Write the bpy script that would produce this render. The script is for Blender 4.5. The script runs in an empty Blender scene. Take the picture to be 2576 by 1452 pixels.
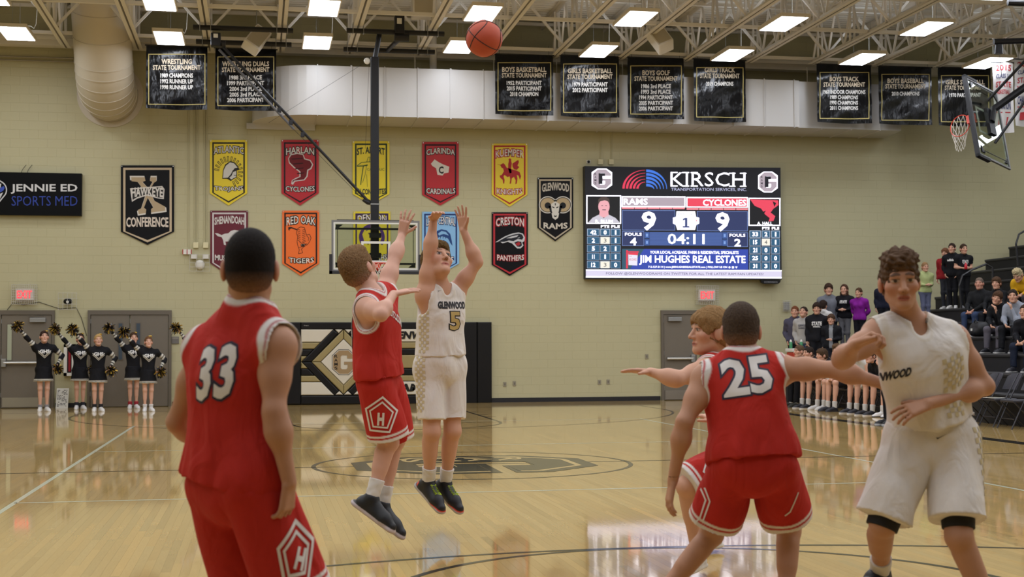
import bpy, bmesh, math, random
import numpy as np
from mathutils import Vector, Matrix
from mathutils.geometry import tessellate_polygon
from mathutils.bvhtree import BVHTree
random.seed(7); RNG = np.random.default_rng(7)
SC = bpy.context.scene; COL = SC.collection
# ------------------------------------------------------------------ camera
FPX = 3491.0; YAW = .181828; PIT = .041316; ROL = -.0046836
CAM = np.array([-2.42609, -15.7315, 1.34813])
_f = np.array([math.sin(YAW)*math.cos(PIT), math.cos(YAW)*math.cos(PIT), math.sin(PIT)])
_r = np.array([math.cos(YAW), -math.sin(YAW), 0.]); _u = np.cross(_r, _f)
CR = _r*math.cos(ROL)+_u*math.sin(ROL); CU = -_r*math.sin(ROL)+_u*math.cos(ROL); CF = _f
cam = bpy.data.cameras.new('camera'); camo = bpy.data.objects.new('camera', cam); COL.objects.link(camo)
M = Matrix.Identity(4)
for i in range(3):
    M[i][0], M[i][1], M[i][2], M[i][3] = CR[i], CU[i], -CF[i], CAM[i]
camo.matrix_world = M
cam.sensor_fit = 'HORIZONTAL'; cam.sensor_width = 36; cam.lens = FPX*36/2576; cam.clip_end = 200
cam.dof.use_dof = True; cam.dof.focus_distance = 13.5; cam.dof.aperture_fstop = 3.6
SC.camera = camo
# ------------------------------------------------------------------ world, exposure
w = bpy.data.worlds.new('World'); SC.world = w; w.use_nodes = True
w.node_tree.nodes['Background'].inputs[0].default_value = (.9, .85, .75, 1)
w.node_tree.nodes['Background'].inputs[1].default_value = .05
SC.view_settings.view_transform = 'Standard'; SC.view_settings.look = 'None'
SC.view_settings.gamma = 1; SC.view_settings.exposure = 0.0; SC.view_settings.use_curve_mapping = False
SC.cycles.diffuse_bounces = 6; SC.cycles.max_bounces = 12
LAMP = 21.5            # luminance of the ceiling panels
SCREEN = 1.1           # luminance of the video board

# ------------------------------------------------------------------ pixel -> place
def ray(u, v): return CR*(u-1288)-CU*(v-726)+CF*FPX
def atY(u, v, Y):
    d = ray(u, v); return CAM+d*((Y-CAM[1])/d[1])
def atZ(u, v, z=0.):
    d = ray(u, v); return CAM+d*((z-CAM[2])/d[2])
def atD(u, v, D): return CAM+ray(u, v)/FPX*D
def cd(a, b, c):       # direction: right, up, towards the viewer
    q = CR*a+CU*b-CF*c; return q/np.linalg.norm(q)

# ------------------------------------------------------------------ materials
def lin(h):
    if isinstance(h, str):
        h = h.lstrip('#'); c = [int(h[i:i+2], 16)/255 for i in (0, 2, 4)]
        return tuple(x/12.92 if x <= .04045 else ((x+.055)/1.055)**2.4 for x in c)
    return tuple(h)
MATS = {}
def mat(name, color='808080', rough=.6, metal=0., spec=.5, var=0., vscale=6., bump=0., bscale=40., bdist=.01,
        attr=False, stretch=(1, 1, 1), emit=None, estr=1., trans=0., coat=0., rvar=0., alpha=1.):
    if name in MATS: return MATS[name]
    m = bpy.data.materials.new(name); m.use_nodes = True; MATS[name] = m
    nt = m.node_tree; N = nt.nodes; L = nt.links; b = N['Principled BSDF']
    c = lin(color); b.inputs['Base Color'].default_value = (*c, 1); b.inputs['Roughness'].default_value = rough
    b.inputs['Metallic'].default_value = metal; b.inputs['Specular IOR Level'].default_value = spec
    b.inputs['Transmission Weight'].default_value = trans; b.inputs['Coat Weight'].default_value = coat
    if emit is not None:
        b.inputs['Emission Color'].default_value = (*lin(emit), 1); b.inputs['Emission Strength'].default_value = estr
    m.diffuse_color = (*c, 1)
    if var or bump or attr or rvar:
        tc = N.new('ShaderNodeTexCoord'); mp = N.new('ShaderNodeMapping'); mp.inputs['Scale'].default_value = stretch
        L.new(tc.outputs['Object'], mp.inputs['Vector'])
    src = None
    if attr:
        a = N.new('ShaderNodeAttribute'); a.attribute_name = 'Col'; src = a.outputs['Color']
    if var:
        n = N.new('ShaderNodeTexNoise'); n.inputs['Scale'].default_value = vscale; n.inputs['Detail'].default_value = 4
        L.new(mp.outputs['Vector'], n.inputs['Vector'])
        r = N.new('ShaderNodeMapRange'); r.inputs['To Min'].default_value = 1-var; r.inputs['To Max'].default_value = 1+var
        L.new(n.outputs['Fac'], r.inputs['Value'])
        mx = N.new('ShaderNodeVectorMath'); mx.operation = 'SCALE'
        if src is not None: L.new(src, mx.inputs[0])
        else: mx.inputs[0].default_value = c
        L.new(r.outputs['Result'], mx.inputs['Scale']); src = mx.outputs['Vector']
    if src is not None: L.new(src, b.inputs['Base Color'])
    if rvar:
        n = N.new('ShaderNodeTexNoise'); n.inputs['Scale'].default_value = vscale; L.new(mp.outputs['Vector'], n.inputs['Vector'])
        r = N.new('ShaderNodeMapRange'); r.inputs['To Min'].default_value = max(.02, rough-rvar); r.inputs['To Max'].default_value = rough+rvar
        L.new(n.outputs['Fac'], r.inputs['Value']); L.new(r.outputs['Result'], b.inputs['Roughness'])
    if bump:
        n = N.new('ShaderNodeTexNoise'); n.inputs['Scale'].default_value = bscale; n.inputs['Detail'].default_value = 3
        L.new(mp.outputs['Vector'], n.inputs['Vector'])
        bp = N.new('ShaderNodeBump'); bp.inputs['Strength'].default_value = bump; bp.inputs['Distance'].default_value = bdist
        L.new(n.outputs['Fac'], bp.inputs['Height']); L.new(bp.outputs['Normal'], b.inputs['Normal'])
    return m
def emat(name, color, k=1.):
    if name in MATS: return MATS[name]
    m = bpy.data.materials.new(name); m.use_nodes = True; MATS[name] = m
    b = m.node_tree.nodes['Principled BSDF']; c = lin(color)
    b.inputs['Base Color'].default_value = (.01, .01, .012, 1); b.inputs['Roughness'].default_value = .7
    b.inputs['Emission Color'].default_value = (*c, 1); b.inputs['Emission Strength'].default_value = k
    m.diffuse_color = (*c, 1); return m

# ------------------------------------------------------------------ objects
ORG = {}
def mesh(name, V, F, smooth=False, col=None):
    V = np.asarray(V, dtype=np.float32).reshape(-1, 3)
    me = bpy.data.meshes.new(name)
    if isinstance(F, np.ndarray):
        n, k = F.shape
        me.vertices.add(len(V)); me.vertices.foreach_set('co', V.ravel())
        me.loops.add(n*k); me.loops.foreach_set('vertex_index', F.astype(np.int32).ravel())
        me.polygons.add(n); me.polygons.foreach_set('loop_start', np.arange(0, n*k, k, dtype=np.int32))
        me.update(calc_edges=True)
    else:
        me.from_pydata(V.tolist(), [], [list(map(int, f)) for f in F]); me.update()
    if smooth: me.polygons.foreach_set('use_smooth', np.ones(len(me.polygons), dtype=bool))
    if col is not None:
        a = me.color_attributes.new('Col', 'FLOAT_COLOR', 'POINT')
        c = np.ones((len(V), 4), dtype=np.float32); c[:, :3] = col; a.data.foreach_set('color', c.ravel())
    return me
def add(name, V, F, m, parent=None, org=None, smooth=False, col=None):
    V = np.asarray(V, dtype=float).reshape(-1, 3)
    if parent is not None: org = ORG[parent]
    elif org is None:
        org = np.array([(V[:, 0].min()+V[:, 0].max())/2, (V[:, 1].min()+V[:, 1].max())/2, V[:, 2].min()])
    org = np.asarray(org, float)
    me = mesh(name, V-org, F, smooth, col); me.materials.append(m)
    o = bpy.data.objects.new(name, me); COL.objects.link(o)
    if parent is not None: o.parent = parent
    else: o.location = org
    ORG[o] = org; return o
def tag(o, label=None, cat=None, group=None, kind=None):
    if label: o['label'] = label
    if cat: o['category'] = cat
    if group: o['group'] = group
    if kind: o['kind'] = kind
    return o
def thing(name, label, cat, loc, group=None):
    o = bpy.data.objects.new(name, None); COL.objects.link(o); o.location = loc; o.empty_display_size = .1
    ORG[o] = np.asarray(loc, float); return tag(o, label, cat, group)
def copy_tree(o, parent=None):
    c = o.copy(); COL.objects.link(c); c.parent = parent; ORG[c] = ORG.get(o, np.zeros(3))
    for ch in list(o.children): copy_tree(ch, c)
    return c

class MB:
    def __init__(s): s.V = []; s.F = []
    def raw(s, V, F):
        n = len(s.V); s.V += [tuple(map(float, v)) for v in V]; s.F += [tuple(i+n for i in f) for f in F]; return s
    def box(s, a, b):
        x0, y0, z0 = a; x1, y1, z1 = b
        return s.raw([(x0,y0,z0),(x1,y0,z0),(x1,y1,z0),(x0,y1,z0),(x0,y0,z1),(x1,y0,z1),(x1,y1,z1),(x0,y1,z1)],
                     [(0,3,2,1),(4,5,6,7),(0,1,5,4),(1,2,6,5),(2,3,7,6),(3,0,4,7)])
    def bbox(s, a, b, r=.01):      # chamfered box
        bm = bmesh.new(); bmesh.ops.create_cube(bm, size=1)
        a = np.array(a, float); b = np.array(b, float)
        for v in bm.verts: v.co = Vector((a+b)/2+(b-a)*np.array(v.co))
        bmesh.ops.bevel(bm, geom=bm.edges[:], offset=r, segments=2, affect='EDGES', profile=.6)
        bm.verts.index_update(); s.raw([v.co for v in bm.verts], [[v.index for v in f.verts] for f in bm.faces]); bm.free(); return s
    def tube(s, pts, r, n=8, caps=True, closed=False):
        P = [np.array(p, float) for p in pts]; m = len(P); rr = r if hasattr(r, '__len__') else [r]*m
        ref = None; rings = []
        for i in range(m):
            t = (P[(i+1) % m]-P[i-1]) if closed else (P[min(i+1, m-1)]-P[max(i-1, 0)])
            t = t/(np.linalg.norm(t)+1e-12)
            if ref is None:
                ref = np.cross(t, [0, 0, 1.]) if abs(t[2]) < .9 else np.cross(t, [1., 0, 0])
            ref = ref-t*np.dot(ref, t); ref /= np.linalg.norm(ref)+1e-12; bn = np.cross(t, ref)
            rings.append([P[i]+rr[i]*(ref*math.cos(2*math.pi*k/n)+bn*math.sin(2*math.pi*k/n)) for k in range(n)])
        V = [p for g in rings for p in g]; F = []
        for i in range(m if closed else m-1):
            j = (i+1) % m
            for k in range(n): F.append((i*n+k, i*n+(k+1) % n, j*n+(k+1) % n, j*n+k))
        if caps and not closed: F += [tuple(range(n-1, -1, -1)), tuple((m-1)*n+k for k in range(n))]
        return s.raw(V, F)
    def beam(s, a, b, w, h, up=(0, 0, 1)):     # rectangular bar a->b
        a = np.array(a, float); b = np.array(b, float); t = b-a; t /= np.linalg.norm(t)
        x = np.cross(t, up); x /= np.linalg.norm(x)+1e-9; y = np.cross(x, t)
        V = [p+sx*x*w/2+sy*y*h/2 for p in (a, b) for sx, sy in ((-1,-1),(1,-1),(1,1),(-1,1))]
        return s.raw(V, [(3,2,1,0),(4,5,6,7),(0,1,5,4),(1,2,6,5),(2,3,7,6),(3,0,4,7)])
    def prism(s, poly, f, d):                  # polygon in plane, f(p)->3d, d = extrusion vector
        n = len(poly); A = [np.array(f(p), float) for p in poly]; d = np.array(d, float)
        return s.raw(A+[a+d for a in A], [tuple(range(n)), tuple(range(2*n-1, n-1, -1))]+[(i, n+i, n+(i+1) % n, (i+1) % n) for i in range(n)])
    def sphere(s, c, r, nu=12, nv=8, sc=(1, 1, 1)):
        V = []; F = []; c = np.array(c, float)
        for j in range(nv+1):
            th = math.pi*j/nv
            for i in range(nu):
                ph = 2*math.pi*i/nu; V.append(c+r*np.array(sc)*np.array([math.sin(th)*math.cos(ph), math.sin(th)*math.sin(ph), math.cos(th)]))
        for j in range(nv):
            for i in range(nu): F.append((j*nu+i, (j+1)*nu+i, (j+1)*nu+(i+1) % nu, j*nu+(i+1) % nu))
        return s.raw(V, F)
    def build(s, name, m, parent=None, org=None, smooth=False):
        return add(name, s.V, s.F, m, parent, org, smooth)

# ------------------------------------------------------------------ flat print: shapes given in the picture's pixels, laid on a wall plane
def tess(loops):
    tri = tessellate_polygon([[Vector((p[0], p[1], 0)) for p in l] for l in loops])
    return [p for l in loops for p in l], [tuple(t) for t in tri]
class Flat:
    def __init__(s): s.V = []; s.F = []
    def poly(s, *loops):
        P, T = tess(loops); n = len(s.V); s.V += [tuple(p) for p in P]; s.F += [tuple(i+n for i in t) for t in T]; return s
    def rect(s, u0, v0, u1, v1): return s.poly([(u0, v0), (u1, v0), (u1, v1), (u0, v1)])
    def frame(s, u0, v0, u1, v1, t): return s.poly([(u0, v0), (u1, v0), (u1, v1), (u0, v1)], [(u0+t, v0+t), (u1-t, v0+t), (u1-t, v1-t), (u0+t, v1-t)][::-1])
    def rrect(s, u0, v0, u1, v1, r):
        L = []
        for cx, cy, a in ((u1-r, v0+r, -90), (u1-r, v1-r, 0), (u0+r, v1-r, 90), (u0+r, v0+r, 180)):
            for k in range(4): L.append((cx+r*math.cos(math.radians(a+30*k)), cy+r*math.sin(math.radians(a+30*k))))
        return s.poly(L)
    def line(s, pts, t, closed=False):
        for a, b in zip(pts, pts[1:]+([pts[0]] if closed else [])):
            dx, dy = b[0]-a[0], b[1]-a[1]; l = math.hypot(dx, dy) or 1; nx, ny = -dy/l*t/2, dx/l*t/2; ex, ey = dx/l*t*.3, dy/l*t*.3
            s.poly([(a[0]+nx-ex, a[1]+ny-ey), (b[0]+nx+ex, b[1]+ny+ey), (b[0]-nx+ex, b[1]-ny+ey), (a[0]-nx-ex, a[1]-ny-ey)])
        return s
    def disc(s, cx, cy, rx, ry=None, n=20): 
        ry = ry or rx; return s.poly([(cx+rx*math.cos(2*math.pi*k/n), cy+ry*math.sin(2*math.pi*k/n)) for k in range(n)])
    def arc(s, cx, cy, r0, r1, a0, a1, n=14, sy=1.):
        A = [math.radians(a0+(a1-a0)*k/n) for k in range(n+1)]
        return s.poly([(cx+r1*math.cos(a), cy+sy*r1*math.sin(a)) for a in A]+[(cx+r0*math.cos(a), cy+sy*r0*math.sin(a)) for a in A[::-1]])
    def text(s, t, u0, v0, u1, v1, off=0., arch=0., shear=0., space=1., serif=False):
        P, T = glyphs(t, off, space, serif)
        n = len(s.V)
        for x, y in P:
            q = (x*2-1); a = arch*(1-q*q)
            u = u0+(u1-u0)*x+shear*(y-.5)*(v1-v0); v = v1-(v1-v0)*y-a
            s.V.append((u, v))
        s.F += [tuple(i+n for i in f) for f in T]; return s
    def build(s, name, m, parent, Y=None, disp=None, mp=None):
        V = np.array([mp(u, v) if mp else atY(u, v, Y) for u, v in s.V])
        if disp is not None: V[:, 1] += disp(V[:, 0], V[:, 2])
        if name in ('screen_cell', 'emblem', 'screen_portrait'):       # every patch is a part of its own
            par = list(range(len(V)))
            def root(i):
                while par[i] != i: par[i] = par[par[i]]; i = par[i]
                return i
            for f in s.F:
                for i in f[1:]: par[root(i)] = root(f[0])
            gr = {}
            for f in s.F: gr.setdefault(root(f[0]), []).append(f)
            o = None
            for fs in gr.values():
                u = sorted({i for f in fs for i in f}); q = {k: i for i, k in enumerate(u)}
                o = add(name, V[u], [tuple(q[i] for i in f) for f in fs], m, parent)
            return o
        return add(name, V, s.F, m, parent)
GL = {}
def glyphs(t, off=0., space=1., serif=False):
    """outline of a string as triangles, fitted to the unit square (without the emboldening)"""
    key = (t, off, space, serif)
    if key in GL: return GL[key]
    def conv(o_):
        cu = bpy.data.curves.new('t', 'FONT'); cu.body = t; cu.size = 1; cu.offset = o_; cu.space_character = space; cu.resolution_u = 2
        ob = bpy.data.objects.new('t', cu); me = bpy.data.meshes.new_from_object(ob)
        V = np.array([v.co[:2] for v in me.vertices]); F = [tuple(p.vertices) for p in me.polygons]
        bpy.data.objects.remove(ob); bpy.data.curves.remove(cu); bpy.data.meshes.remove(me); return V, F
    V, F = conv(off)
    b = conv(0.)[0] if off else V
    lo = b.min(0); hi = b.max(0)
    V = (V-lo)/(hi-lo)
    if serif:
        pass
    GL[key] = (V.tolist(), F); return GL[key]
# ================================================================== the hall
WY = 17.0
M_wall = mat('painted_block', 'b6b08c', .55, var=.035, vscale=1.3, bump=.12, bscale=220, bdist=.002)
M_mort = mat('painted_joint', 'b2ac88', .6)
M_cream = mat('cream_paint', 'd9d4cb', .5, var=.03, vscale=3)
M_deck = mat('roof_deck_paint', 'dfdbd0', .5, var=.03)
M_duct = mat('white_duct_paint', 'c3c1be', .35, var=.02, vscale=2, bump=.05, bscale=3, bdist=.02)
M_rduct = mat('cream_duct_paint', 'c0b6a2', .4, var=.02, vscale=2)
M_black = mat('black_paint', '101012', .4, spec=.3)
M_bmat = mat('black_matte', '1c1c1e', .75)
M_base = mat('black_base', '15151a', .5)
M_steel = mat('steel', 'b8b6b0', .3, metal=.9)
M_alum = mat('brushed_frame', '9a9a98', .4, metal=.6)
M_white = mat('white_plastic', 'dcdad2', .45)
M_glass = mat('tinted_glass', 'dfe9df', .02, trans=1., spec=.5)
M_ltg = emat('led_panel', 'ecf1fc', LAMP)

def face_quad(V, F, x0, x1, z0, z1, y, d, e):
    n = len(V)
    V += [(x0, y+d, z0), (x1, y+d, z0), (x1, y+d, z1), (x0, y+d, z1), (x0+e, y, z0+e), (x1-e, y, z0+e), (x1-e, y, z1-e), (x0+e, y, z1-e)]
    F += [(n+4, n+5, n+6, n+7), (n, n+1, n+5, n+4), (n+1, n+2, n+6, n+5), (n+2, n+3, n+7, n+6), (n+3, n, n+4, n+7)]
# ---- back wall of painted block
DOORS = [(-8.13, -6.92, 2.2), (-6.2, -4.35, 2.2), (7.28, 9.17, 2.2)]
wb = MB().box((-13, WY+.0025, -.05), (19, WY+.2, 9.2)).build('wall_back', M_mort); tag(wb, kind='structure')
blk = []
for j in range(46):
    for i in range(80):
        x0 = -13+i*.406-(.203 if j % 2 else 0); z0 = j*.203
        if z0 > 9.1: continue
        if any(x0+.2 > a and x0+.2 < b and z0+.1 < h for a, b, h in DOORS): continue
        blk.append((x0, z0))
vis = sorted([b for b in blk if -8.2 < b[0] < 16 and .15 < b[1] < 6.6 and not (-1.9 < b[0] < 3 and b[1] < 1.9)
              and not (5.2 < b[0] < 10.3 and 2.8 < b[1] < 5.7)], key=lambda b: (b[0]+2.4)**2+(b[1]-1.3)**2+ (0 if b[0] < 6 else 50))[:300]
vs = set(vis); V = []; F = []
for x0, z0 in blk:
    if (x0, z0) not in vs: face_quad(V, F, x0+.001, x0+.405, z0+.001, z0+.202, WY, .003, .003)
o = add('block_courses', V, F, M_wall, wb); o['kind'] = 'stuff'
v_, f_ = [], []; face_quad(v_, f_, .001, .405, .001, .202, 0, .003, .003)
bme = mesh('concrete_block', v_, f_); bme.materials.append(M_wall)
for x0, z0 in vis:
    o = bpy.data.objects.new('concrete_block', bme); COL.objects.link(o); o.parent = wb
    o.location = Vector((x0, WY, z0))-Vector(ORG[wb]); ORG[o] = ORG[wb]
for nm, a, b in (('wall_left', (-13.2, -19, -.05), (-13, 17.2, 9.2)), ('wall_right', (19, -19, -.05), (19.2, 17.2, 9.2)), ('wall_front', (-13.2, -19.2, -.05), (19.2, -19, 9.2))):
    tag(MB().box(a, b).build(nm, mat('unseen_dark_wall', '4a443a', .6) if nm == 'wall_front' else M_wall), kind='structure')  # unseen front wall is coloured dark to cut fill light on the players
segs = [(-13, -8.15), (-6.9, -6.22), (-4.33, 7.26), (9.19, 19)]
bb = thing('baseboard_back', None, None, (0, WY, 0)); tag(bb, kind='structure')
for a, b in segs: MB().box((a, WY-.015, 0), (b, WY+.002, .105)).build('baseboard_length', M_base, bb)

# ---- floor: maple strips
M_fbase = mat('floor_gap', '8f7444', .5)
def floor_material():
    m = mat('maple_floor', 'c4a676', .16, attr=True, var=.09, vscale=9, stretch=(16, 1, 1))
    nt = m.node_tree; N = nt.nodes; L = nt.links; b = N['Principled BSDF']
    tc = N.new('ShaderNodeTexCoord'); mp = N.new('ShaderNodeMapping'); mp.inputs['Scale'].default_value = (1.6, .55, 1)
    L.new(tc.outputs['Object'], mp.inputs['Vector'])
    n = N.new('ShaderNodeTexNoise'); n.inputs['Scale'].default_value = 2.2; n.inputs['Detail'].default_value = 2; L.new(mp.outputs['Vector'], n.inputs['Vector'])
    n2 = N.new('ShaderNodeTexNoise'); n2.inputs['Scale'].default_value = 26; n2.inputs['Detail'].default_value = 1; L.new(mp.outputs['Vector'], n2.inputs['Vector'])
    ad = N.new('ShaderNodeMath'); ad.operation = 'MULTIPLY_ADD'; ad.inputs[1].default_value = .22; L.new(n2.outputs['Fac'], ad.inputs[0]); L.new(n.outputs['Fac'], ad.inputs[2])
    bp = N.new('ShaderNodeBump'); bp.inputs['Strength'].default_value = .05; bp.inputs['Distance'].default_value = .006
    L.new(ad.outputs['Value'], bp.inputs['Height']); L.new(bp.outputs['Normal'], b.inputs['Normal'])
    b.inputs['Roughness'].default_value = .05; b.inputs['Specular IOR Level'].default_value = .5
    return m
M_floor = floor_material()
fl = MB().box((-13.2, -19.2, -.3), (19.2, 17.2, -.003)).build('floor', M_fbase, org=(0, 0, 0)); tag(fl, kind='structure')
boards = []
SW = .0572; x = -13.0; rr = random.Random(3)
while x < 19:
    y = -19+rr.random()*1.0
    yy = [-19.]
    while y < 17: yy.append(y); y += .55+rr.random()*1.5
    yy.append(17.)
    for a, b in zip(yy, yy[1:]):
        if b-a > .02: boards.append((x, a, b))
    x += SW
def tone(x, a):
    q = random.Random(int((x+50)*1000)*7919+int((a+50)*1000)); t = q.gauss(0, .055); h = q.gauss(0, .018)
    c = np.array(lin('bd9f66'))*(1+t); return np.clip(c*np.array([1+h, 1, 1-1.6*h]), .02, .9)
def inview(bd):
    p = np.array([bd[0], (bd[1]+bd[2])/2, 0])-CAM; z = p@CF
    if z < 6: return False
    u = 1288+FPX*(p@CR)/z; v = 726-FPX*(p@CU)/z
    return 0 < u < 2576 and 1000 < v < 1452
near = set(sorted([b for b in boards if b[1] < -3 and inview(b)], key=lambda b: np.hypot(b[0]-CAM[0], (b[1]+b[2])/2-CAM[1])/(b[2]-b[1])**.3)[:300])
V = []; F = []; C = []
for bd in boards:
    x0, a, b = bd; g = .0003
    q = [(x0+g, a+g, 0), (x0+SW-g, a+g, 0), (x0+SW-g, b-g, 0), (x0+g, b-g, 0)]
    if bd in near:
        n_ = MB().box((x0+g, a+g, -.012), (x0+SW-g, b-g, 0))
        add('floorboard', n_.V, n_.F, M_floor, fl, col=np.tile(tone(x0, a), (8, 1)))
    else:
        n = len(V); V += q; F.append((n, n+1, n+2, n+3)); C += [tone(x0, a)]*4
o = add('floorboards', V, np.array(F), M_floor, fl, col=np.array(C)); o['kind'] = 'stuff'

# ---- court markings
M_lblk = mat('black_line_paint', '26241f', .12, spec=.5); M_lwht = mat('white_line_paint', 'c6cab2', .14, spec=.5)
M_ltan = mat('tan_line_paint', 'c0a46c', .14)
ZL = [.0008]
def strip(pts, wd, m, name='court_line', closed=False, z=None):
    P = [np.array(p, float) for p in pts]; n = len(P); V = []; F = []; z = ZL[0] if z is None else z
    for i in range(n):
        t = (P[(i+1) % n]-P[i-1]) if closed else P[min(i+1, n-1)]-P[max(i-1, 0)]
        t = t/np.linalg.norm(t); q = np.array([-t[1], t[0]])*wd/2
        V += [(*(P[i]-q), z), (*(P[i]+q), z)]
    for i in range(n if closed else n-1):
        j = (i+1) % n; F.append((2*i, 2*j, 2*j+1, 2*i+1))
    return add(name, V, F, m, fl)
def circ(cx, cy, r, a0=0, a1=360, n=72): return [(cx+r*math.cos(math.radians(a0+(a1-a0)*k/n)), cy+r*math.sin(math.radians(a0+(a1-a0)*k/n))) for k in range(n+(a1-a0 != 360))]
for s in (-1, 1): strip([(s*4.5, -9), (s*4.5, 9)], .05, M_lwht)
for y in (-9, -3, 3, 9): strip([(-4.5, y), (4.5, y)], .05, M_lwht)
ZL[0] = .0014
strip([(-7.6, 0), (7.6, 0)], .05, M_lblk)
strip(circ(0, 0, 1.80), .05, M_lblk, closed=True)
strip([(7.75, -14.4), (7.75, 14.4)], .26, M_lblk); strip([(-7.75, -14.4), (-7.75, 14.4)], .26, M_lblk)
for s in (-1, 1):
    strip([(-7.6, s*14.38), (7.6, s*14.38)], .05, M_lblk); hy = s*12.73
    a = [(6.0*math.cos(math.radians(t)), hy-s*6.0*math.sin(math.radians(t))) for t in np.linspace(0, 180, 80)]
    strip([(6.0, s*14.35)]+a+[(-6.0, s*14.35)], .05, M_lblk)
    strip([(-1.83, s*14.35), (-1.83, s*8.56)], .05, M_lblk); strip([(1.83, s*14.35), (1.83, s*8.56)], .05, M_lblk)
    strip([(-1.83, s*8.56), (1.83, s*8.56)], .05, M_lblk)
    strip([(1.8*math.cos(math.radians(t)), s*8.56-s*1.8*math.sin(math.radians(t))) for t in np.linspace(0, 180, 50)], .05, M_lblk)
    for sx in (-1, 1):
        for k in (1.9, 3.0, 3.9): strip([(sx*1.95, s*(14.35-k)), (sx*1.95, s*(14.35-k-.08))], .2, M_lblk)
# centre emblem: block letter G lying with its top towards the right sideline
G_OUT = [(.3,0),(.72,0),(1,.26),(1,.52),(.52,.52),(.52,.40),(.68,.40),(.68,.26),(.62,.2),(.42,.2),(.36,.26),(.36,.74),(.42,.8),(.66,.8),(.66,.66),(1,.66),(1,.76),(.72,1),(.28,1),(0,.76),(0,.24)]
def gmap(p, s=1., c=(0.0, 0.0)):      # letter space -> floor
    x = (p[0]-.5); y = (p[1]-.5); return (c[0]+y*2.46*s, c[1]-x*2.1*s)
def floor_poly(name, loops, m, z):
    P, T = tess(loops); return add(name, [(p[0], p[1], z) for p in P], T, m, fl)
OCT = [(.27,-.05),(.73,-.05),(1.05,.24),(1.05,.56),(.48,.56),(.48,.36),(.64,.36),(.64,.27),(.6,.24),(.43,.24),(.4,.27),(.4,.73),(.43,.76),(.62,.76),(.62,.62),(1.05,.62),(1.05,.78),(.74,1.05),(.26,1.05),(-.05,.78),(-.05,.22)]
floor_poly('centre_emblem_border', [[gmap(p) for p in OCT]], M_lblk, .0018)
floor_poly('centre_emblem_gap', [[gmap(((p[0]-.5)*.96+.5, (p[1]-.5)*.96+.5)) for p in G_OUT]], M_ltan, .0022)
floor_poly('centre_emblem_letter', [[gmap(((p[0]-.5)*.88+.5, (p[1]-.5)*.9+.5)) for p in G_OUT]], M_lblk, .0026)
for ch, k in zip('RAMS', (.72, .57, .41, .26)):
    P, T = glyphs(ch, .02); add('lettering', [(*gmap((.1+.2*p[0], k-.06+.12*p[1])), .003) for p in P], T, M_ltan, fl)

# ---- roof: deck, joists, bridging
ce = MB().box((-13.2, -19.2, 9.2), (19.2, 17.2, 9.4)).build('ceiling', M_deck); tag(ce, kind='structure')
V = []; F = []; ys = []
y = 4.0
while y < 16.99: ys += [(y, 9.12), (y+.075, 9.12), (y+.1, 9.19), (y+.175, 9.19)]; y += .2
for y, z in ys: V += [(-13, y, z), (19, y, z)]
F = [(2*i, 2*i+1, 2*i+3, 2*i+2) for i in range(len(ys)-1)]
add('deck_sheet', V, F, M_deck, ce)
JX = [-6.63+1.568*i for i in range(-4, 17)]
dia = MB().beam((0, 0, 0), (0, .44, .93), .03, .045, (1, 0, 0)); dme = mesh('web_bar', dia.V, dia.F); dme.materials.append(M_cream)
dib = MB().beam((0, .44, .93), (0, .88, 0), .03, .045, (1, 0, 0)); dme2 = mesh('web_bar', dib.V, dib.F); dme2.materials.append(M_cream)
dv = MB().beam((-.05, 0, 0), (-.05, 0, .93), .04, .04, (0, 1, 0)); dv.beam((.05, 0, 0), (.05, 0, .93), .04, .04, (0, 1, 0)); dv.beam((-.05, 0, .5), (.05, 0, .5), .04, .04)
dme3 = mesh('web_bar', dv.V, dv.F); dme3.materials.append(M_cream)
for jx in JX:
    yend = 16.25-.055*(jx+5)
    if not -9 < jx < 17.5: yend = 16
    b = MB()
    for s in (-1, 1):
        b.box((jx+s*.052-.045, -18.9, 8.05), (jx+s*.052+.045, yend, 8.06)); b.box((jx+s*.012-.006, -18.9, 8.05), (jx+s*.012+.006, yend, 8.15))
        b.box((jx+s*.052-.045, -18.9, 9.1), (jx+s*.052+.045, 16.98, 9.11)); b.box((jx+s*.012-.006, -18.9, 9.0), (jx+s*.012+.006, 16.98, 9.11))
    jo = b.build('roof_joist', M_cream, ce)
    if -8 < jx < 17.5:
        k = 0
        for k in range(7):
            for mm in (dme, dme2):
                o = bpy.data.objects.new('web_bar', mm); COL.objects.link(o); o.parent = jo
                o.location = Vector((jx, yend-.95-k*.9, 8.1))-Vector(ORG[ce]); ORG[o] = ORG[ce]
            if k % 2 == 0:
                o = bpy.data.objects.new('web_bar', dme3); COL.objects.link(o); o.parent = jo
                o.location = Vector((jx, yend-.5-k*.9, 8.1))-Vector(ORG[ce]); ORG[o] = ORG[ce]
for y, z in ((16.45, 8.3), (16.4, 9.0), (13.9, 9.0), (12.2, 8.12), (9.4, 8.12), (9.4, 9.0), (15.3, 8.16)):
    MB().box((-13, y-.035, z-.035), (19, y+.035, z+.035)).build('bridging_bar', M_cream, ce)
MB().box((-13, 16.62, 8.16), (19, 16.9, 8.4)).build('ledger_beam', M_cream, ce)
for jx in JX[3:18]:
    for y in (11.2, 14.5):
        MB().beam((jx, y, 8.1), (jx+.78, y, 8.98), .05, .05).beam((jx+1.568, y, 8.1), (jx+.79, y, 8.98), .05, .05).build('cross_brace', M_cream, ce)
for x in (-2.9, 1.15, 3.0, 4.5, 6.1, 9.15, 10.75):
    MB().tube([(x, 16.0, 8.1), (x, 16.0, 7.7)], .012, 6).build('duct_hanger', M_cream, ce)
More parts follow.
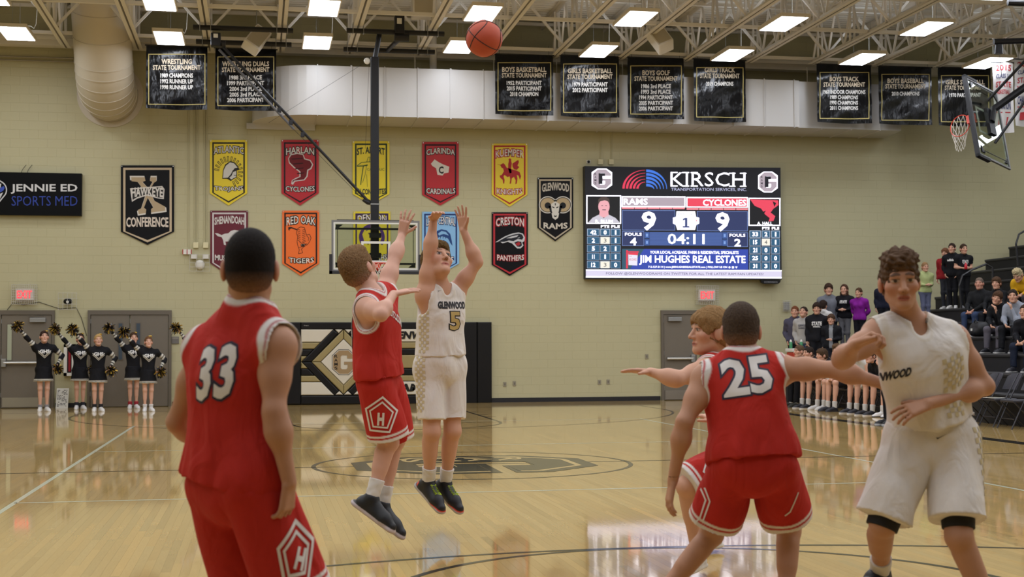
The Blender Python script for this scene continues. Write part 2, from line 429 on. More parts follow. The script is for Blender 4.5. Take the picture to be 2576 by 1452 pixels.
# conduit along the head of the wall
cp = thing('conduit_run', 'grey electrical conduit pair running along the top of the wall', 'conduit', (-6, 16.93, 7.8))
for z in (7.86, 7.94): MB().tube([(-9, 16.93, z), (-6.35, 16.93, z)], .018, 6).build('pipe', mat('galvanised', '8f8b82', .4, metal=.5), cp)
MB().box((-6.0, 16.88, 7.8), (-5.88, 16.98, 8.02)).build('junction_box', mat('galvanised'), cp)
pv = thing('vertical_pipe', 'cream vertical drop pipe behind the far backstop pipes', 'pipe', (1.6, 16.4, 8.2))
MB().tube([(1.6, 16.2, 9.1), (1.6, 16.2, 7.75)], .085, 14).build('pipe', M_cream, pv, smooth=True)

# ---- ceiling lights
def make_lamp():
    r = thing('ceiling_light', 'x', 'light', (0, 0, 0))
    h = MB(); a, b, c = .31, .66, .24
    h.raw([(-a,-b,0),(a,-b,0),(a,b,0),(-a,b,0),(-a,-b,.07),(a,-b,.07),(a,b,.07),(-a,b,.07),(-c,-b*.5,.13),(c,-b*.5,.13),(c,b*.5,.13),(-c,b*.5,.13)],
          [(0,1,5,4),(1,2,6,5),(2,3,7,6),(3,0,4,7),(4,5,9,8),(5,6,10,9),(6,7,11,10),(7,4,8,11),(8,9,10,11),(3,2,1,0)])
    h.build('housing', mat('lamp_housing', 'cfc4ae', .5), r)
    p = MB(); p.raw([(-.28,-.62,-.004),(.28,-.62,-.004),(.28,.62,-.004),(-.28,.62,-.004)], [(3,2,1,0)]); p.build('led_panel', M_ltg, r)
    p = MB(); p.raw([(-.2,-.3,.134),(.2,-.3,.134),(.2,.3,.134),(-.2,.3,.134)], [(0,1,2,3)]); p.build('added_uplight', emat('added_uplight_glow', 'e6f0ff', LAMP*.3), r)  # upward glow added above the housing to brighten the roof
    for s in (-1, 1): MB().tube([(0, s*.45, .12), (0, s*.45, .75)], .004, 4).build('hanging_wire', M_alum, r)
    MB().tube([(.1, .1, .13), (.16, .2, .22), (.24, .3, .24), (.3, .34, .2), (.34, .36, .3), (.36, .4, .75)], .008, 5).build('power_cord', M_white, r)
    return r
L0 = make_lamp(); first = True
LX = [-7.38+3.106*i for i in range(-1, 9)]; LYs = [14.2-3.1*k for k in range(10)]
ordn = ['leftmost', 'second', 'third', 'fourth', 'fifth', 'sixth', 'seventh', 'eighth']
for k, y in enumerate(LYs):
    for i, x in enumerate(LX):
        o = L0 if first else copy_tree(L0); first = False
        o.location = (x, y-.02*(x), 7.9)
        seen = (k == 0 and 1 <= i <= 8) or (k == 1 and 1 <= i <= 7)
        if seen:
            o['label'] = '%s ceiling light panel from the left in the %s row' % (ordn[i-1], 'far lower' if k == 0 else 'near upper'); o['group'] = 'visible ceiling lights'
        else:
            o['label'] = 'white ceiling light panel hanging under the joists out of view'; o['group'] = 'ceiling lights out of view'

# ---- ducts
rd = thing('round_duct', 'fat cream round air duct bending down into the wall', 'duct', (-5.6, 16, 6))
c0 = atY(278, 240, 17.0); x0 = c0[0]; z0 = c0[2]
path = [(x0, 17.0, z0), (x0, 16.62, z0)]
for t in np.linspace(0, 62, 7)[1:]:
    a = math.radians(t); R = 1.0
    path.append((x0-.02, 16.62-R*math.sin(a), z0+R*(1-math.cos(a))))
e = np.array(path[-1]); d = e-np.array(path[-2]); d /= np.linalg.norm(d)
path.append(tuple(e+d*1.2)); path.append(tuple(e+d*2.4+np.array([0, 0, .1])))
MB().tube(path, .62, 32).build('duct_body', M_rduct, rd, smooth=True)
MB().tube([(x0, 16.97, z0), (x0, 16.995, z0)], .74, 32).build('wall_flange', M_rduct, rd)
for i in list(range(1, len(path)-1)):
    p = np.array(path[i]); t = np.array(path[i+1])-np.array(path[i-1]); t /= np.linalg.norm(t)
    MB().tube([p-t*.012, p+t*.012], .632, 32).build('seam_ring', M_rduct, rd)
p = e+d*.6; MB().tube([p-d*.012, p+d*.012], .632, 32).build('seam_ring', M_rduct, rd)
xd = thing('rectangular_duct', 'long white rectangular air duct along the wall above the pennants', 'duct', (4, 16.2, 6.5))
Z0, Z1, Y0, Y1 = 6.56, 7.68, 15.55, 16.97
plan = [(-2.55, 16.97)]+[(-1.15-1.4*math.cos(math.radians(t)), 16.97-1.42*math.sin(math.radians(t))) for t in np.linspace(0, 90, 12)[1:]]
plan += [(10.35, Y0), (10.35, Y0+.1), (13.05, Y0+.18), (13.2, Y1)]
V = []; n = len(plan)
for z in (Z0, Z1): V += [(x, y, z) for x, y in plan]
F = [(i, i+1, n+i+1, n+i) for i in range(n-1)]+[tuple(range(n-1, -1, -1)), tuple(n+i for i in range(n))]
add('duct_body', V, F, M_duct, xd)
MB().box((-2.68, 16.93, 6.42), (-1.1, 16.98, 6.56)).build('wall_collar', M_duct, xd)
k = 0; x = -1.1
while x < 13:
    yb = Y0 if x < 10.3 else Y0+.16; s = .018 if k % 3 == 1 else .009
    q = MB().box((x-s, yb-.025, Z0-.02), (x+s, yb, Z1+.02)); q.box((x-s, yb, Z0-.025), (x+s, Y1, Z0)); q.build('duct_seam', M_duct, xd)
    x += .755; k += 1
# ================================================================== things on the back wall
VB = dict(rough=.28, bump=.35, bscale=5, bdist=.02)
def vinyl(c): return mat('vinyl_'+c, c, .4, spec=.15 if c[0] in '01' else .3, bump=.3, bscale=6, bdist=.02)
def ink(c): return mat('ink_'+c, c, .5, spec=.25)
def inset_pennant(P, t):
    (u0, v0, u1, vs, vt) = P; k = (vt-vs)/((u1-u0)/2)
    return (u0+t, v0+t, u1-t, vs-t*.1, vt-t*math.sqrt(1+k*k)*.92)
def pent(P):
    u0, v0, u1, vs, vt = P; return [(u0, v0), (u1, v0), (u1, vs), ((u0+u1)/2, vt), (u0, vs)]
def pennant(P, base, border, bw, bin_, top, bot, fill, outl, label, arch=3.5, logo=None, tb=None, bb_=None, group='school pennants'):
    o = thing('pennant', label, 'pennant', atY((P[0]+P[2])/2, P[4], 16.99), group)
    m = MB().prism([tuple(p) for p in pent(P)][::-1], lambda p: atY(p[0], p[1], 16.972), (0, .016, 0)); m.build('cloth', vinyl(base), o)
    A = pent(inset_pennant(P, bin_)); B = pent(inset_pennant(P, bin_+bw))
    Flat().poly(A, B[::-1]).build('border', ink(border), o, 16.970)
    for (u, v) in ((P[0]+2.5, P[1]+2.5), (P[2]-2.5, P[1]+2.5)):
        c = atY(u, v, 16.968); MB().tube([c, c+np.array([0, -.006, 0])], .012, 8).build('grommet', M_steel, o)
    for s, bx, ar in ((top, tb, arch), (bot, bb_, -arch*.5)):
        if not s: continue
        if outl: Flat().text(s, *bx, off=.1, arch=ar).build('lettering', ink(outl), o, 16.968)
        Flat().text(s, *bx, off=.012 if outl else .03, arch=ar).build('lettering', ink(fill), o, 16.966)
    if logo: logo(o, P)
    return o
def shp(o, m, *polys, y=16.967, name='emblem'):
    f = Flat()
    for p in polys: f.poly(p)
    return f.build(name, ink(m), o, y)
def rel(P, pts):        # emblem drawn on a 100-wide pennant
    k = (P[2]-P[0])/100.; return [(P[0]+x*k, P[1]+y*k) for x, y in pts]
def trojan(o, P):
    f = Flat()
    for t in range(16):
        a = math.radians(-55+t*15.5-90-25); c = rel(P, [(50, 86)])[0]; k = (P[2]-P[0])/100
        p0 = (c[0]+27*k*math.cos(a), c[1]+29*k*math.sin(a)); p1 = (c[0]+37*k*math.cos(a), c[1]+41*k*math.sin(a))
        f.line([p0, p1], 4.6)
    f.build('emblem', ink('2a2618'), o, 16.9675)
    f = Flat()
    for t in range(16):
        a = math.radians(-55+t*15.5-90-25)
        p0 = (c[0]+27*k*math.cos(a), c[1]+29*k*math.sin(a)); p1 = (c[0]+36*k*math.cos(a), c[1]+40*k*math.sin(a)); f.line([p0, p1], 2.0)
    f.build('emblem', ink('d9c440'), o, 16.9668)
    shp(o, '222018', rel(P, [(33,104),(35,80),(41,66),(54,57),(66,60),(76,72),(79,80),(72,82),(73,90),(71,101),(63,105),(56,110),(46,104)]), y=16.9664)
    shp(o, 'c9c7c0', rel(P, [(35,102),(37,81),(43,69),(54,60),(65,63),(74,74),(66,76),(60,84),(56,92),(48,101)]), rel(P, [(62,86),(70,83),(71,90),(69,100),(62,103),(57,106),(52,101),(58,96)]), y=16.966)
    shp(o, '222018', rel(P, [(60,82),(70,80),(70,82),(61,84)]), rel(P, [(64,94),(70,94),(70,95.5),(64,95.5)]), y=16.9656)
def funnel(o, P):
    shp(o, 'cfcac6', rel(P, [(18,50),(24,39),(42,35),(58,38),(63,50),(78,54),(85,66),(80,78),(72,82),(70,98),(62,108),(46,110),(36,112),(31,120),(26,118),(28,108),(38,102),(48,98),(48,86),(32,74),(20,62)]), y=16.9675)
    shp(o, '6d1a20', rel(P, [(20,50),(26,41),(42,37.5),(57,40),(61,52),(76,56),(82,66),(77,76),(69,80),(67,97),(60,106),(46,108),(34,109),(30,115),(29,109),(40,104),(51,99),(51,85),(34,72),(22,60)]), y=16.967)
    for k in range(4): shp(o, '3a0f14', rel(P, [(26+k*5,50+k*13),(56+k*2,48+k*13),(58,51+k*13),(28+k*5,53+k*13)]), y=16.9665)
def cross(o, P):
    f = Flat(); g = ink('2f5a38')
    f.line(rel(P, [(13,66),(24,58),(46,56),(58,58)]), 1.6).line(rel(P, [(13,68),(30,67),(40,65)]), 2.6).line(rel(P, [(38,57),(42,44),(47,43),(46,56)]), 1.2)
    f.line(rel(P, [(29,68),(26,88),(23,108),(22,118)]), 2.0).line(rel(P, [(38,64),(34,90),(27,112)]), 1.); f.line(rel(P, [(38,90),(40,124)]), .8)
    f.build('emblem', g, o, 16.967)
    q = rel(P, [(39,73),(86,80)]); Flat().text('CATHOLIC', q[0][0], q[0][1], q[1][0], q[1][1]).build('lettering', g, o, 16.9665)
def sweater_c(o, P):
    shp(o, 'd8d4cc', rel(P, [(24,60),(34,48),(46,56),(58,62),(74,68),(72,84),(60,86),(56,92),(42,90),(38,72),(28,66)]), y=16.967)
    q = rel(P, [(46,68),(58,86)]); Flat().text('C', *q[0], *q[1], off=.04).build('lettering', ink('24201f'), o, 16.9665)
def rider(o, P):
    r = 'a8282a'
    shp(o, r, rel(P, [(24,60),(32,55),(36,58),(42,68),(56,72),(70,76),(78,80),(82,92),(79,102),(75,90),(70,88),(72,98),(70,112),(66,114),(67,103),(62,93),(56,98),(54,112),(50,113),(52,100),(50,92),(44,94),(36,88),(33,92),(36,102),(35,112),(32,112),(31,102),(24,96),(22,90),(28,88),(34,78),(32,70),(27,67)]),
        rel(P, [(48,48),(54,48),(56,56),(54,70),(56,82),(50,84),(46,72),(46,58)]), rel(P, [(58,56),(74,46),(76,52),(72,62),(77,66),(70,74),(62,72),(58,64)]), rel(P, [(47,44),(51,41),(55,45),(54,48),(48,48)]))
    Flat().line(rel(P, [(16,58),(28,61)]), .7).build('emblem', ink(r), o, 16.967)
def mustang(o, P):
    shp(o, 'cbc8c6', rel(P, [(12,60),(20,60),(30,65),(38,61),(48,60),(54,54),(64,51),(74,53),(84,58),(86,64),(80,68),(72,66),(70,74),(84,80),(82,84),(68,80),(58,82),(62,92),(56,94),(50,82),(40,82),(42,92),(36,90),(34,78),(30,70),(20,68)]))
def tiger(o, P):
    k = '2a1c14'
    shp(o, k, rel(P, [(16,45),(24,44),(40,50),(40,53),(25,48),(19,51),(21,54),(17,53)]), y=16.967)
    body = [(42,48),(50,44),(60,46),(64,60),(66,66),(74,64),(78,74),(74,84),(68,92),(58,98),(52,104),(55,114),(44,117),(46,106),(42,94),(40,84),(42,70),(38,60)]
    Flat().line(rel(P, body), 1.1, True).build('emblem', ink(k), o, 16.967)
    f = Flat()
    for y in range(50, 84, 5):
        f.line(rel(P, [(42, y), (49, y+3)]), .9); f.line(rel(P, [(62, y), (54, y+3)]), .9)
    f.line(rel(P, [(46,84),(52,88),(58,86),(64,82)]), 1.).line(rel(P, [(50,94),(60,92),(66,90)]), 1.6).line(rel(P, [(66,68),(72,74),(70,82)]), 1.).line(rel(P, [(44,100),(52,98)]), .9)
    f.poly(rel(P, [(50,91),(62,89),(60,97),(52,98)])); f.build('emblem', ink(k), o, 16.9665)
    shp(o, 'e5ddd0', rel(P, [(52,92),(54,92),(53,95)]), rel(P, [(58,91),(60,91),(59,94)]), y=16.966)
def lion(o, P):
    q = rel(P, [(50, 70)])[0]; k = (P[2]-P[0])/100
    Flat().disc(*q, 35*k, 36*k, 32).build('emblem', ink('4a2a6c'), o, 16.9675)
    y = 'd6c234'
    shp(o, y, rel(P, [(24,62),(30,50),(36,44),(34,54),(40,50),(46,46),(50,54),(48,70),(52,82),(44,78),(40,92),(34,80),(30,90),(28,76)]), rel(P, [(54,50),(66,44),(74,58),(76,72),(70,86),(62,80),(60,62)]), rel(P, [(20,92),(34,84),(48,88),(54,94),(70,86),(82,94),(78,104),(50,110),(22,104)]), y=16.967)
    shp(o, '2c1840', rel(P, [(40,58),(46,58),(45,62),(41,62)]), rel(P, [(58,58),(64,58),(63,62),(59,62)]), rel(P, [(46,70),(56,70),(52,78),(49,78)]), y=16.9665)
def helmet(o, P):
    n = '27457e'
    shp(o, n, rel(P, [(34,62),(40,52),(52,47),(66,50),(76,60),(80,78),(82,92),(76,84),(70,72),(56,66),(46,68),(38,74)]), rel(P, [(44,84),(58,76),(70,84),(74,98),(66,108),(54,104),(46,98)]), y=16.9675)
    shp(o, '86b6de', rel(P, [(42,60),(52,52),(64,54),(72,64),(58,60),(46,64)]), rel(P, [(50,88),(58,82),(66,90),(64,100),(56,98)]), y=16.967)
    f = Flat()
    for i in range(4): f.line(rel(P, [(44+i*7, 62), (42+i*7, 72)]), 1.6)
    f.build('emblem', ink(n), o, 16.9665)
def cat_head(o, P):
    shp(o, 'c3c4c6', rel(P, [(10,83),(26,73),(38,66),(56,59),(74,56),(86,59),(92,70),(90,80),(84,84),(88,92),(80,100),(70,100),(62,92),(56,86),(44,82),(30,86),(24,82)]), y=16.9675)
    shp(o, '1a1d26', rel(P, [(16,82),(30,74),(44,67),(60,62),(76,59),(84,62),(88,70),(84,76),(72,74),(60,80),(48,78),(34,82)]), rel(P, [(62,84),(72,80),(82,82),(84,92),(78,96),(70,95)]), y=16.967)
    shp(o, 'c3c4c6', rel(P, [(40,72),(58,66),(74,63),(70,68),(54,72)]), rel(P, [(70,72),(78,69),(76,72)]), y=16.9665)
    shp(o, 'a8242c', rel(P, [(66,86),(76,82),(80,88),(74,93),(68,92)]), y=16.9665)
def ram(o, P):
    w_ = 'd6d2c8'; t_ = 'b5a07c'; k = '1a1a1c'
    f = Flat()
    for s in (-1, 1):
        c = rel(P, [(50+s*21, 76)])[0]; q = (P[2]-P[0])/100
        f.disc(c[0], c[1], 25*q, 24*q, 24)
    f.poly(rel(P, [(36,70),(50,60),(64,70),(62,92),(58,112),(50,118),(42,112),(38,92)])); f.build('emblem', ink(w_), o, 16.9678)
    for nm, c_, ra, y in ((0, k, 22.5, 16.9674), (1, t_, 20.5, 16.967)):
        f = Flat()
        for s in (-1, 1):
            c = rel(P, [(50+s*21, 76)])[0]; f.disc(c[0], c[1], ra*q, ra*.95*q, 24)
        f.build('emblem', ink(c_), o, y)
    f = Flat()
    for s in (-1, 1):
        c = rel(P, [(50+s*21, 78)])[0]; f.disc(c[0], c[1], 9*q, 9*q, 14)
        f.poly(rel(P, [(50+s*20, 78), (50+s*14, 98), (50+s*4, 100), (50+s*10, 80)]))
    f.build('emblem', ink(k), o, 16.9666)
    shp(o, w_, rel(P, [(38,74),(44,70),(50,66),(56,70),(62,74),(60,92),(56,108),(50,114),(44,108),(40,92)]), y=16.9662)
    shp(o, k, rel(P, [(41,80),(48,83),(47,86),(42,84)]), rel(P, [(59,80),(52,83),(53,86),(58,84)]), rel(P, [(46,104),(50,107),(54,104),(53,110),(47,110)]), rel(P, [(48,72),(52,72),(50,80)]), y=16.9658)
PN = [((528,352,622,486,517), 'e0c92e','2a2618',4.,6.,'ATLANTIC','TROJANS','d3cec4','26221a','yellow pennant with a crested helmet head, left end of upper row',trojan,(538,372,613,388),(540,468,611,481)),
 ((708,352,802,486,517), 'b32830','26161a',4.,6.,'HARLAN','CYCLONES','d9d4ce','241a1c','red pennant with dark funnel, second in upper row',funnel,(720,374,790,390),(719,468,791,480)),
 ((887,355,980,488,515), 'e2cf30','2c3a24',4.,6.,'ST. ALBERT','FALCONSAINTES','26342a',None,'yellow pennant with thin green cross, behind the backstop mast',cross,(898,374,968,390),(896,474,970,487)),
 ((1062,357,1154,490,517), 'b5272e','301a1e',4.,6.,'CLARINDA','CARDINALS','d9d4ce','241a1c','red pennant with white sweater patch above the raised hands',sweater_c,(1073,377,1144,391),(1073,473,1145,486)),
 ((1237,361,1327,490,520), 'e0c832','a8282a',4.,5.,'KUEMPER','KNIGHTS','d9cfc4','a8282a','yellow pennant with a red horse rider, right end of upper row',rider,(1247,380,1317,397),(1250,474,1313,487)),
 ((529,530,624,662,695), '64202e','c9c4c4',4.,5.,'SHENANDOAH','MUSTANGS','d3cfca',None,'maroon pennant with white running horse, behind the dark-haired head',mustang,(540,548,614,566),(541,641,613,654)),
 ((710,530,803,663,694), 'ea6f2e','2c1c14',4.,5.,'RED OAK','TIGERS','dcd6cc','2c1c14','orange pennant with black line tiger in the lower row',tiger,(721,548,793,567),(727,648,789,660)),
 ((889,532,982,665,696), 'd9c62e','3c2450',4.,5.,'DENISON','MONARCHS','dcd6cc','2a2030','yellow pennant with purple lion disc, seen through the backboard',lion,(900,543,972,560),(900,640,973,653)),
 ((1062,533,1155,663,690), '86b8e2','26396e',4.,5.,'LEWIS CENTRAL','TITANS','dcdcd8','26396e','light blue pennant with helmet, behind the shooting player',helmet,(1073,550,1145,568),(1078,646,1141,659)),
 ((1237,534,1328,666,694), '0f0e11','b32c34',4.5,4.,'CRESTON','PANTHERS','d8d5d0','a02a30','black pennant with red border and silver panther head',cat_head,(1248,551,1318,570),(1251,641,1318,654)),
 ((1352,447,1442,573,607), '0f0e10','b9ac94',4.,4.,'GLENWOOD','RAMS','cbc3b4',None,'black pennant with tan ram horns beside the video board',ram,(1364,464,1431,483),(1368,560,1427,574))]
for P, base, bd, bw, bi, t, b, fi, ou, lab, lg, tb, bx in PN:
    pennant(P, base, bd, bw, bi, t, b, fi, ou, lab, 4.5, lg, tb, bx)
def bigx(o, P):
    def X(s, c, y):
        f = Flat(); cx, cy = 376, 490
        for pts in ([(330,446),(364,446),(366,455),(358,458),(374,476),(384,458),(377,455),(379,446),(393,446),(393,457),(388,459),(376,479),(388,505),(415,520),(416,530),(380,535),(380,526),(386,522),(372,497),(362,523),(368,527),(367,536),(349,539),(347,528),(356,524),(368,487),(347,458),(331,456)],):
            f.poly([(cx+(x-cx)*s, cy+(yy-cy)*s) for x, yy in pts])
        f.build('emblem', ink(c), o, y)
    X(1.08, 'd8d4cc', 16.9676); X(1.0, 'b39f80', 16.9672)
    Flat().poly([(327,474),(408,468),(414,476),(412,501),(400,500),(370,492),(345,500),(332,508)]).build('emblem', ink('cfcac4'), o, 16.9668)
    Flat().poly([(330,477),(405,471),(411,478),(409,498),(398,497),(370,489),(345,496),(334,503)]).build('emblem', ink('2a2826'), o, 16.9666)
    Flat().text('HAWKEYE', 331, 474, 409, 496, off=.03, arch=3).build('lettering', ink('dad6d0'), o, 16.9662)
pennant((304,416,438,583,616), '0f0f11', 'c0ae92', 5.5, 6., None, 'CONFERENCE', 'd6cabc', None, 'large black pennant with tan letter X beside the dark sign', -2, bigx, None, (318,548,423,571))

# ---- dark sponsor sign at the left edge
sg = thing('sponsor_sign', 'flat black sign with white and blue lettering at the left edge', 'sign', atY(90, 540, 16.9))
a = atY(-60, 540, 16.88); b = atY(206, 437, 16.88); MB().box((a[0], 16.84, a[2]), (b[0], 16.99, b[2])).build('cabinet', mat('sign_black', '060708', .5, spec=.12), sg)
for s, bx, c, of in (('JENNIE ED', (28, 464, 194, 487), 'cfcfcf', .02), ('SPORTS MED', (29, 493, 195, 518), '31459a', -.005)):
    Flat().text(s, *bx, off=of).build('lettering', ink(c), sg, 16.836)
Flat().poly([(-14+32*math.cos(t), 478+27*math.sin(t)) for t in np.linspace(-1.6, .5, 12)]+[(0,508),(-14,520)]+[(-14+29*math.cos(t), 478+24*math.sin(t)) for t in np.linspace(.5, -1.6, 12)]).build('emblem', ink('c6c6c8'), sg, 16.836)
Flat().poly([(0,473),(9,468),(12,473),(8,480),(0,484)]).build('emblem', ink('3a52b0'), sg, 16.836)
Flat().poly([(-6,463),(3,462),(2,470),(-6,482)]).poly([(-4,490),(8,484),(0,500)]).build('emblem', ink('c6c6c8'), sg, 16.835)
for u in (53, 68):
    p = [atY(u+k*3-2*math.sin(k*.9), 437-k*5.5, 16.95) for k in range(5)]; MB().tube(p, .006, 5).build('loose_wire', M_bmat, sg)

# ---- video board
vb = thing('video_scoreboard', 'large lit video scoreboard on the wall showing 9 to 9', 'scoreboard', atY(1718, 707, 16.9))
A = atY(1470.5, 418, 16.8); B = atY(1966, 704, 16.8); SX0, SX1, SZ0, SZ1 = A[0], B[0], B[2], A[2]
MB().box((SX0, 16.78, SZ0), (SX1, 16.99, SZ1)).build('cabinet', mat('board_black', '0c0d12', .5), vb)
def smap(x, y, d=0.):      # screen units as seen in a 2050 x 1180 picture of the board
    t = (x-127)/2040.; yt = 113+t*32; yb = 1312.; xl = 127+10*(y-113)/1200; xr = 2165+18*(y-145)/1170
    s = (x-xl)/(xr-xl); q = (y-yt)/(yb-yt)
    return np.array([SX0+(SX1-SX0)*s, 16.776-d, SZ1+(SZ0-SZ1)*q])
def S(c, f, layer, name='screen_cell', k=1.):
    return f.build(name, emat('screen_%s_%d' % (c, int(k*100)), c, SCREEN*k*(2.1 if c == wh else 1.)), vb, mp=lambda u, v: smap(u, v, .002*layer))
wh = 'f4f2ff'
S('0a0c14', Flat().rect(133, 122, 2166, 1308), 0, 'screen_face')
nv = '2a3560'; teal = '285878'; gl = 'b0a2ac'
def ST(t, x0, y0, x1, y1, c=wh, off=.0, lay=4, **k): S(c, Flat().text(t, x0, y0, x1, y1, off=off, **k), lay, 'screen_lettering')
for gx, gy in ((197, 140), (1927, 166)):
    sc_ = lambda p, s: (gx+104+(p[0]-.5)*208*s, gy+110-(p[1]-.5)*222*s)
    S(wh, Flat().poly([sc_(p, 1.) for p in [(.3,0),(.7,0),(1,.2),(1,1-.4),(1,.64),(1,.82),(.72,1),(.28,1),(0,.82),(0,.18)]]), 1)
    S(gl, Flat().poly([sc_(((p[0]-.5)*.9+.5, (p[1]-.5)*.92+.5), 1.) for p in G_OUT]), 2)
    S('15151f', Flat().rect(gx+70, gy+50, gx+110, gy+165), 3); S('15151f', Flat().rect(gx+110, gy+50, gx+135, gy+80), 3)
    for i, ch in enumerate('RAMS'): ST(ch, gx+28, gy+46+i*33, gx+48, gy+70+i*33, '2a2630', .01)
f = Flat(); g = Flat()
for i in range(5):
    r = 235-i*36; f.poly([(745+(r)*math.cos(t), 352+(200-i*32)*math.sin(t)) for t in np.linspace(math.pi, 1.5*math.pi, 12)]+[(745+(r-24)*math.cos(t), 352+(196-i*32)*math.sin(t)) for t in np.linspace(1.5*math.pi, math.pi, 12)])
    g.poly([(755+r*math.cos(t)*.92, 355+(208-i*38)*math.sin(t)) for t in np.linspace(-math.pi/2, 0, 12)]+[(755+(r-8)*math.cos(t)*.92, 355+(180-i*38)*math.sin(t)) for t in np.linspace(0, -math.pi/2, 12)])
S('e23a58', f, 1); S('3f78e0', g, 1)
ST('KIRSCH', 1005, 175, 1792, 325, off=-.004); ST('TRANSPORTATION SERVICES, INC.', 1012, 342, 1805, 378, 'c6c8ea')
f = Flat()
for x in (1030, 1150, 1240): f.rect(x-24, 172, x+50, 184).rect(x-24, 316, x+50, 328)
for x in (1640, 1755): f.rect(x-22, 180, x+46, 190).rect(x-22, 318, x+46, 328)
S(wh, f, 4)
for x0, y0, x1, y1 in ((143, 425, 497, 727), (1825, 445, 2165, 742)):
    S(wh, Flat().frame(x0, y0, x1, y1, 11), 2); S('07080c', Flat().rect(x0+11, y0+11, x1-11, y1-11), 1)
S('e9a8b0', Flat().disc(322, 545, 58, 78).poly([(280,590),(365,590),(375,660),(270,660)]), 3, 'screen_portrait')
S('c8c4d0', Flat().poly([(165,712),(205,665),(270,630),(320,668),(372,630),(440,665),(482,712)]), 3, 'screen_portrait')
S('4a3c38', Flat().poly([(262,520),(264,470),(290,444),(340,440),(376,462),(382,520),(368,490),(330,478),(285,488)]), 4, 'screen_portrait')
S('2a2030', Flat().rect(296, 532, 312, 538).rect(336, 532, 352, 538).rect(305, 575, 342, 584), 4, 'screen_portrait')
S('e8455c', Flat().poly([(1840,460),(2140,470),(2145,520),(2090,560),(2060,600),(2110,640),(2090,690),(2040,695),(2050,660),(2000,620),(1960,560),(1890,530)]), 3, 'screen_portrait')
S('07080c', Flat().poly([(2080,480),(2120,500),(2100,540)]).poly([(1960,600),(2010,580),(1985,620)]), 4, 'screen_portrait')
ST('R. BLUM', 236, 686, 412, 715, off=.02); ST('A. HALL', 1918, 700, 2078, 730, off=.02)
S(wh, Flat().rect(503, 432, 1162, 549).rect(1170, 438, 1818, 550), 1)
S(gl, Flat().rect(514, 444, 1152, 538), 2); S('e8455c', Flat().rect(1182, 450, 1808, 541), 2)
ST('RAMS', 524, 458, 768, 522, off=.02); ST('CYCLONES', 1346, 466, 1797, 530, off=.02)
f = Flat()
for i in range(5): f.rect(506+i*131, 549, 631+i*131, 568)
for i in range(5): f.rect(1174+i*130, 556, 1298+i*130, 576)
S('f08a94', f, 2)
S('6a80b8', Flat().rect(508, 580, 1056, 795).rect(1282, 588, 1818, 800).rect(508, 803, 735, 960).rect(1600, 812, 1820, 966), 1)
S(nv, Flat().rect(514, 586, 1050, 789).rect(1288, 594, 1812, 794).rect(514, 809, 729, 954).rect(1606, 818, 1814, 960), 2)
S('3e5590', Flat().rect(790, 812, 1548, 955), 1)
f = Flat()
for i in range(9): f.rect(795, 818+i*15, 1543, 823+i*15)
S('4d68a6', f, 2)
f = Flat(); g = Flat()
for x in (740, 1550):
    for y in (812, 888): f.rect(x, y, x+48, y+68); g.rect(x+14, y+18, x+34, y+50)
S('3a5a9a', f, 2); S('7fa0dc', g, 3)
ST('9', 718, 602, 848, 786, off=.03); ST('9', 1486, 608, 1614, 792, off=.03)
S(wh, Flat().poly([(1070,590),(1262,590),(1272,650),(1306,660),(1306,720),(1275,735),(1262,788),(1078,788),(1062,735),(1032,720),(1032,660),(1065,650)]), 3)
ST('PERIOD', 1086, 608, 1250, 634, '4a5890', lay=5); S('3a4878', Flat().poly([(1156,660),(1182,660),(1182,748),(1204,748),(1204,765),(1132,765),(1132,748),(1156,748),(1156,682),(1134,690),(1134,672)]), 5, 'screen_lettering')
S('e8a0a8', Flat().poly([(1270,676),(1290,690),(1270,706)]), 4)
ST('FOULS', 538, 822, 708, 852, off=.02); ST('4', 594, 876, 652, 952, off=.03); ST('FOULS', 1626, 828, 1790, 858, off=.02); ST('2', 1680, 884, 1740, 958, off=.03)
ST('04:11', 980, 832, 1360, 938, off=.012)
S('2f46a8', Flat().rect(508, 992, 1824, 1208), 1); S('2c5468', Flat().poly([(508,992),(735,992),(590,1208),(508,1208)]), 2)
S('e23a50', Flat().rect(550, 1006, 568, 1200).rect(550, 1018, 680, 1030), 3); S('e6e2f0', Flat().poly([(572,1040),(668,1050),(664,1168),(574,1164)]), 3); S('e23a50', Flat().poly([(572,1034),(672,1032),(670,1060),(574,1054)]), 4)
ST('JIM', 580, 1066, 606, 1080, 'c86070', lay=5); ST('HUGHES', 580, 1090, 656, 1118, 'c86070', lay=5)
ST('YOUR LOCAL ACREAGE, FARM & RESIDENTIAL SPECIALISTS', 796, 1012, 1720, 1046, off=.012)
ST('JIM HUGHES REAL ESTATE', 686, 1062, 1792, 1160, off=.02); ST('712-527-3114 | www.JIMHUGHESREALESTATE.com | FOLLOW US ON', 778, 1172, 1600, 1198, off=.012)
S(wh, Flat().disc(1625, 1184, 10).rect(1650, 1174, 1672, 1194).poly([(1685,1176),(1710,1176),(1698,1196)]), 4)
L_ = [('42','0','1'),('2','3','1'),('5','2','1'),('11','1','1'),('12','3','0')]; R_ = [('33','2','1'),('15','4','1'),('21','0','0'),('25','0','0'),('31','3','0')]
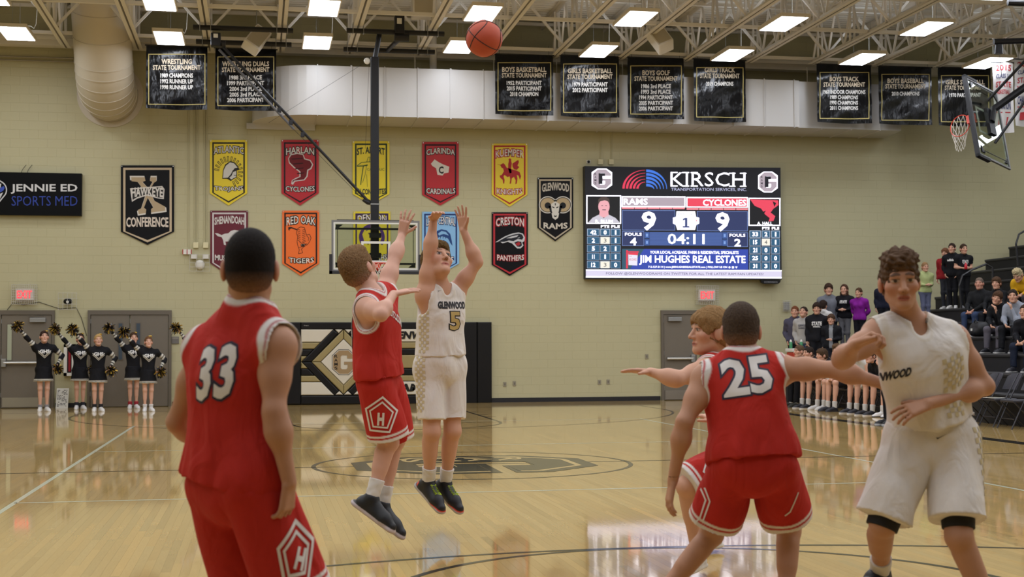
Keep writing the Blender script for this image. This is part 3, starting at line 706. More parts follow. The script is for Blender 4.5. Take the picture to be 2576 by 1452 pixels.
for tbl, cols, y0, dy in ((L_, ((152, 278), (286, 384), (392, 492)), 780, 86), (R_, ((1836, 1956), (1966, 2056), (2068, 2160)), 792, 84.5)):
    a = Flat(); b = Flat(); cw = Flat()
    for r, row in enumerate(tbl):
        y = y0+r*dy
        for c, (x0, x1) in enumerate(cols):
            a.rect(x0, y, x1, y+76); hl = (r == 0)
            (cw if (c == 1 and ((tbl is L_ and r in (1, 4)) or (tbl is R_ and r == 1))) else b).rect(x0+(6 if hl else 3), y+(6 if hl else 3), x1-(6 if hl else 3), y+76-(6 if hl else 3))
            w_ = sum(9 if q_ == '1' else 27 for q_ in row[c])+4*(len(row[c])-1)
            dark = (c == 1 and ((tbl is L_ and r in (1, 4)) or (tbl is R_ and r == 1)))
            ST(row[c], (x0+x1)/2-w_/2, y+18, (x0+x1)/2+w_/2, y+60, '3a3a44' if dark else wh, .03 if not dark else 0.)
    S('a8b8d0', a, 1); S(teal, b, 2); S('f2ecdc', cw, 2)
    ST('PTS', cols[1][0]+6, y0-36, cols[1][1]-8, y0-12, off=.03); ST('FLS', cols[2][0]+6, y0-36, cols[2][1]-8, y0-12, off=.03)
S('d8d2ea', Flat().rect(140, 1212, 2180, 1298), 1); S(wh, Flat().rect(140, 1212, 2180, 1222).rect(140, 1284, 2180, 1298), 2)
ST('FOLLOW @GLENWOODRAMS ON TWITTER FOR ALL THE LATEST RAM FAN UPDATES!', 345, 1240, 1985, 1272, '3a3270')
MB().prism([(1955,1316),(2170,1316),(2160,1342),(2140,1356),(1990,1356),(1965,1342)], lambda p: smap(p[0], p[1], .02), (0, .1, 0)).build('maker_plate', M_black, vb)
Flat().text('SCOREVISION', 1990, 1330, 2132, 1346).build('lettering', ink('9a9aa0'), vb, mp=lambda u, v: smap(u, v, .024))

# ---- conduits, boxes and fittings on the wall
def cage(name, label, u0, v0, u1, v1, dep, nx, nz, inner):
    o = thing(name, label, name.split('_')[-1] if name != 'exit_sign' else 'exit sign', atY((u0+u1)/2, v1, 16.95))
    A = atY(u0, v1, 16.99); B = atY(u1, v0, 16.99); y = 16.99-dep
    inner(o, A, B, y)
    g = MB()
    for i in range(nx+1):
        x = A[0]+(B[0]-A[0])*i/nx; g.tube([(x, 16.99, A[2]), (x, y, A[2]), (x, y, B[2]), (x, 16.99, B[2])], .004, 4)
    for j in range(nz+1):
        z = A[2]+(B[2]-A[2])*j/nz; g.tube([(A[0], 16.99, z), (A[0], y, z), (B[0], y, z), (B[0], 16.99, z)], .004, 4)
    g.build('wire_guard', mat('guard_wire', 'c9c8c2', .4, metal=.3), o); return o
def exit_in(s):
    def f(o, A, B, y):
        cx = (A[0]+B[0])/2; cz = (A[2]+B[2])/2; w2 = (B[0]-A[0])*.36; h2 = (B[2]-A[2])*.3
        MB().box((cx-w2, y+.04, cz-h2), (cx+w2, 16.99, cz+h2)).build('sign_box', M_white, o)
        P, T = glyphs('EXIT', .03); add('lettering', [(cx-w2*.8+1.6*w2*p[0], y+.035, cz-h2*.6+1.2*h2*p[1]) for p in P], T, emat('exit_red', 'ff3040', s), o)
    return f
cage('exit_sign', 'lit red exit sign in a wire cage over the left door', 32, 717, 95, 766, .16, 12, 8, exit_in(2.2))
cage('exit_sign', 'dim red exit sign in a wire cage under the video board', 1748, 720, 1803, 766, .16, 12, 8, exit_in(.7))
def strobe(o, A, B, y):
    c = (A+B)/2; MB().sphere((c[0], y+.09, c[2]), .09, 14, 10, (1.1, .7, .8)).build('camera_dome', M_black, o, smooth=True); MB().tube([(c[0], y+.04, c[2]-.01), (c[0], y+.02, c[2]-.01)], .03, 12).build('lens', M_white, o)
cage('caged_camera', 'dark dome camera in a wire cage between the doors', 149, 738, 195, 780, .18, 4, 3, strobe)
def siren(o, A, B, y):
    c = (A+B)/2; MB().sphere((c[0], 16.93, c[2]-.04), .11, 16, 10, (1, .5, 1)).build('dome', M_white, o, smooth=True)
    for s in (-1, 1): MB().bbox((c[0]+s*.13-.07, 16.88, c[2]+.09), (c[0]+s*.13+.07, 16.98, c[2]+.19), .01).build('strobe', M_white, o)
cage('caged_alarm', 'white round alarm in a wire cage below the conduits', 478, 641, 528, 683, .14, 3, 4, siren)
cage('caged_thermostat', 'small caged grey box on the wall right of the video board', 1968, 757, 1987, 783, .07, 5, 5, lambda o, A, B, y: MB().box((A[0]+.03, 16.94, A[2]+.03), (B[0]-.03, 16.99, B[2]-.03)).build('box', mat('grey_box', '8d8c88', .5), o))
cd_ = thing('wall_conduits', 'thin cream conduits running down to two boxes beside the yellow pennant', 'conduit', atY(500, 622, 16.98))
for u, v1 in ((474, 640), (490, 612), (496, 612), (515, 610), (520, 610)): MB().tube([atY(u, 270, 16.985), atY(u, v1, 16.985)], .012, 6).build('pipe', M_wall, cd_)
for u in (492, 517):
    a = atY(u-6, 624, 16.95); b = atY(u+7, 610, 16.95); MB().bbox((a[0], 16.93, a[2]), (b[0], 17.0, b[2]), .006).build('junction_box', mat('box_cream', 'd3cba4', .5), cd_)
a = atY(459, 640, 16.95); b = atY(482, 628, 16.95)
fa = thing('alarm_strobe', 'small white wall strobe with red stripes by the conduits', 'alarm', (a[0], 16.95, a[2]))
MB().bbox((a[0], 16.93, a[2]), (b[0], 17.0, b[2]), .006).build('body', M_white, fa)
for k in (0, .46, .92): MB().box((a[0]+(b[0]-a[0])*k, 16.926, a[2]), (a[0]+(b[0]-a[0])*(k+.09), 16.932, b[2])).build('stripe', ink('a8202c'), fa)
c2 = thing('wall_conduits', 'thin conduit pair ending in two boxes above the video board', 'conduit', atY(1525, 412, 16.98))
for u in (1511, 1538):
    MB().tube([atY(u, 325, 16.985), atY(u, 405, 16.985)], .012, 6).build('pipe', M_wall, c2)
    a = atY(u-6, 414, 16.95); b = atY(u+6, 401, 16.95); MB().bbox((a[0], 16.94, a[2]), (b[0], 17.0, b[2]), .006).build('junction_box', mat('box_cream'), c2)
c = atY(1481, 407, 16.95); cm = thing('wall_camera', 'tiny round camera at the top left corner of the video board', 'camera', c)
MB().sphere(c, .035, 10, 8).build('dome', M_bmat, cm, smooth=True); MB().box((c[0]-.05, 16.97, c[2]-.04), (c[0]+.05, 17, c[2]+.04)).build('mount', M_white, cm)
for i, (u, v) in enumerate(((1270, 967), (1294, 965), (1508, 962), (1530, 961), (1627, 897))):
    a = atY(u-4, v+6, 16.99); b = atY(u+4, v-6, 16.99)
    lab = ['wall outlet nearest the black pad, dark plate', 'wall outlet second from the black pad', 'wall outlet third from the black pad', 'wall outlet fourth from the black pad', 'wall plate left of the right-hand doors'][i]
    o = thing('wall_outlet', lab, 'outlet', (a[0], 16.99, a[2]), 'wall outlets'); MB().bbox((a[0], 16.985, a[2]), (b[0], 17.0, b[2]), .003).build('plate', mat('outlet_plate', 'a39c88' if i else '8f8874', .5), o)
    MB().box(((a[0]+b[0])/2-.015, 16.982, a[2]+.03), ((a[0]+b[0])/2+.015, 16.986, b[2]-.03)).build('socket', mat('outlet_dark', '6a655a', .6), o)
a = atY(432, 865, 16.98); b = atY(450, 847, 16.98); rs = thing('room_sign', 'small grey room sign right of the double doors', 'sign', (a[0], 16.98, a[2])); MB().bbox((a[0], 16.975, a[2]), (b[0], 17, b[2]), .003).build('plate', mat('sign_grey', '6b6763', .5), rs)
MB().box((a[0]+.01, 16.972, b[2]-.05), (b[0]-.01, 16.976, b[2]-.02)).build('band', ink('8d887f'), rs)
# extinguisher cabinet and poster board
a = atY(160, 946, 16.9); b = atY(189, 866, 16.9); fx = thing('extinguisher_cabinet', 'white wall cabinet with red extinguisher behind a cheerleader', 'cabinet', (a[0], 16.9, a[2]))
q = MB(); t = .07; q.box((a[0], 16.88, a[2]), (b[0], 17, a[2]+t)); q.box((a[0], 16.88, b[2]-t), (b[0], 17, b[2])); q.box((a[0], 16.88, a[2]), (a[0]+t, 17, b[2])); q.box((b[0]-t, 16.88, a[2]), (b[0], 17, b[2])); q.build('frame', M_white, fx)
MB().box((a[0]+.03, 16.97, a[2]+.03), (b[0]-.03, 16.995, b[2]-.03)).build('back_panel', mat('cab_dark', '3b2b30', .5), fx)
MB().tube([((a[0]+b[0])/2, 16.94, a[2]+.1), ((a[0]+b[0])/2, 16.94, b[2]-.16), ((a[0]+b[0])/2, 16.94, b[2]-.1)], [.03, .03, .012], 10).build('extinguisher', mat('red_enamel', '96202c', .3), fx)
a = atY(142, 1027, 16.86); b = atY(173, 977, 16.86)
pb = thing('poster_board', 'white board with handwritten notes leaning on the wall by the door', 'board', ((a[0]+b[0])/2, 16.8, 0))
MB().raw([(a[0],16.72,.0),(b[0],16.72,.0),(b[0],16.9,b[2]),(a[0],16.9,b[2]),(a[0],16.74,.0),(b[0],16.74,.0),(b[0],16.92,b[2]),(a[0],16.92,b[2])], [(0,1,2,3),(7,6,5,4),(0,4,5,1),(1,5,6,2),(2,6,7,3),(3,7,4,0)]).build('sheet', mat('paper_white', 'cfccc2', .6), pb)
rr = random.Random(5); q = MB()
for k in range(13):
    z0 = .04+.92*(b[2]-.03)*(k/13.); x = a[0]+.02
    while x < b[0]-.04:
        l = .015+rr.random()*.05; yv = lambda z: 16.72+.18*z/b[2]-.003
        if rr.random() < .8 and x+l < b[0]-.01: q.raw([(x, yv(z0), z0), (x+l, yv(z0), z0), (x+l, yv(z0+.014), z0+.014), (x, yv(z0+.014), z0+.014)], [(0, 1, 2, 3)])
        x += l+.012
q.build('handwriting', ink('55524e'), pb)

# ---- doors
M_door = mat('door_taupe', '6f675b', .45, var=.03); M_frame = mat('door_frame_taupe', '655d51', .45)
def door(n, x0, x1, h, leaves, bars, wins, kick, closer, label_extra=''):
    o = thing('door_%d' % n, None, None, ((x0+x1)/2, 16.98, 0)); tag(o, kind='structure')
    q = MB(); t = .06; q.box((x0, 16.93, 0), (x0+t, 17.01, h)); q.box((x1-t, 16.93, 0), (x1, 17.01, h)); q.box((x0+t, 16.93, h-.1), (x1-t, 17.01, h)); q.build('door_frame', M_frame, o)
    for i, (a, b) in enumerate(leaves):
        lf = MB().bbox((a, 16.955, .012), (b, 17.0, h-.105), .004).build('door_leaf', M_door, o)
        if wins[i]:
            wx0, wx1, wz0, wz1 = wins[i]
            MB().box((wx0-.02, 16.946, wz0-.02), (wx1+.02, 16.957, wz1+.02)).build('window_trim', M_frame, lf)
            MB().box((wx0, 16.942, wz0), (wx1, 16.947, wz1)).build('window_pane', mat('wired_pane' if n == 1 else 'dark_pane', 'a9ae98' if n == 1 else '4c5660', .12), lf)
        if bars[i]:
            z = 1.02; q = MB().tube([(a+.06, 16.9, z), (b-.12, 16.9, z)], .035, 10); q.build('push_bar', M_steel, lf, smooth=False)
            s = bars[i]; e0 = a+.06 if s < 0 else b-.12; MB().bbox((e0-.05, 16.87, z-.09), (e0+.05, 16.955, z+.09), .01).build('latch_case', M_alum, lf)
            MB().bbox((e0+.5*(-s) - .02, 16.885, z-.035), (e0+.5*(-s)+.02, 16.955, z+.035), .005).build('bar_bracket', M_bmat, lf)
        if kick: MB().box((a+.03, 16.95, .03), (b-.03, 16.956, .24)).build('kick_plate', M_steel, lf)
        if closer[i]:
            c = closer[i]; MB().bbox((c-.17, 16.88, h-.27), (c+.17, 16.955, h-.17), .008).build('door_closer', M_alum, lf); MB().beam((c-.2, 16.9, h-.13), (c+.15, 16.88, h-.145), .02, .02).build('closer_arm', M_frame, lf)
    for a, b in leaves:
        for z in (.25, 1.1, 1.9): MB().tube([(a-.004, 16.945, z), (a-.004, 16.945, z+.1)], .009, 6).build('hinge', M_alum, o)
    return o
door(1, -8.13, -6.92, 2.2, [(-8.06, -6.99)], [-1], [(-7.93, -7.84, 1.08, 1.88)], True, [-7.28])
door(2, -6.2, -4.35, 2.2, [(-6.13, -5.285), (-5.265, -4.42)], [0, 0], [(-5.52, -5.44, 1.08, 1.9), (-5.13, -5.05, 1.08, 1.9)], False, [0, 0])
door(3, 7.28, 9.17, 2.2, [(7.35, 8.19), (8.27, 9.1)], [1, -1], [0, 0], True, [7.62, 8.8])
cb = thing('loose_cable', 'thin dark cable drooping from exit sign past the camera cage', 'cable', atY(150, 790, 16.98))
MB().tube([atY(*p, 16.985) for p in ((18, 780), (32, 762), (60, 767), (98, 760), (125, 769), (150, 777), (192, 774), (205, 800), (218, 845))], .006, 5).build('cord', M_bmat, cb)

# ---- wall pad
wp = thing('wall_pad', 'padded wall mat with block letter G in a diamond, under the basket', 'wall pad', atY(980, 1015, 16.93))
M_pk = mat('pad_black', '101012', .35, spec=.35, bump=.1, bscale=60, bdist=.002); M_pt = mat('pad_tan', '9a8a5c', .35, bump=.1, bscale=60, bdist=.002); M_pw = mat('pad_cream', 'd3cbb9', .4, bump=.1, bscale=60, bdist=.002)
def pq(x, y): return (700+x/4.6, 790+y/4.6)
def pad(poly, m, y=16.885, d=.06, rnd=.012):
    bm = bmesh.new(); P = [atY(*pq(*p), y) for p in poly]
    c = sum(P)/len(P); vs = [bm.verts.new((p[0], y, p[2])) for p in P]; f = bm.faces.new(vs); f.normal_update()
    if f.normal.y > 0: f.normal_flip()
    r = bmesh.ops.extrude_face_region(bm, geom=[f]); ex = [v for v in r['geom'] if isinstance(v, bmesh.types.BMVert)]
    for v in ex: v.co.y -= .04
    fr = [g for g in r['geom'] if isinstance(g, bmesh.types.BMFace)][0]
    bmesh.ops.bevel(bm, geom=list(fr.edges), offset=.022, segments=3, affect='EDGES', profile=.5)
    for v in bm.verts:
        if v.co.y > y-.002: v.co.y = 16.995
    bm.verts.index_update(); V = [tuple(v.co) for v in bm.verts]; F = [[v.index for v in g.verts] for g in bm.faces]; bm.free()
    return add('pad_panel', V, F, m, wp)
A0 = atY(*pq(90, 1045), 16.93); A1 = atY(*pq(2467, 95), 16.93)
MB().box((A0[0], 16.93, .04), (A1[0], 16.995, A1[2])).build('backing_board', M_bmat, wp)
for p in ([(90,96),(258,96),(258,1045),(90,1045)], [(262,96),(2115,96),(2115,170),(262,176)], [(262,946),(2115,940),(2115,1040),(262,1045)], [(2125,94),(2296,94),(2300,1035),(2125,1038)], [(2303,94),(2467,94),(2470,1030),(2303,1035)], [(1985,175),(2115,175),(2115,935),(1985,935)]): pad(p, M_pk, 16.9)
def lx(y): return 270+abs(555-y)*.985     # edge of the black chevron
bands = [(180,326,M_pw),(332,404,M_pt),(410,484,M_pk),(490,552,M_pt),(560,630,M_pt),(636,710,M_pk),(716,784,M_pt),(790,938,M_pw)]
for y0, y1, m in bands: pad([(264, y0), (lx(y0)-4, y0), (lx(y1)-4, y1), (264, y1)], m)
for y0, y1, m in ((176,322,M_pw),(328,396,M_pt),(402,470,M_pk),(476,626,M_pt),(632,705,M_pk),(711,776,M_pt),(782,932,M_pw)):
    x0 = lambda y: 1510-lx(y)+4
    if y0 < 555 < y1: pad([(x0(y0), y0), (1980, y0), (1980, y1), (x0(y1), y1), (1242, 555)], m)
    else: pad([(x0(y0), y0), (1980, y0), (1980, y1), (x0(y1), y1)], m)
for s in (1, -1):
    fx_ = lambda p: (p[0] if s > 0 else 1510-p[0], p[1])
    pad([fx_(p) for p in [(272,552),(636,184),(692,222),(382,552)]], M_pk); pad([fx_(p) for p in [(272,558),(382,558),(700,890),(645,934)]], M_pk)
    pad([fx_(p) for p in [(388,552),(752,184),(752,288),(490,552)]], M_pt); pad([fx_(p) for p in [(388,558),(490,558),(754,824),(754,926)]], M_pt)
    pad([fx_(p) for p in [(656,180),(742,180),(699,222)]], M_pw); pad([fx_(p) for p in [(662,934),(748,934),(706,892)]], M_pw)
pad([(494,555),(755,292),(1016,555),(755,820)], M_pw)
def G2(s, t=0): return [pq(757+(p[0]-.5)*272*s, 559-(p[1]-.5)*296*s) for p in G_OUT]
gy = 16.843
Flat().poly(G2(1.0)).build('lettering', ink('1c1a1a'), wp, gy-.001); Flat().poly(G2(.955)).build('lettering', ink('d6cfc2'), wp, gy-.003); Flat().poly(G2(.91)).build('lettering', ink('a08662'), wp, gy-.005)
for i, ch in enumerate('RAMS'): Flat().text(ch, *pq(650, 472+i*46), *pq(686, 506+i*46), off=.02).build('lettering', ink('1c1a1a'), wp, gy-.007)
for s, b in (('GLENWOOD', (1240, 205, 1960, 284)), ('RAMS', (1330, 812, 1720, 892))):
    u0, v0 = pq(b[0], b[1]); u1, v1 = pq(b[2], b[3])
    Flat().text(s, u0+1.5, v0+1.5, u1+1.5, v1+1.5, off=.05, shear=.25).build('lettering', ink('a5966e'), wp, gy-.001); Flat().text(s, u0, v0, u1, v1, off=.05, shear=.25).build('lettering', ink('1c1a1a'), wp, gy-.003)
Flat().text('Dragon', *pq(298, 128), *pq(352, 142)).build('lettering', ink('c9c6be'), wp, 16.857)

# ---- banners hung under the roof
M_bv = mat('banner_vinyl', '08080a', .2, spec=.28, bump=.55, bscale=3.2, bdist=.05, stretch=(1.6, 1, .7))
M_gold = ink('b3a468'); M_bt = ink('c6b8a0'); M_bw = ink('cfcdc8')
BN = [(367,118,522,272,'WRESTLING',['1989 CHAMPIONS','1992 RUNNER UP','1998 RUNNER UP'],'first from the left'),
 (541,125,695,275,'WRESTLING DUALS',['1988 3rd PLACE','1999 PARTICIPANT','2004 3rd PLACE','2005 3rd PLACE','2006 PARTICIPANT'],'behind the diagonal brace'),
 (1246,140,1391,287,'BOYS BASKETBALL',['1952 PARTICIPANT','2015 PARTICIPANT','2018 CHAMPION'],'right below the ball'),
 (1411,143,1557,292,'GIRLS BASKETBALL',['1979 PARTICIPANT','2012 PARTICIPANT'],'with two lines of years'),
 (1580,148,1720,296,'BOYS GOLF',['1986 3rd PLACE','1993 3rd PLACE','1994 PARTICIPANT','2005 PARTICIPANT','2006 PARTICIPANT'],'above the video board, five lines'),
 (1746,152,1875,304,'GIRLS TRACK',['2019 CHAMPIONS'],'above the video board, one line of years'),
 (2056,165,2191,307,'BOYS TRACK',['1967 INDOOR CHAMPIONS','1989 CHAMPIONS','1990 CHAMPIONS','2011 CHAMPIONS'],'with four champions lines'),
 (2212,170,2343,311,'BOYS BASEBALL',['2010 CHAMPIONS'],'third from the right backboard side'),
 (2362,173,2492,315,'GIRLS SOFTBALL',['1970 PARTICIPANT'],'partly behind the raised glass backboard')]
def hung(u0, v0, u1, v1, Y, seed, m, lab, group, drop=0):
    A = atY(u0, v1, Y); B = atY(u1, v0, Y); rn = random.Random(seed); ph = rn.random()*6; X0, X1, Z0, Z1 = A[0], B[0], A[2], B[2]
    def disp(x, z):
        s = (x-X0)/(X1-X0); t = (Z1-z)/(Z1-Z0)
        return .02*np.sin(5*s+ph)*t + .014*np.sin(11*s+3*t+ph)*(.3+t*.7) + .03*np.sin(math.pi*s)*t*t + .008*np.sin(17*t+6*s)
    o = thing('hanging_banner', lab, 'banner', ((X0+X1)/2, Y, Z0), group)
    n = 24; V = []; F = []
    for j in range(n+1):
        for i in range(n+1):
            x = X0+(X1-X0)*i/n; z = Z1+(Z0-Z1)*j/n; s = i/n
            V.append((x, Y+float(disp(np.float64(x), np.float64(z))), z-(.012*math.sin(math.pi*s) if j == n else 0)))
    k = len(V); V += [(x, y+.004, z) for x, y, z in V]
    for j in range(n):
        for i in range(n):
            a = j*(n+1)+i; F.append((a, a+n+1, a+n+2, a+1)); F.append((k+a, k+a+1, k+a+n+2, k+a+n+1))
    add('sheet', V, F, m, o, smooth=True)
    MB().tube([(X0-.03, Y+.01, Z1), (X1+.03, Y+.01, Z1)], .016, 6).build('hanging_rod', M_bmat, o)
    for x in (X0+.1, X1-.1): MB().tube([(x, Y, Z1), (x, Y, 8.25)], .004, 4).build('cord', M_bmat, o)
    return o, (lambda x, z: disp(x, z))
def wavy(f, name, m, o, Y, disp, off):
    return f.build(name, m, o, Y, disp=lambda x, z: disp(x, z)-off)
for i, (u0, v0, u1, v1, t, ls, lab) in enumerate(BN):
    o, dp = hung(u0, v0, u1, v1, 15.3, i, M_bv, 'black tournament banner reading %s, %s' % (t.lower(), lab), 'black tournament banners')
    w_ = u1-u0; h_ = v1-v0; cx = (u0+u1)/2
    f = Flat(); n = 8
    a0, b0, a1, b1, tk = u0+.04*w_, v0+.115*h_, u1-.035*w_, v1-.055*h_, 1.9
    for k in range(n):
        f.rect(a0+(a1-a0)*k/n, b0, a0+(a1-a0)*(k+1)/n, b0+tk).rect(a0+(a1-a0)*k/n, b1-tk, a0+(a1-a0)*(k+1)/n, b1)
        f.rect(a0, b0+(b1-b0)*k/n, a0+tk, b0+(b1-b0)*(k+1)/n).rect(a1-tk, b0+(b1-b0)*k/n, a1, b0+(b1-b0)*(k+1)/n)
    wavy(f, 'gold_border', M_gold, o, 15.3, dp, .008)
    tw = min(.76, .052*len(t)+.02)*w_; top = v0+h_*(.2 if i not in (5,) else .12)
    wavy(Flat().text(t, cx-tw/2, top, cx+tw/2, top+h_*.078, off=.028), 'lettering', M_bt, o, 15.3, dp, .009)
    wavy(Flat().text('STATE TOURNAMENT', cx-.385*w_, top+h_*.1, cx+.385*w_, top+h_*.175, off=.02), 'lettering', M_bt, o, 15.3, dp, .009)
    for k, s in enumerate(ls):
        sw = .0375*len(s)*w_; y = top+h_*(.235+.094*k)
        wavy(Flat().text(s, cx-sw/2, y, cx+sw/2, y+h_*.066, off=.03), 'lettering', M_bw, o, 15.3, dp, .009)
M_wb = mat('white_banner', 'd6d3d2', .35, bump=.3, bscale=4, bdist=.03)
for i, (u0, v0, u1, v1, lab) in enumerate(((2500, 158, 2548, 332, 'white banner with red lettering nearest the glass backboard'), (2555, 150, 2604, 316, 'white banner with red lettering cut by the right edge'))):
    o, dp = hung(u0, v0, u1, v1, 13.6+i*.4, 30+i, M_wb, lab, 'white champions banners')
    w_ = u1-u0; h_ = v1-v0
    for s, y0, y1, c in (('2015' if i == 0 else '2018', .04, .12, 'b8323a'), ('CLASS 3A', .17, .23, '38406e'), ('STATE', .28, .36, 'b8323a'), ('BASKETBALL', .4, .46, 'b8323a'), ('CHAMPION', .56, .68, '38406e')):
        wavy(Flat().text(s, u0+.1*w_, v0+y0*h_, u1-.1*w_, v0+y1*h_, off=.02, arch=2), 'lettering', ink(c), o, 13.6+i*.4, dp, .009)
    wavy(Flat().rect(u0+.1*w_, v0+.71*h_, u1-.1*w_, v0+.725*h_).poly([(u0+.25*w_, v0+.8*h_), (u1-.2*w_, v0+.78*h_), (u1-.3*w_, v0+.9*h_), (u0+.2*w_, v0+.92*h_)]), 'emblem', ink('b8323a'), o, 13.6+i*.4, dp, .009)
# ================================================================== backstops, speakers, ball
M_bst = mat('backstop_black', '18181b', .4, spec=.35); M_rim = mat('rim_orange', 'cf3a1e', .35); M_net = mat('net_cord', 'd8d4cc', .7)
M_bpad = mat('board_pad', '1e1f24', .6); M_bw2 = mat('board_white', 'd5d6d0', .4)
def board_parts(o, X, Y, Z, N0, R_, U_, name='backboard', net=True, frame=True):
    """glass board; N0 = centre of the front face, R_ right, U_ up, third axis towards the court"""
    R_ = np.array(R_, float); U_ = np.array(U_, float); R_ /= np.linalg.norm(R_); U_ /= np.linalg.norm(U_); T = np.cross(R_, U_); c = np.array(N0, float)
    P = lambda x, z, t: c+R_*x+U_*z+T*t
    def bx(m, x0, x1, z0, z1, t0, t1):
        V = [P(x, z, t) for t in (t0, t1) for x, z in ((x0, z0), (x1, z0), (x1, z1), (x0, z1))]
        m.raw(V, [(0,3,2,1),(4,5,6,7),(0,1,5,4),(1,2,6,5),(2,3,7,6),(3,0,4,7)]); return m
    w, h = .915, .535
    gl = bx(MB(), -w+.03, w-.03, -h+.03, h-.03, -.02, -.008).build('glass_pane', M_glass, o)
    q = MB()
    for a in ((-w, w, h-.04, h), (-w, w, -h, -h+.04), (-w, -w+.04, -h+.04, h-.04), (w-.04, w, -h+.04, h-.04)): bx(q, *a, -.04, .0)
    q.build('board_frame', mat('board_frame_grey', '767676', .45, metal=.2), o)
    q = MB()
    for a in ((-w+.04, w-.04, h-.075, h-.041), (-w+.04, w-.04, -h+.041, -h+.075), (-w+.041, -w+.075, -h+.075, h-.075), (w-.075, w-.041, -h+.075, h-.075)): bx(q, *a, -.007, -.004)
    q.build('border_stripe', M_bw2, o)
    q = MB()
    for a in ((-.305, .305, .05, .1), (-.305, .305, -.35, -.3), (-.305, -.255, -.3, .05), (.255, .305, -.3, .05)): bx(q, *a, -.007, -.004)
    q.build('target_square', M_bw2, o)
    q = MB(); bx(q, -w-.045, w+.045, -h-.05, -h+.012, -.05, .03); bx(q, -w-.045, -w+.012, -h-.05, -h+.36, -.05, .03); bx(q, w-.012, w+.045, -h-.05, -h+.36, -.05, .03)
    q.build('edge_pad', M_bpad, o)
    q = MB()
    if frame: bx(q, -w+.08, w-.08, h-.19, h-.15, -.12, -.06); bx(q, -w+.08, w-.08, -h+.15, -h+.19, -.12, -.06); bx(q, -.8, .8, h-.02, h+.02, -.14, -.08); q.build('back_frame', M_bst, o)
    else: bx(q, -.3, .3, -.1, .1, -.12, -.04).build('back_frame', M_bst, o)
    for sx in (-1, 1):
        MB().tube([P(sx*.79, h-.17, -.07), P(sx*.79, -h+.17, -.07)], .008, 6).build('tie_rod', M_bst, o)
        for sz in (-1, 1): MB().raw([P(sx*(w-.09), sz*(h-.09), -.03), P(sx*(w-.24), sz*(h-.09), -.03), P(sx*(w-.09), sz*(h-.2), -.03), P(sx*(w-.09), sz*(h-.09), -.06), P(sx*(w-.24), sz*(h-.09), -.06), P(sx*(w-.09), sz*(h-.2), -.06)], [(0,1,2),(5,4,3),(0,3,4,1),(1,4,5,2),(2,5,3,0)]).build('corner_bracket', M_bst, o)
    # rim
    zr = -h+.15; rc = P(0, zr, .15+.2286)
    rim = MB().tube([rc+.2286*(R_*math.cos(a)+T*math.sin(a)) for a in np.linspace(0, 2*math.pi, 33)[:-1]], .009, 8, closed=True)
    bx(rim, -.1, .1, zr-.13, zr+.012, 0, .02); bx(rim, -.09, .09, zr-.09, zr+.006, .02, .16)
    rim.build('rim', M_rim, o)
    if net:
        q = MB(); n = 12; L = [(.225, 0), (.2, -.12), (.16, -.23), (.13, -.33), (.125, -.42)]
        for i in range(n):
            for s in (1, -1):
                pts = []
                for k, (r, z) in enumerate(L):
                    a = 2*math.pi*(i+s*.5*k)/n; pts.append(rc+r*(R_*math.cos(a)+T*math.sin(a))+np.array([0, 0, z]))
                q.tube(pts, .0055, 4)
        q.build('net', M_net, o)
BY = 13.1
bs = thing('basketball_backstop', 'ceiling-hung basketball backstop with glass backboard in the background', 'backstop', (0, BY+.3, 2.9))
board_parts(bs, 0, 0, 0, (0, BY, 3.435), (1, 0, 0), (0, 0, 1))
MB().bbox((-.085, BY+.2, 3.0), (.085, BY+.36, 7.45), .012).build('mast', M_bst, bs)
MB().box((-.12, BY+.1, 3.2), (.12, BY+.22, 3.3)).box((-.12, BY+.1, 3.62), (.12, BY+.22, 3.72)).build('mast_bracket', M_bst, bs)
MB().tube([(.0, BY+.28, 7.4), (.06, BY+.28, 7.7), (.1, BY+.28, 7.95)], .055, 10).build('mast_head', M_bst, bs)
a = np.array([-.09, BY+.28, 4.35]); b = np.array([-3.28, BY+.28, 7.72])
MB().tube([a, b], .03, 8).build('fold_brace', M_bst, bs); d_ = (b-a)/np.linalg.norm(b-a); n_ = np.array([d_[2], 0, -d_[0]])
MB().tube([a+d_*2.2-n_*.1, b-d_*.2-n_*.1], .026, 8).build('fold_brace', mat('brace_grey', '55565a', .4), bs)
MB().tube([a+d_*.1-n_*.05, a+d_*1.6-n_*.09, b-d_*.3-n_*.16], .004, 4).build('cable', M_bmat, bs)
MB().tube([a+np.array([.1, 0, 0]), a-np.array([.06, 0, -.02]), a-np.array([.16, 0, -.08])], [.04, .045, .03], 8).build('brace_knuckle', M_bst, bs)
MB().tube([(-.1, BY+.28, 4.34), (.1, BY+.28, 4.34)], .03, 10).box((-.092, BY+.19, 4.32), (.092, BY+.37, 4.345)).build('clamp_ring', M_alum, bs)
for k in range(3):
    c = a+d_*(2.0+k*.35)-n_*.05; MB().bbox(c-np.array([.04, .03, .05]), c+np.array([.04, .03, .05]), .008).build('brace_clip', M_bst, bs)
hub = MB().bbox(b-np.array([.1, .1, .16]), b+np.array([.1, .1, .12]), .02); hub.tube([b+np.array([.12, -.05, -.1]), b+np.array([.2, -.05, -.1])], .07, 10); hub.build('hub', M_bst, bs)
MB().box(b-np.array([.045, .108, -.01]), b+np.array([.045, -.1, .09])).build('hub_label', M_white, bs)
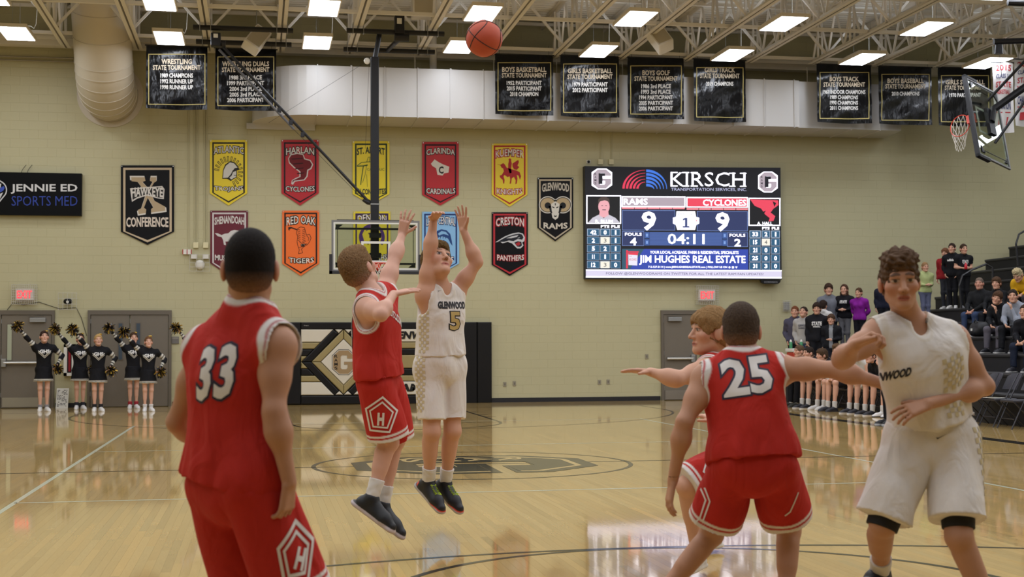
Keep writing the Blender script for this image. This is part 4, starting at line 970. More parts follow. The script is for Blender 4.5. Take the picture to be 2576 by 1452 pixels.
for x0, x1, y in ((-3.74, -1.7, 13.4), (-3.74, -1.7, 14.78), (-.6, 1.46, 13.2), (-.55, 1.49, 15.05)):
    MB().tube([(x0, y, 7.96), (x1, y, 7.96)], .055, 12).build('ceiling_pipe', M_bst, bs)
    for jx in JX:
        if x0 < jx < x1:
            for s in (-.11, .11): MB().tube([(jx+s, y-.07, 7.9), (jx+s, y-.07, 8.12), (jx+s, y+.07, 8.12), (jx+s, y+.07, 7.9), (jx+s, y-.07, 7.9)], .008, 5).build('u_bolt', M_alum, bs)
MB().tube([(.72, 13.2, 7.96), (.5, 13.9, 7.9), (.42, 15.05, 7.96)], .05, 10).build('stay_pipe', M_bst, bs)
c = np.array([.5, 13.15, 8.1]); MB().bbox(c-np.array([.1, .12, .2]), c+np.array([.1, .12, .2]), .02).tube([c+np.array([-.1, 0, -.25]), c+np.array([.2, 0, -.25])], .1, 12).build('winch', M_bst, bs)
MB().box(c+np.array([-.06, -.125, 0]), c+np.array([.04, -.12, .12])).build('winch_label', M_white, bs)
MB().tube([(-.12, BY+.25, 7.38), (-2.2, BY+.25, 6.0)], .003, 4).tube([(-.12, BY+.22, 7.3), (-.2, BY+.22, 5.5)], .003, 4).build('cable', M_bmat, bs)
MB().sphere((-.16, BY+.25, 7.36), .07, 10, 8, (1, .5, 1)).build('pulley', M_white, bs)
# folded side backstop at the upper right
c0 = atD(2476, 268, 28.5); Rr = cd(-.20, -.97, -.10); Uu0 = cd(.55, .22, -.80); Tt = np.cross(Rr, Uu0); Tt /= np.linalg.norm(Tt); Uu = np.cross(Tt, Rr)
sb = thing('side_backstop', 'folded side basket with glass backboard and orange rim, upper right', 'backstop', c0)
ax = atD(2430, 202, 28.6); bx_ = atD(2462, 386, 27.9); cx_ = atD(2484, 150, 29.5)
Rr = bx_-ax; Rr /= np.linalg.norm(Rr); q = cx_-ax; q -= Rr*np.dot(q, Rr); q /= np.linalg.norm(q)
N_ = np.cross(Rr, q)
if np.dot(N_, CR) > 0: Rr = -Rr
cen = (ax+bx_)/2+q*.5
board_parts(sb, 0, 0, 0, cen, Rr, q, frame=False)
e = cen-np.cross(Rr, q)*.1
p1 = atD(2640, 175, 28.6); p2 = atD(2500, 275, 28.6)
MB().tube([e, p2, p1], .075, 12).build('mast', M_bst, sb)
MB().tube([e+Rr*.5, atD(2600, 130, 28.4)], .03, 8).build('stay_pipe', M_bst, sb); MB().tube([e-Rr*.5, atD(2600, 225, 28.4)], .03, 8).build('stay_pipe', M_bst, sb)
MB().tube([atD(2500, 105, 28), atD(2640, 100, 28)], .06, 10).build('ceiling_pipe', M_bst, sb)
MB().tube([atD(2535, 6, 25.5), atD(2640, 10, 25.5)], .06, 10).build('ceiling_pipe', M_bst, sb)
MB().tube([atD(2512, 112, 28), atD(2512, 136, 28)], [.07, .09], 10).build('pulley_block', M_bst, sb)
MB().tube([atD(2514, 136, 28), atD(2520, 190, 28.4)], .006, 4).build('cable', M_alum, sb)
# loudspeakers under the roof
def speaker(u, v, D, w, h, d, tilt, rot, label):
    c = atD(u, v, D); o = thing('ceiling_speaker', label, 'speaker', c, 'ceiling loudspeakers')
    m = Matrix.Rotation(math.radians(rot), 4, Vector(CF)) @ Matrix.Rotation(math.radians(tilt), 4, Vector(CR))
    b = MB().bbox((-w/2, -d/2, -h/2), (w/2, d/2, h/2), .03)
    b.V = [tuple(np.array(m @ Vector(v_))+c) for v_ in b.V]; b.build('cabinet', M_cream, o)
    g = MB().box((-w*.42, -d/2-.004, -h*.42), (w*.42, -d/2+.004, h*.42)); g.V = [tuple(np.array(m @ Vector(v_))+c) for v_ in g.V]; g.build('grille', mat('speaker_grille', 'b3a88f', .7), o)
    MB().tube([c+np.array([0, 0, h*.4]), c+np.array([0, 0, h*.4+.45])], .01, 5).build('hanger', M_alum, o)
    return o
speaker(645, 101, 30.2, .38, .6, .3, -35, 28, 'cream ceiling speaker tilted behind the second black banner')
speaker(1660, 98, 30.0, .36, .6, .32, -30, -30, 'cream ceiling speaker tilted beside a light above the golf banner')
speaker(1065, 22, 29.5, .5, .4, .4, 0, 0, 'cream ceiling speaker hanging above the far backstop pipes')
# ball in the air
bc = atD(1218, 97, 9.1); br = .1205
M_ball = mat('ball_leather', 'b54a2c', .55, bump=.5, bscale=420, bdist=.002, var=.06, vscale=20)
sp = MB().sphere((0, 0, 0), br, 40, 28); ball = add('basketball', np.array(sp.V)+bc, sp.F, M_ball, org=bc, smooth=True); tag(ball, 'orange basketball in flight below the ceiling lights', 'ball')
R3 = np.array(Matrix.Rotation(.6, 3, 'X') @ Matrix.Rotation(.5, 3, 'Y'))
def seam(pts):
    P = [bc+R3@(np.array(p)/np.linalg.norm(p)*br*1.0) for p in pts]; return P
T_ = np.linspace(0, 2*math.pi, 49)[:-1]; q = MB()
q.tube(seam([(math.cos(t), math.sin(t), 0) for t in T_]), .0032, 5, closed=True); q.tube(seam([(math.cos(t), 0, math.sin(t)) for t in T_]), .0032, 5, closed=True)
for s in (1, -1): q.tube(seam([(s*(.62+.25*math.cos(2*t)), math.cos(t)*.8, math.sin(t)*.8) for t in T_]), .0032, 5, closed=True)
q.build('seam', mat('ball_seam', '241a18', .6), ball)
# ================================================================== people: smooth blended volumes turned into one surface
f32 = np.float32
def nrm(v): v = np.asarray(v, float); return v/(np.linalg.norm(v)+1e-12)
class SDF:
    def __init__(s): s.ops = []
    def cap(s, a, b, ra, rb=None, k=.02, n=None, sq=1., flat=False, sub=False):
        a = np.asarray(a, float); b = np.asarray(b, float); rb = ra if rb is None else rb
        m = max(ra, rb)+k+.02; s.ops.append(('cap', a, b, ra, rb, k, n, sq, flat, sub, np.minimum(a, b)-m, np.maximum(a, b)+m)); return s
    def ell(s, c, r, R=None, k=.02, sub=False):
        c = np.asarray(c, float); R = np.eye(3) if R is None else R; m = max(r)+k+.02
        s.ops.append(('ell', c, np.asarray(r, float), R, k, sub, c-m, c+m)); return s
    def plane(s, c, n): s.ops.append(('pla', np.asarray(c, float), nrm(n))); return s
    def bounds(s):
        L = [(o[-2], o[-1]) for o in s.ops if o[0] != 'pla' and not o[-3 if o[0] == 'cap' else -3] is True]
        return np.min([l[0] for l in L], 0), np.max([l[1] for l in L], 0)
    def grid(s, lo, hi, h):
        ax = [np.arange(lo[i], hi[i]+h, h) for i in range(3)]
        F = np.ones([len(a) for a in ax], f32)
        for o in s.ops:
            if o[0] == 'pla':
                c, n = o[1], o[2]
                d = (ax[0]-c[0])[:, None, None]*n[0]+(ax[1]-c[1])[None, :, None]*n[1]+(ax[2]-c[2])[None, None, :]*n[2]
                np.maximum(F, d.astype(f32), out=F); continue
            bl, bh = o[-2], o[-1]; sl = []
            for i in range(3):
                i0 = np.searchsorted(ax[i], bl[i]); i1 = np.searchsorted(ax[i], bh[i]); sl.append((i0, i1))
            if any(b-a < 1 for a, b in sl): continue
            x = ax[0][sl[0][0]:sl[0][1]].astype(f32)[:, None, None]; y = ax[1][sl[1][0]:sl[1][1]].astype(f32)[None, :, None]; z = ax[2][sl[2][0]:sl[2][1]].astype(f32)[None, None, :]
            S_ = F[sl[0][0]:sl[0][1], sl[1][0]:sl[1][1], sl[2][0]:sl[2][1]]
            if o[0] == 'cap':
                _, a, b, ra, rb, k, n, sq, flat, sub = o[:10]; ab = b-a; L2 = float(ab@ab)+1e-12
                dx = x-f32(a[0]); dy = y-f32(a[1]); dz = z-f32(a[2])
                t = (dx*f32(ab[0])+dy*f32(ab[1])+dz*f32(ab[2]))/f32(L2); tt = np.clip(t, 0, 1)
                qx = dx-tt*f32(ab[0]); qy = dy-tt*f32(ab[1]); qz = dz-tt*f32(ab[2])
                if n is not None:
                    g = (qx*f32(n[0])+qy*f32(n[1])+qz*f32(n[2]))*f32(1/sq-1); qx = qx+g*f32(n[0]); qy = qy+g*f32(n[1]); qz = qz+g*f32(n[2])
                d = np.sqrt(qx*qx+qy*qy+qz*qz)-(f32(ra)+f32(rb-ra)*tt)
                if flat: d = np.maximum(d, (t-1)*f32(math.sqrt(L2)))
            else:
                _, c, r, R, k, sub = o[:6]
                dx = x-f32(c[0]); dy = y-f32(c[1]); dz = z-f32(c[2]); k0 = 0; k1 = 0
                for i in range(3):
                    q = dx*f32(R[i][0])+dy*f32(R[i][1])+dz*f32(R[i][2]); k0 = k0+(q/f32(r[i]))**2; k1 = k1+(q/f32(r[i]**2))**2
                k0 = np.sqrt(k0); d = k0*(k0-1)/(np.sqrt(k1)+f32(1e-9))
            if sub:
                e = -d; h_ = np.clip(k-np.abs(S_-e), 0, None)/f32(max(k, 1e-5)); S_[...] = np.maximum(S_, e)+h_*h_*f32(k*.25)
            else:
                h_ = np.clip(k-np.abs(S_-d), 0, None)/f32(max(k, 1e-5)); S_[...] = np.minimum(S_, d)-h_*h_*f32(k*.25)
        return F, np.array([a[0] for a in ax])
def snet(F, o, h):
    S_ = F < 0; c = np.zeros([n-1 for n in F.shape], np.int8)
    for i in (0, 1):
        for j in (0, 1):
            for k in (0, 1): c += S_[i:F.shape[0]-1+i, j:F.shape[1]-1+j, k:F.shape[2]-1+k]
    act = (c > 0) & (c < 8); idx = np.argwhere(act); n = len(idx)
    if n == 0: return np.zeros((0, 3)), np.zeros((0, 4), int)
    mp = np.full(act.shape, -1, np.int32); mp[act] = np.arange(n)
    co = np.array([(i, j, k) for i in (0, 1) for j in (0, 1) for k in (0, 1)])
    vals = np.stack([F[idx[:, 0]+q[0], idx[:, 1]+q[1], idx[:, 2]+q[2]] for q in co], 1)
    acc = np.zeros((n, 3)); cnt = np.zeros(n)
    for a in range(8):
        for b in range(a+1, 8):
            if abs(co[a]-co[b]).sum() != 1: continue
            m = (vals[:, a] < 0) != (vals[:, b] < 0); t = np.where(m, vals[:, a]/(vals[:, a]-vals[:, b]+1e-20), 0)
            acc += np.where(m[:, None], co[a]+t[:, None]*(co[b]-co[a]), 0); cnt += m
    V = (idx+acc/cnt[:, None])*h+o; Q = []
    for ax in range(3):
        sl0 = [slice(None)]*3; sl1 = [slice(None)]*3; sl0[ax] = slice(0, -1); sl1[ax] = slice(1, None)
        A = S_[tuple(sl0)]; B = S_[tuple(sl1)]; e = np.argwhere(A != B); p, q = (ax+1) % 3, (ax+2) % 3
        e = e[(e[:, p] > 0) & (e[:, q] > 0) & (e[:, p] < F.shape[p]-1) & (e[:, q] < F.shape[q]-1)]
        if not len(e): continue
        flip = ~A[e[:, 0], e[:, 1], e[:, 2]]
        def cell(dp, dq):
            w = e.copy(); w[:, p] += dp; w[:, q] += dq; return mp[w[:, 0], w[:, 1], w[:, 2]]
        f = np.stack([cell(-1, -1), cell(0, -1), cell(0, 0), cell(-1, 0)], 1); f[flip] = f[flip][:, ::-1]; Q.append(f)
    Q = np.concatenate(Q); return V, Q[(Q >= 0).all(1)]
def surf(sdf, h, fine=(), lim=None):
    lo, hi = sdf.bounds()
    if lim is not None: lo = np.maximum(lo, lim[0]); hi = np.minimum(hi, lim[1])
    F, o = sdf.grid(lo, hi, h); V, Q = snet(F, o, h)
    for a, b, hh in fine:
        a = np.asarray(a); b = np.asarray(b); c = V[Q].mean(1); Q = Q[~((c > a) & (c < b)).all(1)]
        F, o = sdf.grid(a-hh*3, b+hh*3, hh); v, q = snet(F, o, hh); c = v[q].mean(1); q = q[((c > a-hh*.5) & (c < b+hh*.5)).all(1)]
        Q = np.concatenate([Q, q+len(V)]); V = np.concatenate([V, v])
    u = np.unique(Q); mp = np.zeros(len(V), int); mp[u] = np.arange(len(u)); return V[u], mp[Q]
def vnorm(V, Q):
    n = np.cross(V[Q[:, 2]]-V[Q[:, 0]], V[Q[:, 3]]-V[Q[:, 1]]); N = np.zeros_like(V)
    for i in range(4): np.add.at(N, Q[:, i], n)
    return N/(np.linalg.norm(N, axis=1)[:, None]+1e-12)
def folds(V, Q, amp, freq, seed, axis=None, st=.25):
    r = np.random.default_rng(seed); d = 0; P = V
    if axis is not None: axis = nrm(axis); P = V-np.outer(V@axis, axis)*(1-st)
    for k in range(6):
        w = r.normal(size=3); w /= np.linalg.norm(w); f = freq*(.6+.9*r.random()); d = d+np.sin(P@w*f+r.random()*6.28+1.5*np.sin(P@np.roll(w, 1)*f*.5))
    return V+vnorm(V, Q)*(d*amp/3.)[:, None]
def hand(S_, w, d, pn, side, curl=25., spread=6., L=.19, thumb=35., curls=None):
    """palm and five fingers. w wrist, d along the hand, pn palm side normal, side = direction of the thumb"""
    d = nrm(d); pn = nrm(np.asarray(pn, float)-d*np.dot(pn, d)); sd = np.cross(d, pn)
    if np.dot(sd, side) < 0: sd = -sd
    k = L/.19; pc = w+d*.055*k
    for s in (-.026, -.009, .009, .026): S_.cap(w+d*.012*k+sd*s*k*.7, w+d*.09*k+sd*s*k, .0135*k, .0125*k, k=.012)
    ln = [.066, .078, .073, .058]; px = [.03, .0105, -.0095, -.028]
    for i in range(4):
        a0 = math.radians((px[i]/.03)*spread); cu = math.radians(curls[i] if curls else curl); dd = nrm(d*math.cos(a0)+sd*math.sin(a0)); p = w+d*.088*k+sd*px[i]*k; l = ln[i]*k
        for j, fr in enumerate((.45, .32, .23)):
            ang = cu*(.5+j*.75); v = dd*math.cos(ang)+pn*math.sin(ang); q = p+v*l*fr*1.18; S_.cap(p, q, (.0092-.0008*j)*k, (.0086-.001*j)*k, k=.004); p = q
    ta = math.radians(thumb); p = w+d*.025*k+sd*.024*k+pn*.006*k; v = nrm(d*math.cos(ta)+sd*math.sin(ta)+pn*.25)
    q = p+v*.045*k; S_.cap(p, q, .0125*k, .0105*k, k=.01); v2 = nrm(v+d*.35+pn*.15); S_.cap(q, q+v2*.032*k, .0102*k, .0085*k, k=.004)
def mitten(S_, w, d, pn, L=.18):
    d = nrm(d); pn = nrm(np.asarray(pn, float)-d*np.dot(pn, d)); k = L/.18
    S_.cap(w, w+d*.09*k, .034*k, .036*k, k=.02, n=pn, sq=.5); S_.cap(w+d*.09*k, w+nrm(d+pn*.4)*.165*k, .033*k, .024*k, k=.015, n=pn, sq=.5)
    sd = np.cross(d, pn); S_.cap(w+d*.03*k, w+d*.08*k+sd*.045*k, .014*k, .012*k, k=.012)
def frame_of(J):
    lat = nrm(J['sr']-J['sl']); up = nrm(J['nek']-J['pel']); fr = nrm(np.cross(up, lat)); lat = np.cross(fr, up); return lat, up, fr
def torso(S_, J, s, o=0., m=1., fem=False):
    lat, up, fr = frame_of(J)
    S_.cap(J['pel'], J['che'], .142*s*m+o, .158*s*m+o, k=.05, n=fr, sq=.68)
    S_.cap(J['che'], J['nek']-up*.07*s, .158*s*m+o, .10*s*m+o, k=.05, n=fr, sq=.68)
    S_.cap(J['sl']-up*.012*s, J['sr']-up*.012*s, .058*s*m+o, k=.06)
    S_.cap(J['che']+lat*.07*s+fr*.03*s+up*.06*s, J['sr']-up*.03*s, .075*s*m+o, .06*s*m+o, k=.05); S_.cap(J['che']-lat*.07*s+fr*.03*s+up*.06*s, J['sl']-up*.03*s, .075*s*m+o, .06*s*m+o, k=.05)
    for c_ in 'lr': S_.cap(J['nek']-up*.01*s, J['s'+c_]-up*.0*s, .05*s*m+o, .046*s*m+o, k=.05)
    if fem:
        for q in (-1, 1): S_.ell(J['che']+lat*.065*q*s+fr*.075*s+up*.03*s, [.06*s+o, .055*s+o, .06*s+o], k=.04)
def pelvis(S_, J, s, o=0., m=1., gl=True):
    lat, up, fr = frame_of(J)
    S_.cap(J['pl'], J['pr'], .086*s*m+o, k=.05, n=fr, sq=.95); S_.cap(J['pel'], (J['pl']+J['pr'])/2, .14*s*m+o, .13*s*m+o, k=.05, n=fr, sq=.75)
    if gl:
        for q in (J['pl'], J['pr']): S_.ell(q-fr*.035*s-up*.02*s, [.078*s*m+o]*3, k=.06)
def arm(S_, J, c, s, o=0., m=1., part='ul'):
    a, b, w = J['s'+c], J['e'+c], J['w'+c]
    if 'u' in part:
        S_.cap(a, b, .053*s*m+o, .041*s*m+o, k=.035); S_.ell(a+nrm(b-a)*.02*s, [.059*s*m+o]*3, k=.05); t = a+(b-a)*.48; S_.ell(t, [.046*s*m+o]*3, k=.06)
    if 'l' in part:
        S_.cap(b, w, .040*s*m+o, .026*s*m+o, k=.02); t = b+(w-b)*.28; S_.ell(t, [.0395*s*m+o]*3, k=.06)
def leg(S_, J, c, s, o=0., m=1., part='ul'):
    h, kn, an = J['p'+c], J['k'+c], J['a'+c]
    if 'u' in part: S_.cap(h, kn, .087*s*m+o, .058*s*m+o, k=.04)
    if 'l' in part:
        sh = nrm(an-kn); th = nrm(kn-h); bk = -nrm(np.cross(np.cross(th, sh), sh)) if np.linalg.norm(np.cross(th, sh)) > .15 else None
        fr = nrm(J['t'+c]-an); fr = nrm(fr-sh*np.dot(fr, sh))
        S_.cap(kn, an, .053*s*m+o, .036*s*m+o, k=.03); S_.cap(kn+(an-kn)*.2-fr*.02*s, kn+(an-kn)*.45-fr*.012*s, .048*s*m+o, .04*s*m+o, k=.04); S_.ell(kn+fr*.016*s, [.045*s*m+o]*3, k=.03)
def headframe(J): 
    f = nrm(J['hf']); u = np.asarray(J.get('hu', (0, 0, 1.)), float); u = nrm(u-f*np.dot(u, f)); return np.cross(f, u), f, u
def head(S_, J, s, detail=True, fem=False):
    r, f, u = headframe(J); R = np.array([r, f, u]); c = J['hd']; q = lambda x, y, z: c+(r*x+f*y+u*z)*s
    E = lambda p, rad, k, sub=False: S_.ell(q(*p), [v*s for v in rad], R, k*s, sub)
    S_.cap(J['nek']-nrm(q(0, -.02, -.06)-J['nek'])*.03, q(0, -.025, -.05), (.062 if not fem else .05)*s, (.06 if not fem else .047)*s, k=.03)
    E((0, -.012, .03), (.077, .098, .092), .02); E((0, .022, -.035), (.061, .073, .082), .03); E((0, .05, -.085), (.036, .036, .034), .035); E((0, .084, -.1), (.019, .014, .016), .02)
    for x in (-1, 1):
        S_.cap(q(x*.046, .0, -.068), q(x*.015, .07, -.1), .018*s, .015*s, k=.025*s); E((x*.046, .055, -.02), (.026, .026, .022), .03)
        E((x*.083, -.016, -.01), (.012, .025, .036), .008)
        if detail: E((x*.033, .098, .013), (.018, .016, .011), .016, True); E((x*.033, .076, .012), (.0145, .013, .0125), .003)
    S_.cap(q(-.04, .078, .034), q(.04, .078, .034), .014*s, k=.02*s)
    S_.cap(q(0, .09, .015), q(0, .114, -.026), .009*s, .0135*s, k=.014*s)
    if detail:
        for x in (-1, 1): E((x*.013, .1, -.03), (.0095, .012, .009), .008)
        S_.cap(q(-.02, .088, -.061), q(.02, .088, -.061), .0075*s, k=.008*s); S_.cap(q(-.017, .087, -.071), q(.017, .087, -.071), .0085*s, k=.006*s); E((0, .1, -.066), (.022, .012, .0016), .003, True)
def face_col(V, J, s, skin, brow, big=True):
    r, f, u = headframe(J); d = (V-J['hd'])/s; x = d@r; y = d@f; z = d@u; C = np.tile(np.array(lin(skin)), (len(V), 1))
    near = (np.linalg.norm(d, axis=1) < .16)
    def mixc(m, col, a): C[:] = C*(1-(m*a)[:, None])+np.array(lin(col))*(m*a)[:, None]
    sm = lambda v: np.clip(1.5-v, 0, .5)*2
    ax = np.abs(x); fr = near*(y > .05)
    g = np.exp(-(((ax-.045)/.022)**2+((z+.03)/.025)**2))*fr; mixc(g, 'b8695a', .3)
    g = near*np.exp(-(((ax-.08)/.012)**2+((z+.01)/.04)**2)); mixc(g, 'b5604e', .45)
    g = sm(((ax-.033)/.021)**2+((z-.036-.006*np.sin(ax*60))/.0065)**2)*fr; mixc(g, brow, .8)
    if big:
        g = sm(((ax-.033)/.0155)**2+((z-.012)/.0068)**2)*fr; mixc(g, 'b9aca6', .9)
        g = sm(((ax-.033)/.0072)**2+((z-.0125)/.0068)**2)*fr; mixc(g, '2c2420', .95)
        g = sm(((ax-.033)/.0175)**2+((z-.0195)/.0025)**2)*fr; mixc(g, '3a2a24', .8)
        g = sm(((ax-.006)/.0045)**2+((z+.037)/.0035)**2)*fr; mixc(g, '5c2e28', .7)
        g = sm((x/.025)**2+((z+.0655)/.0105)**2)*fr*(y > .07); mixc(g, 'a8574f', .75); g = sm((x/.024)**2+((z+.066)/.0016)**2)*fr; mixc(g, '5a2a28', .8)
    else:
        g = sm(((ax-.033)/.014)**2+((z-.012)/.008)**2)*fr; mixc(g, '3c2c28', .75); g = sm((x/.024)**2+((z+.065)/.009)**2)*fr; mixc(g, '8e4440', .8)
    return C
def hair(J, s, style, h, seed=1):
    r, f, u = headframe(J); R = np.array([r, f, u]); q = lambda x, y, z: J['hd']+(r*x+f*y+u*z)*s; S_ = SDF(); E = lambda p, rad, k=.02, sub=False: S_.ell(q(*p), [v*s for v in rad], R, k*s, sub)
    t = dict(buzz=.004, short=.009, crop=.017, fringe=.022, curly=.010, long=.02, pony=.01, bun=.01).get(style, .012)
    E((0, -.014, .033), (.079+t*.7, .1+t*.9, .093+t)); E((0, -.04, -.02), (.074+t*.5, .07+t*.8, .075))
    if style in ('fringe',): E((0, .04, .065), (.072, .06, .045), .03); E((-.0, -.05, -.01), (.082, .062, .06), .03); 
    if style == 'curly': E((0, .012, .103), (.08, .092, .054), .02)
    if style == 'crop': E((0, .035, .095), (.07, .06, .035), .03)
    if style == 'long':
        for x in (-1, 1): S_.cap(q(x*.075, -.02, .02), q(x*.085, .01, -.2), .03*s, .025*s, k=.03*s)
        S_.cap(q(0, -.07, 0), q(0, -.06, -.22), .07*s, .05*s, k=.03*s)
    if style == 'bun': E((0, -.09, .1), (.035, .035, .035), .01)
    if style == 'pony': S_.cap(q(0, -.1, .06), q(0, -.13, -.1), .03*s, .015*s, k=.01)
    zf = dict(fringe=.054, curly=.07, crop=.07).get(style, .076)
    if style in ('long',): n = (0, 1., -.25); p = (0, .055, .05)
    else: n = (0, .42, -.9); p = (0, .03, -.035)
    S_.plane(q(*p), r*n[0]+f*n[1]+u*n[2])
    if style not in ('long', 'pony', 'bun'): S_.plane(q(0, -.08, -.085), -u*.9-f*.3)
    for x in (-1, 1): E((x*.095, .0, -.02), (.035, .032, .036), .008, True)
    if style != 'long': E((0, .118, -.012), (.08, .078, zf+.014), .008, True)
    V, Q = surf(S_, h)
    a = dict(buzz=.0008, short=.0018, crop=.004, fringe=.003, curly=.009).get(style, .003)*s
    if style == 'curly': V = folds(V, Q, a, 170, seed)
    elif style == 'fringe': V = folds(V, Q, a, 260, seed, u, .25)
    else: V = folds(V, Q, a, 650, seed)
    return V, Q
def hair_col(V, J, s, col, skin, fade):
    r, f, u = headframe(J); z = (V-J['hd'])@u/s; k = np.clip((-.012-z)/.06, 0, 1)*fade; n = np.random.default_rng(3).normal(0, .12, len(V))
    return (np.array(lin(col))*(1-k[:, None])+np.array(lin(skin))*k[:, None]*.8)*(1+n[:, None])
def shoe(an, toe, s=1., up=(0, 0, 1.), h=.006, high=False):
    """low trainer: ankle joint, point the toes aim at, sole normal"""
    u = nrm(up); f = nrm(np.asarray(toe, float)-an); f = nrm(f-u*np.dot(f, u)); H = an-u*.088*s-f*.062*s; r = np.cross(f, u); S_ = SDF(); P = lambda a, b, c=0: H+f*a*s+u*b*s+r*c*s
    S_.cap(P(.03, .04), P(.19, .036), .041*s, .046*s, k=.02); S_.cap(P(.19, .034), P(.25, .026), .045*s, .032*s, k=.02); S_.cap(P(.04, .03), P(.06, .095), .042*s, .043*s, k=.02); S_.cap(P(.07, .08), P(.17, .05), .04*s, .033*s, k=.02)
    S_.cap(P(.01, .012), P(.25, .012), .045*s, .04*s, k=.01, n=u, sq=.5)
    S_.plane(H, -u); S_.plane(P(.05, .115), nrm(u-f*.25)); V, Q = surf(S_, h); z = (V-H)@u/s; x = (V-H)@f/s; y = (V-H)@r/s; return V, Q, x, y, z
def limb_band(a, b, r0, r1, h, off=.004):
    S_ = SDF(); d = nrm(np.asarray(b)-a); S_.cap(a, b, r0, r1, flat=True); S_.plane(a, -d); return surf(S_, h)
def paint(base, V, layers):
    C = np.tile(np.array(lin(base)), (len(V), 1))
    for m, c in layers:
        m = np.clip(m, 0, 1)[:, None]; C = C*(1-m)+np.array(lin(c))*m
    return C
def band(d, lo, hi, soft=.002): return np.clip((d-lo)/soft+.5, 0, 1)*np.clip((hi-d)/soft+.5, 0, 1)
def seg_dist(V, a, b):
    ab = b-a; t = np.clip((V-a)@ab/(ab@ab), 0, 1); return np.linalg.norm(V-a-t[:, None]*ab, axis=1)
# prints laid on a garment
def densify(V2, F2, L):
    bm = bmesh.new(); vs = [bm.verts.new((p[0], p[1], 0)) for p in V2]
    for f in F2:
        try: bm.faces.new([vs[i] for i in f])
        except ValueError: pass
    bmesh.ops.triangulate(bm, faces=bm.faces[:])
    for _ in range(5):
        e = [x for x in bm.edges if x.calc_length() > L]
        if not e: break
        bmesh.ops.subdivide_edges(bm, edges=e, cuts=1); bmesh.ops.triangulate(bm, faces=bm.faces[:])
    bm.verts.index_update(); V = np.array([v.co[:2] for v in bm.verts]); F = [[v.index for v in f.verts] for f in bm.faces]; bm.free(); return V, F
def lay(bvh, V2, F2, c, xa, ya, m, parent, name='print', lift=.0022, L=.012, reach=.35, n=None):
    """V2 in metres around c, thrown along -n on to the garment"""
    V2, F2 = densify(V2, F2, L); xa = nrm(xa); ya = np.asarray(ya, float); n = nrm(np.cross(xa, ya)) if n is None else nrm(n); ya = nrm(ya-xa*np.dot(xa, ya)*.0)
    P = []; ok = []
    for x, y in V2:
        o_ = c+xa*x+ya*y+n*reach; h_ = bvh.ray_cast(Vector(o_), Vector(-n), reach*2)
        if h_[0] is None: P.append(o_); ok.append(False)
        else: P.append(np.array(h_[0])+n*lift); ok.append(True)
    F = [f for f in F2 if all(ok[i] for i in f)]
    u = sorted({i for f in F for i in f}); mp = {k: i for i, k in enumerate(u)}
    if not F: return None
    return add(name, [P[i] for i in u], [[mp[i] for i in f] for f in F], m, parent)
def bvh_of(V, Q): return BVHTree.FromPolygons([tuple(v) for v in V], [tuple(map(int, q)) for q in Q])
def word(t, w, h, off=.02, shear=0.):
    P, T = glyphs(t, off); return [((p[0]-.5)*w+shear*(p[1]-.5)*h, (p[1]-.5)*h) for p in P], T
def poly2(*loops):
    P, T = tess(loops); return P, T
M_skin = mat('skin', 'c79a82', .55, attr=True, spec=.35, var=.05, vscale=30); MATS['skin'].node_tree.nodes['Principled BSDF'].inputs['Subsurface Weight'].default_value = .0
M_hair = {}
def hmat(): return mat('hair', '3a2c22', .8, spec=.15, attr=True, var=.45, vscale=220, bump=.5, bscale=420, bdist=.003)
def cloth():
    if 'garment' in MATS: return MATS['garment']
    m = mat('garment', 'ffffff', .8, attr=True, spec=.2, var=.04, vscale=60, bump=.12, bscale=500, bdist=.001)
    nt = m.node_tree; N = nt.nodes; L = nt.links; bp = [n for n in N if n.type == 'BUMP'][0]
    tc = N.new('ShaderNodeTexCoord'); mp = N.new('ShaderNodeMapping'); mp.inputs['Scale'].default_value = (1., 1., .55); L.new(tc.outputs['Object'], mp.inputs['Vector'])
    n = N.new('ShaderNodeTexNoise'); n.inputs['Scale'].default_value = 7.5; n.inputs['Detail'].default_value = 2.5; n.inputs['Distortion'].default_value = 1.4; n.inputs['Roughness'].default_value = .45; L.new(mp.outputs['Vector'], n.inputs['Vector'])
    b2 = N.new('ShaderNodeBump'); b2.inputs['Strength'].default_value = .55; b2.inputs['Distance'].default_value = .035
    L.new(n.outputs['Fac'], b2.inputs['Height']); L.new(b2.outputs['Normal'], bp.inputs['Normal']); return m
def knit(): return mat('sock_knit', 'd4d1cc', .85, attr=True, spec=.2, bump=.3, bscale=300, bdist=.001)
def leather(): return mat('trainer', 'ffffff', .5, attr=True, spec=.4, bump=.1, bscale=200, bdist=.002)
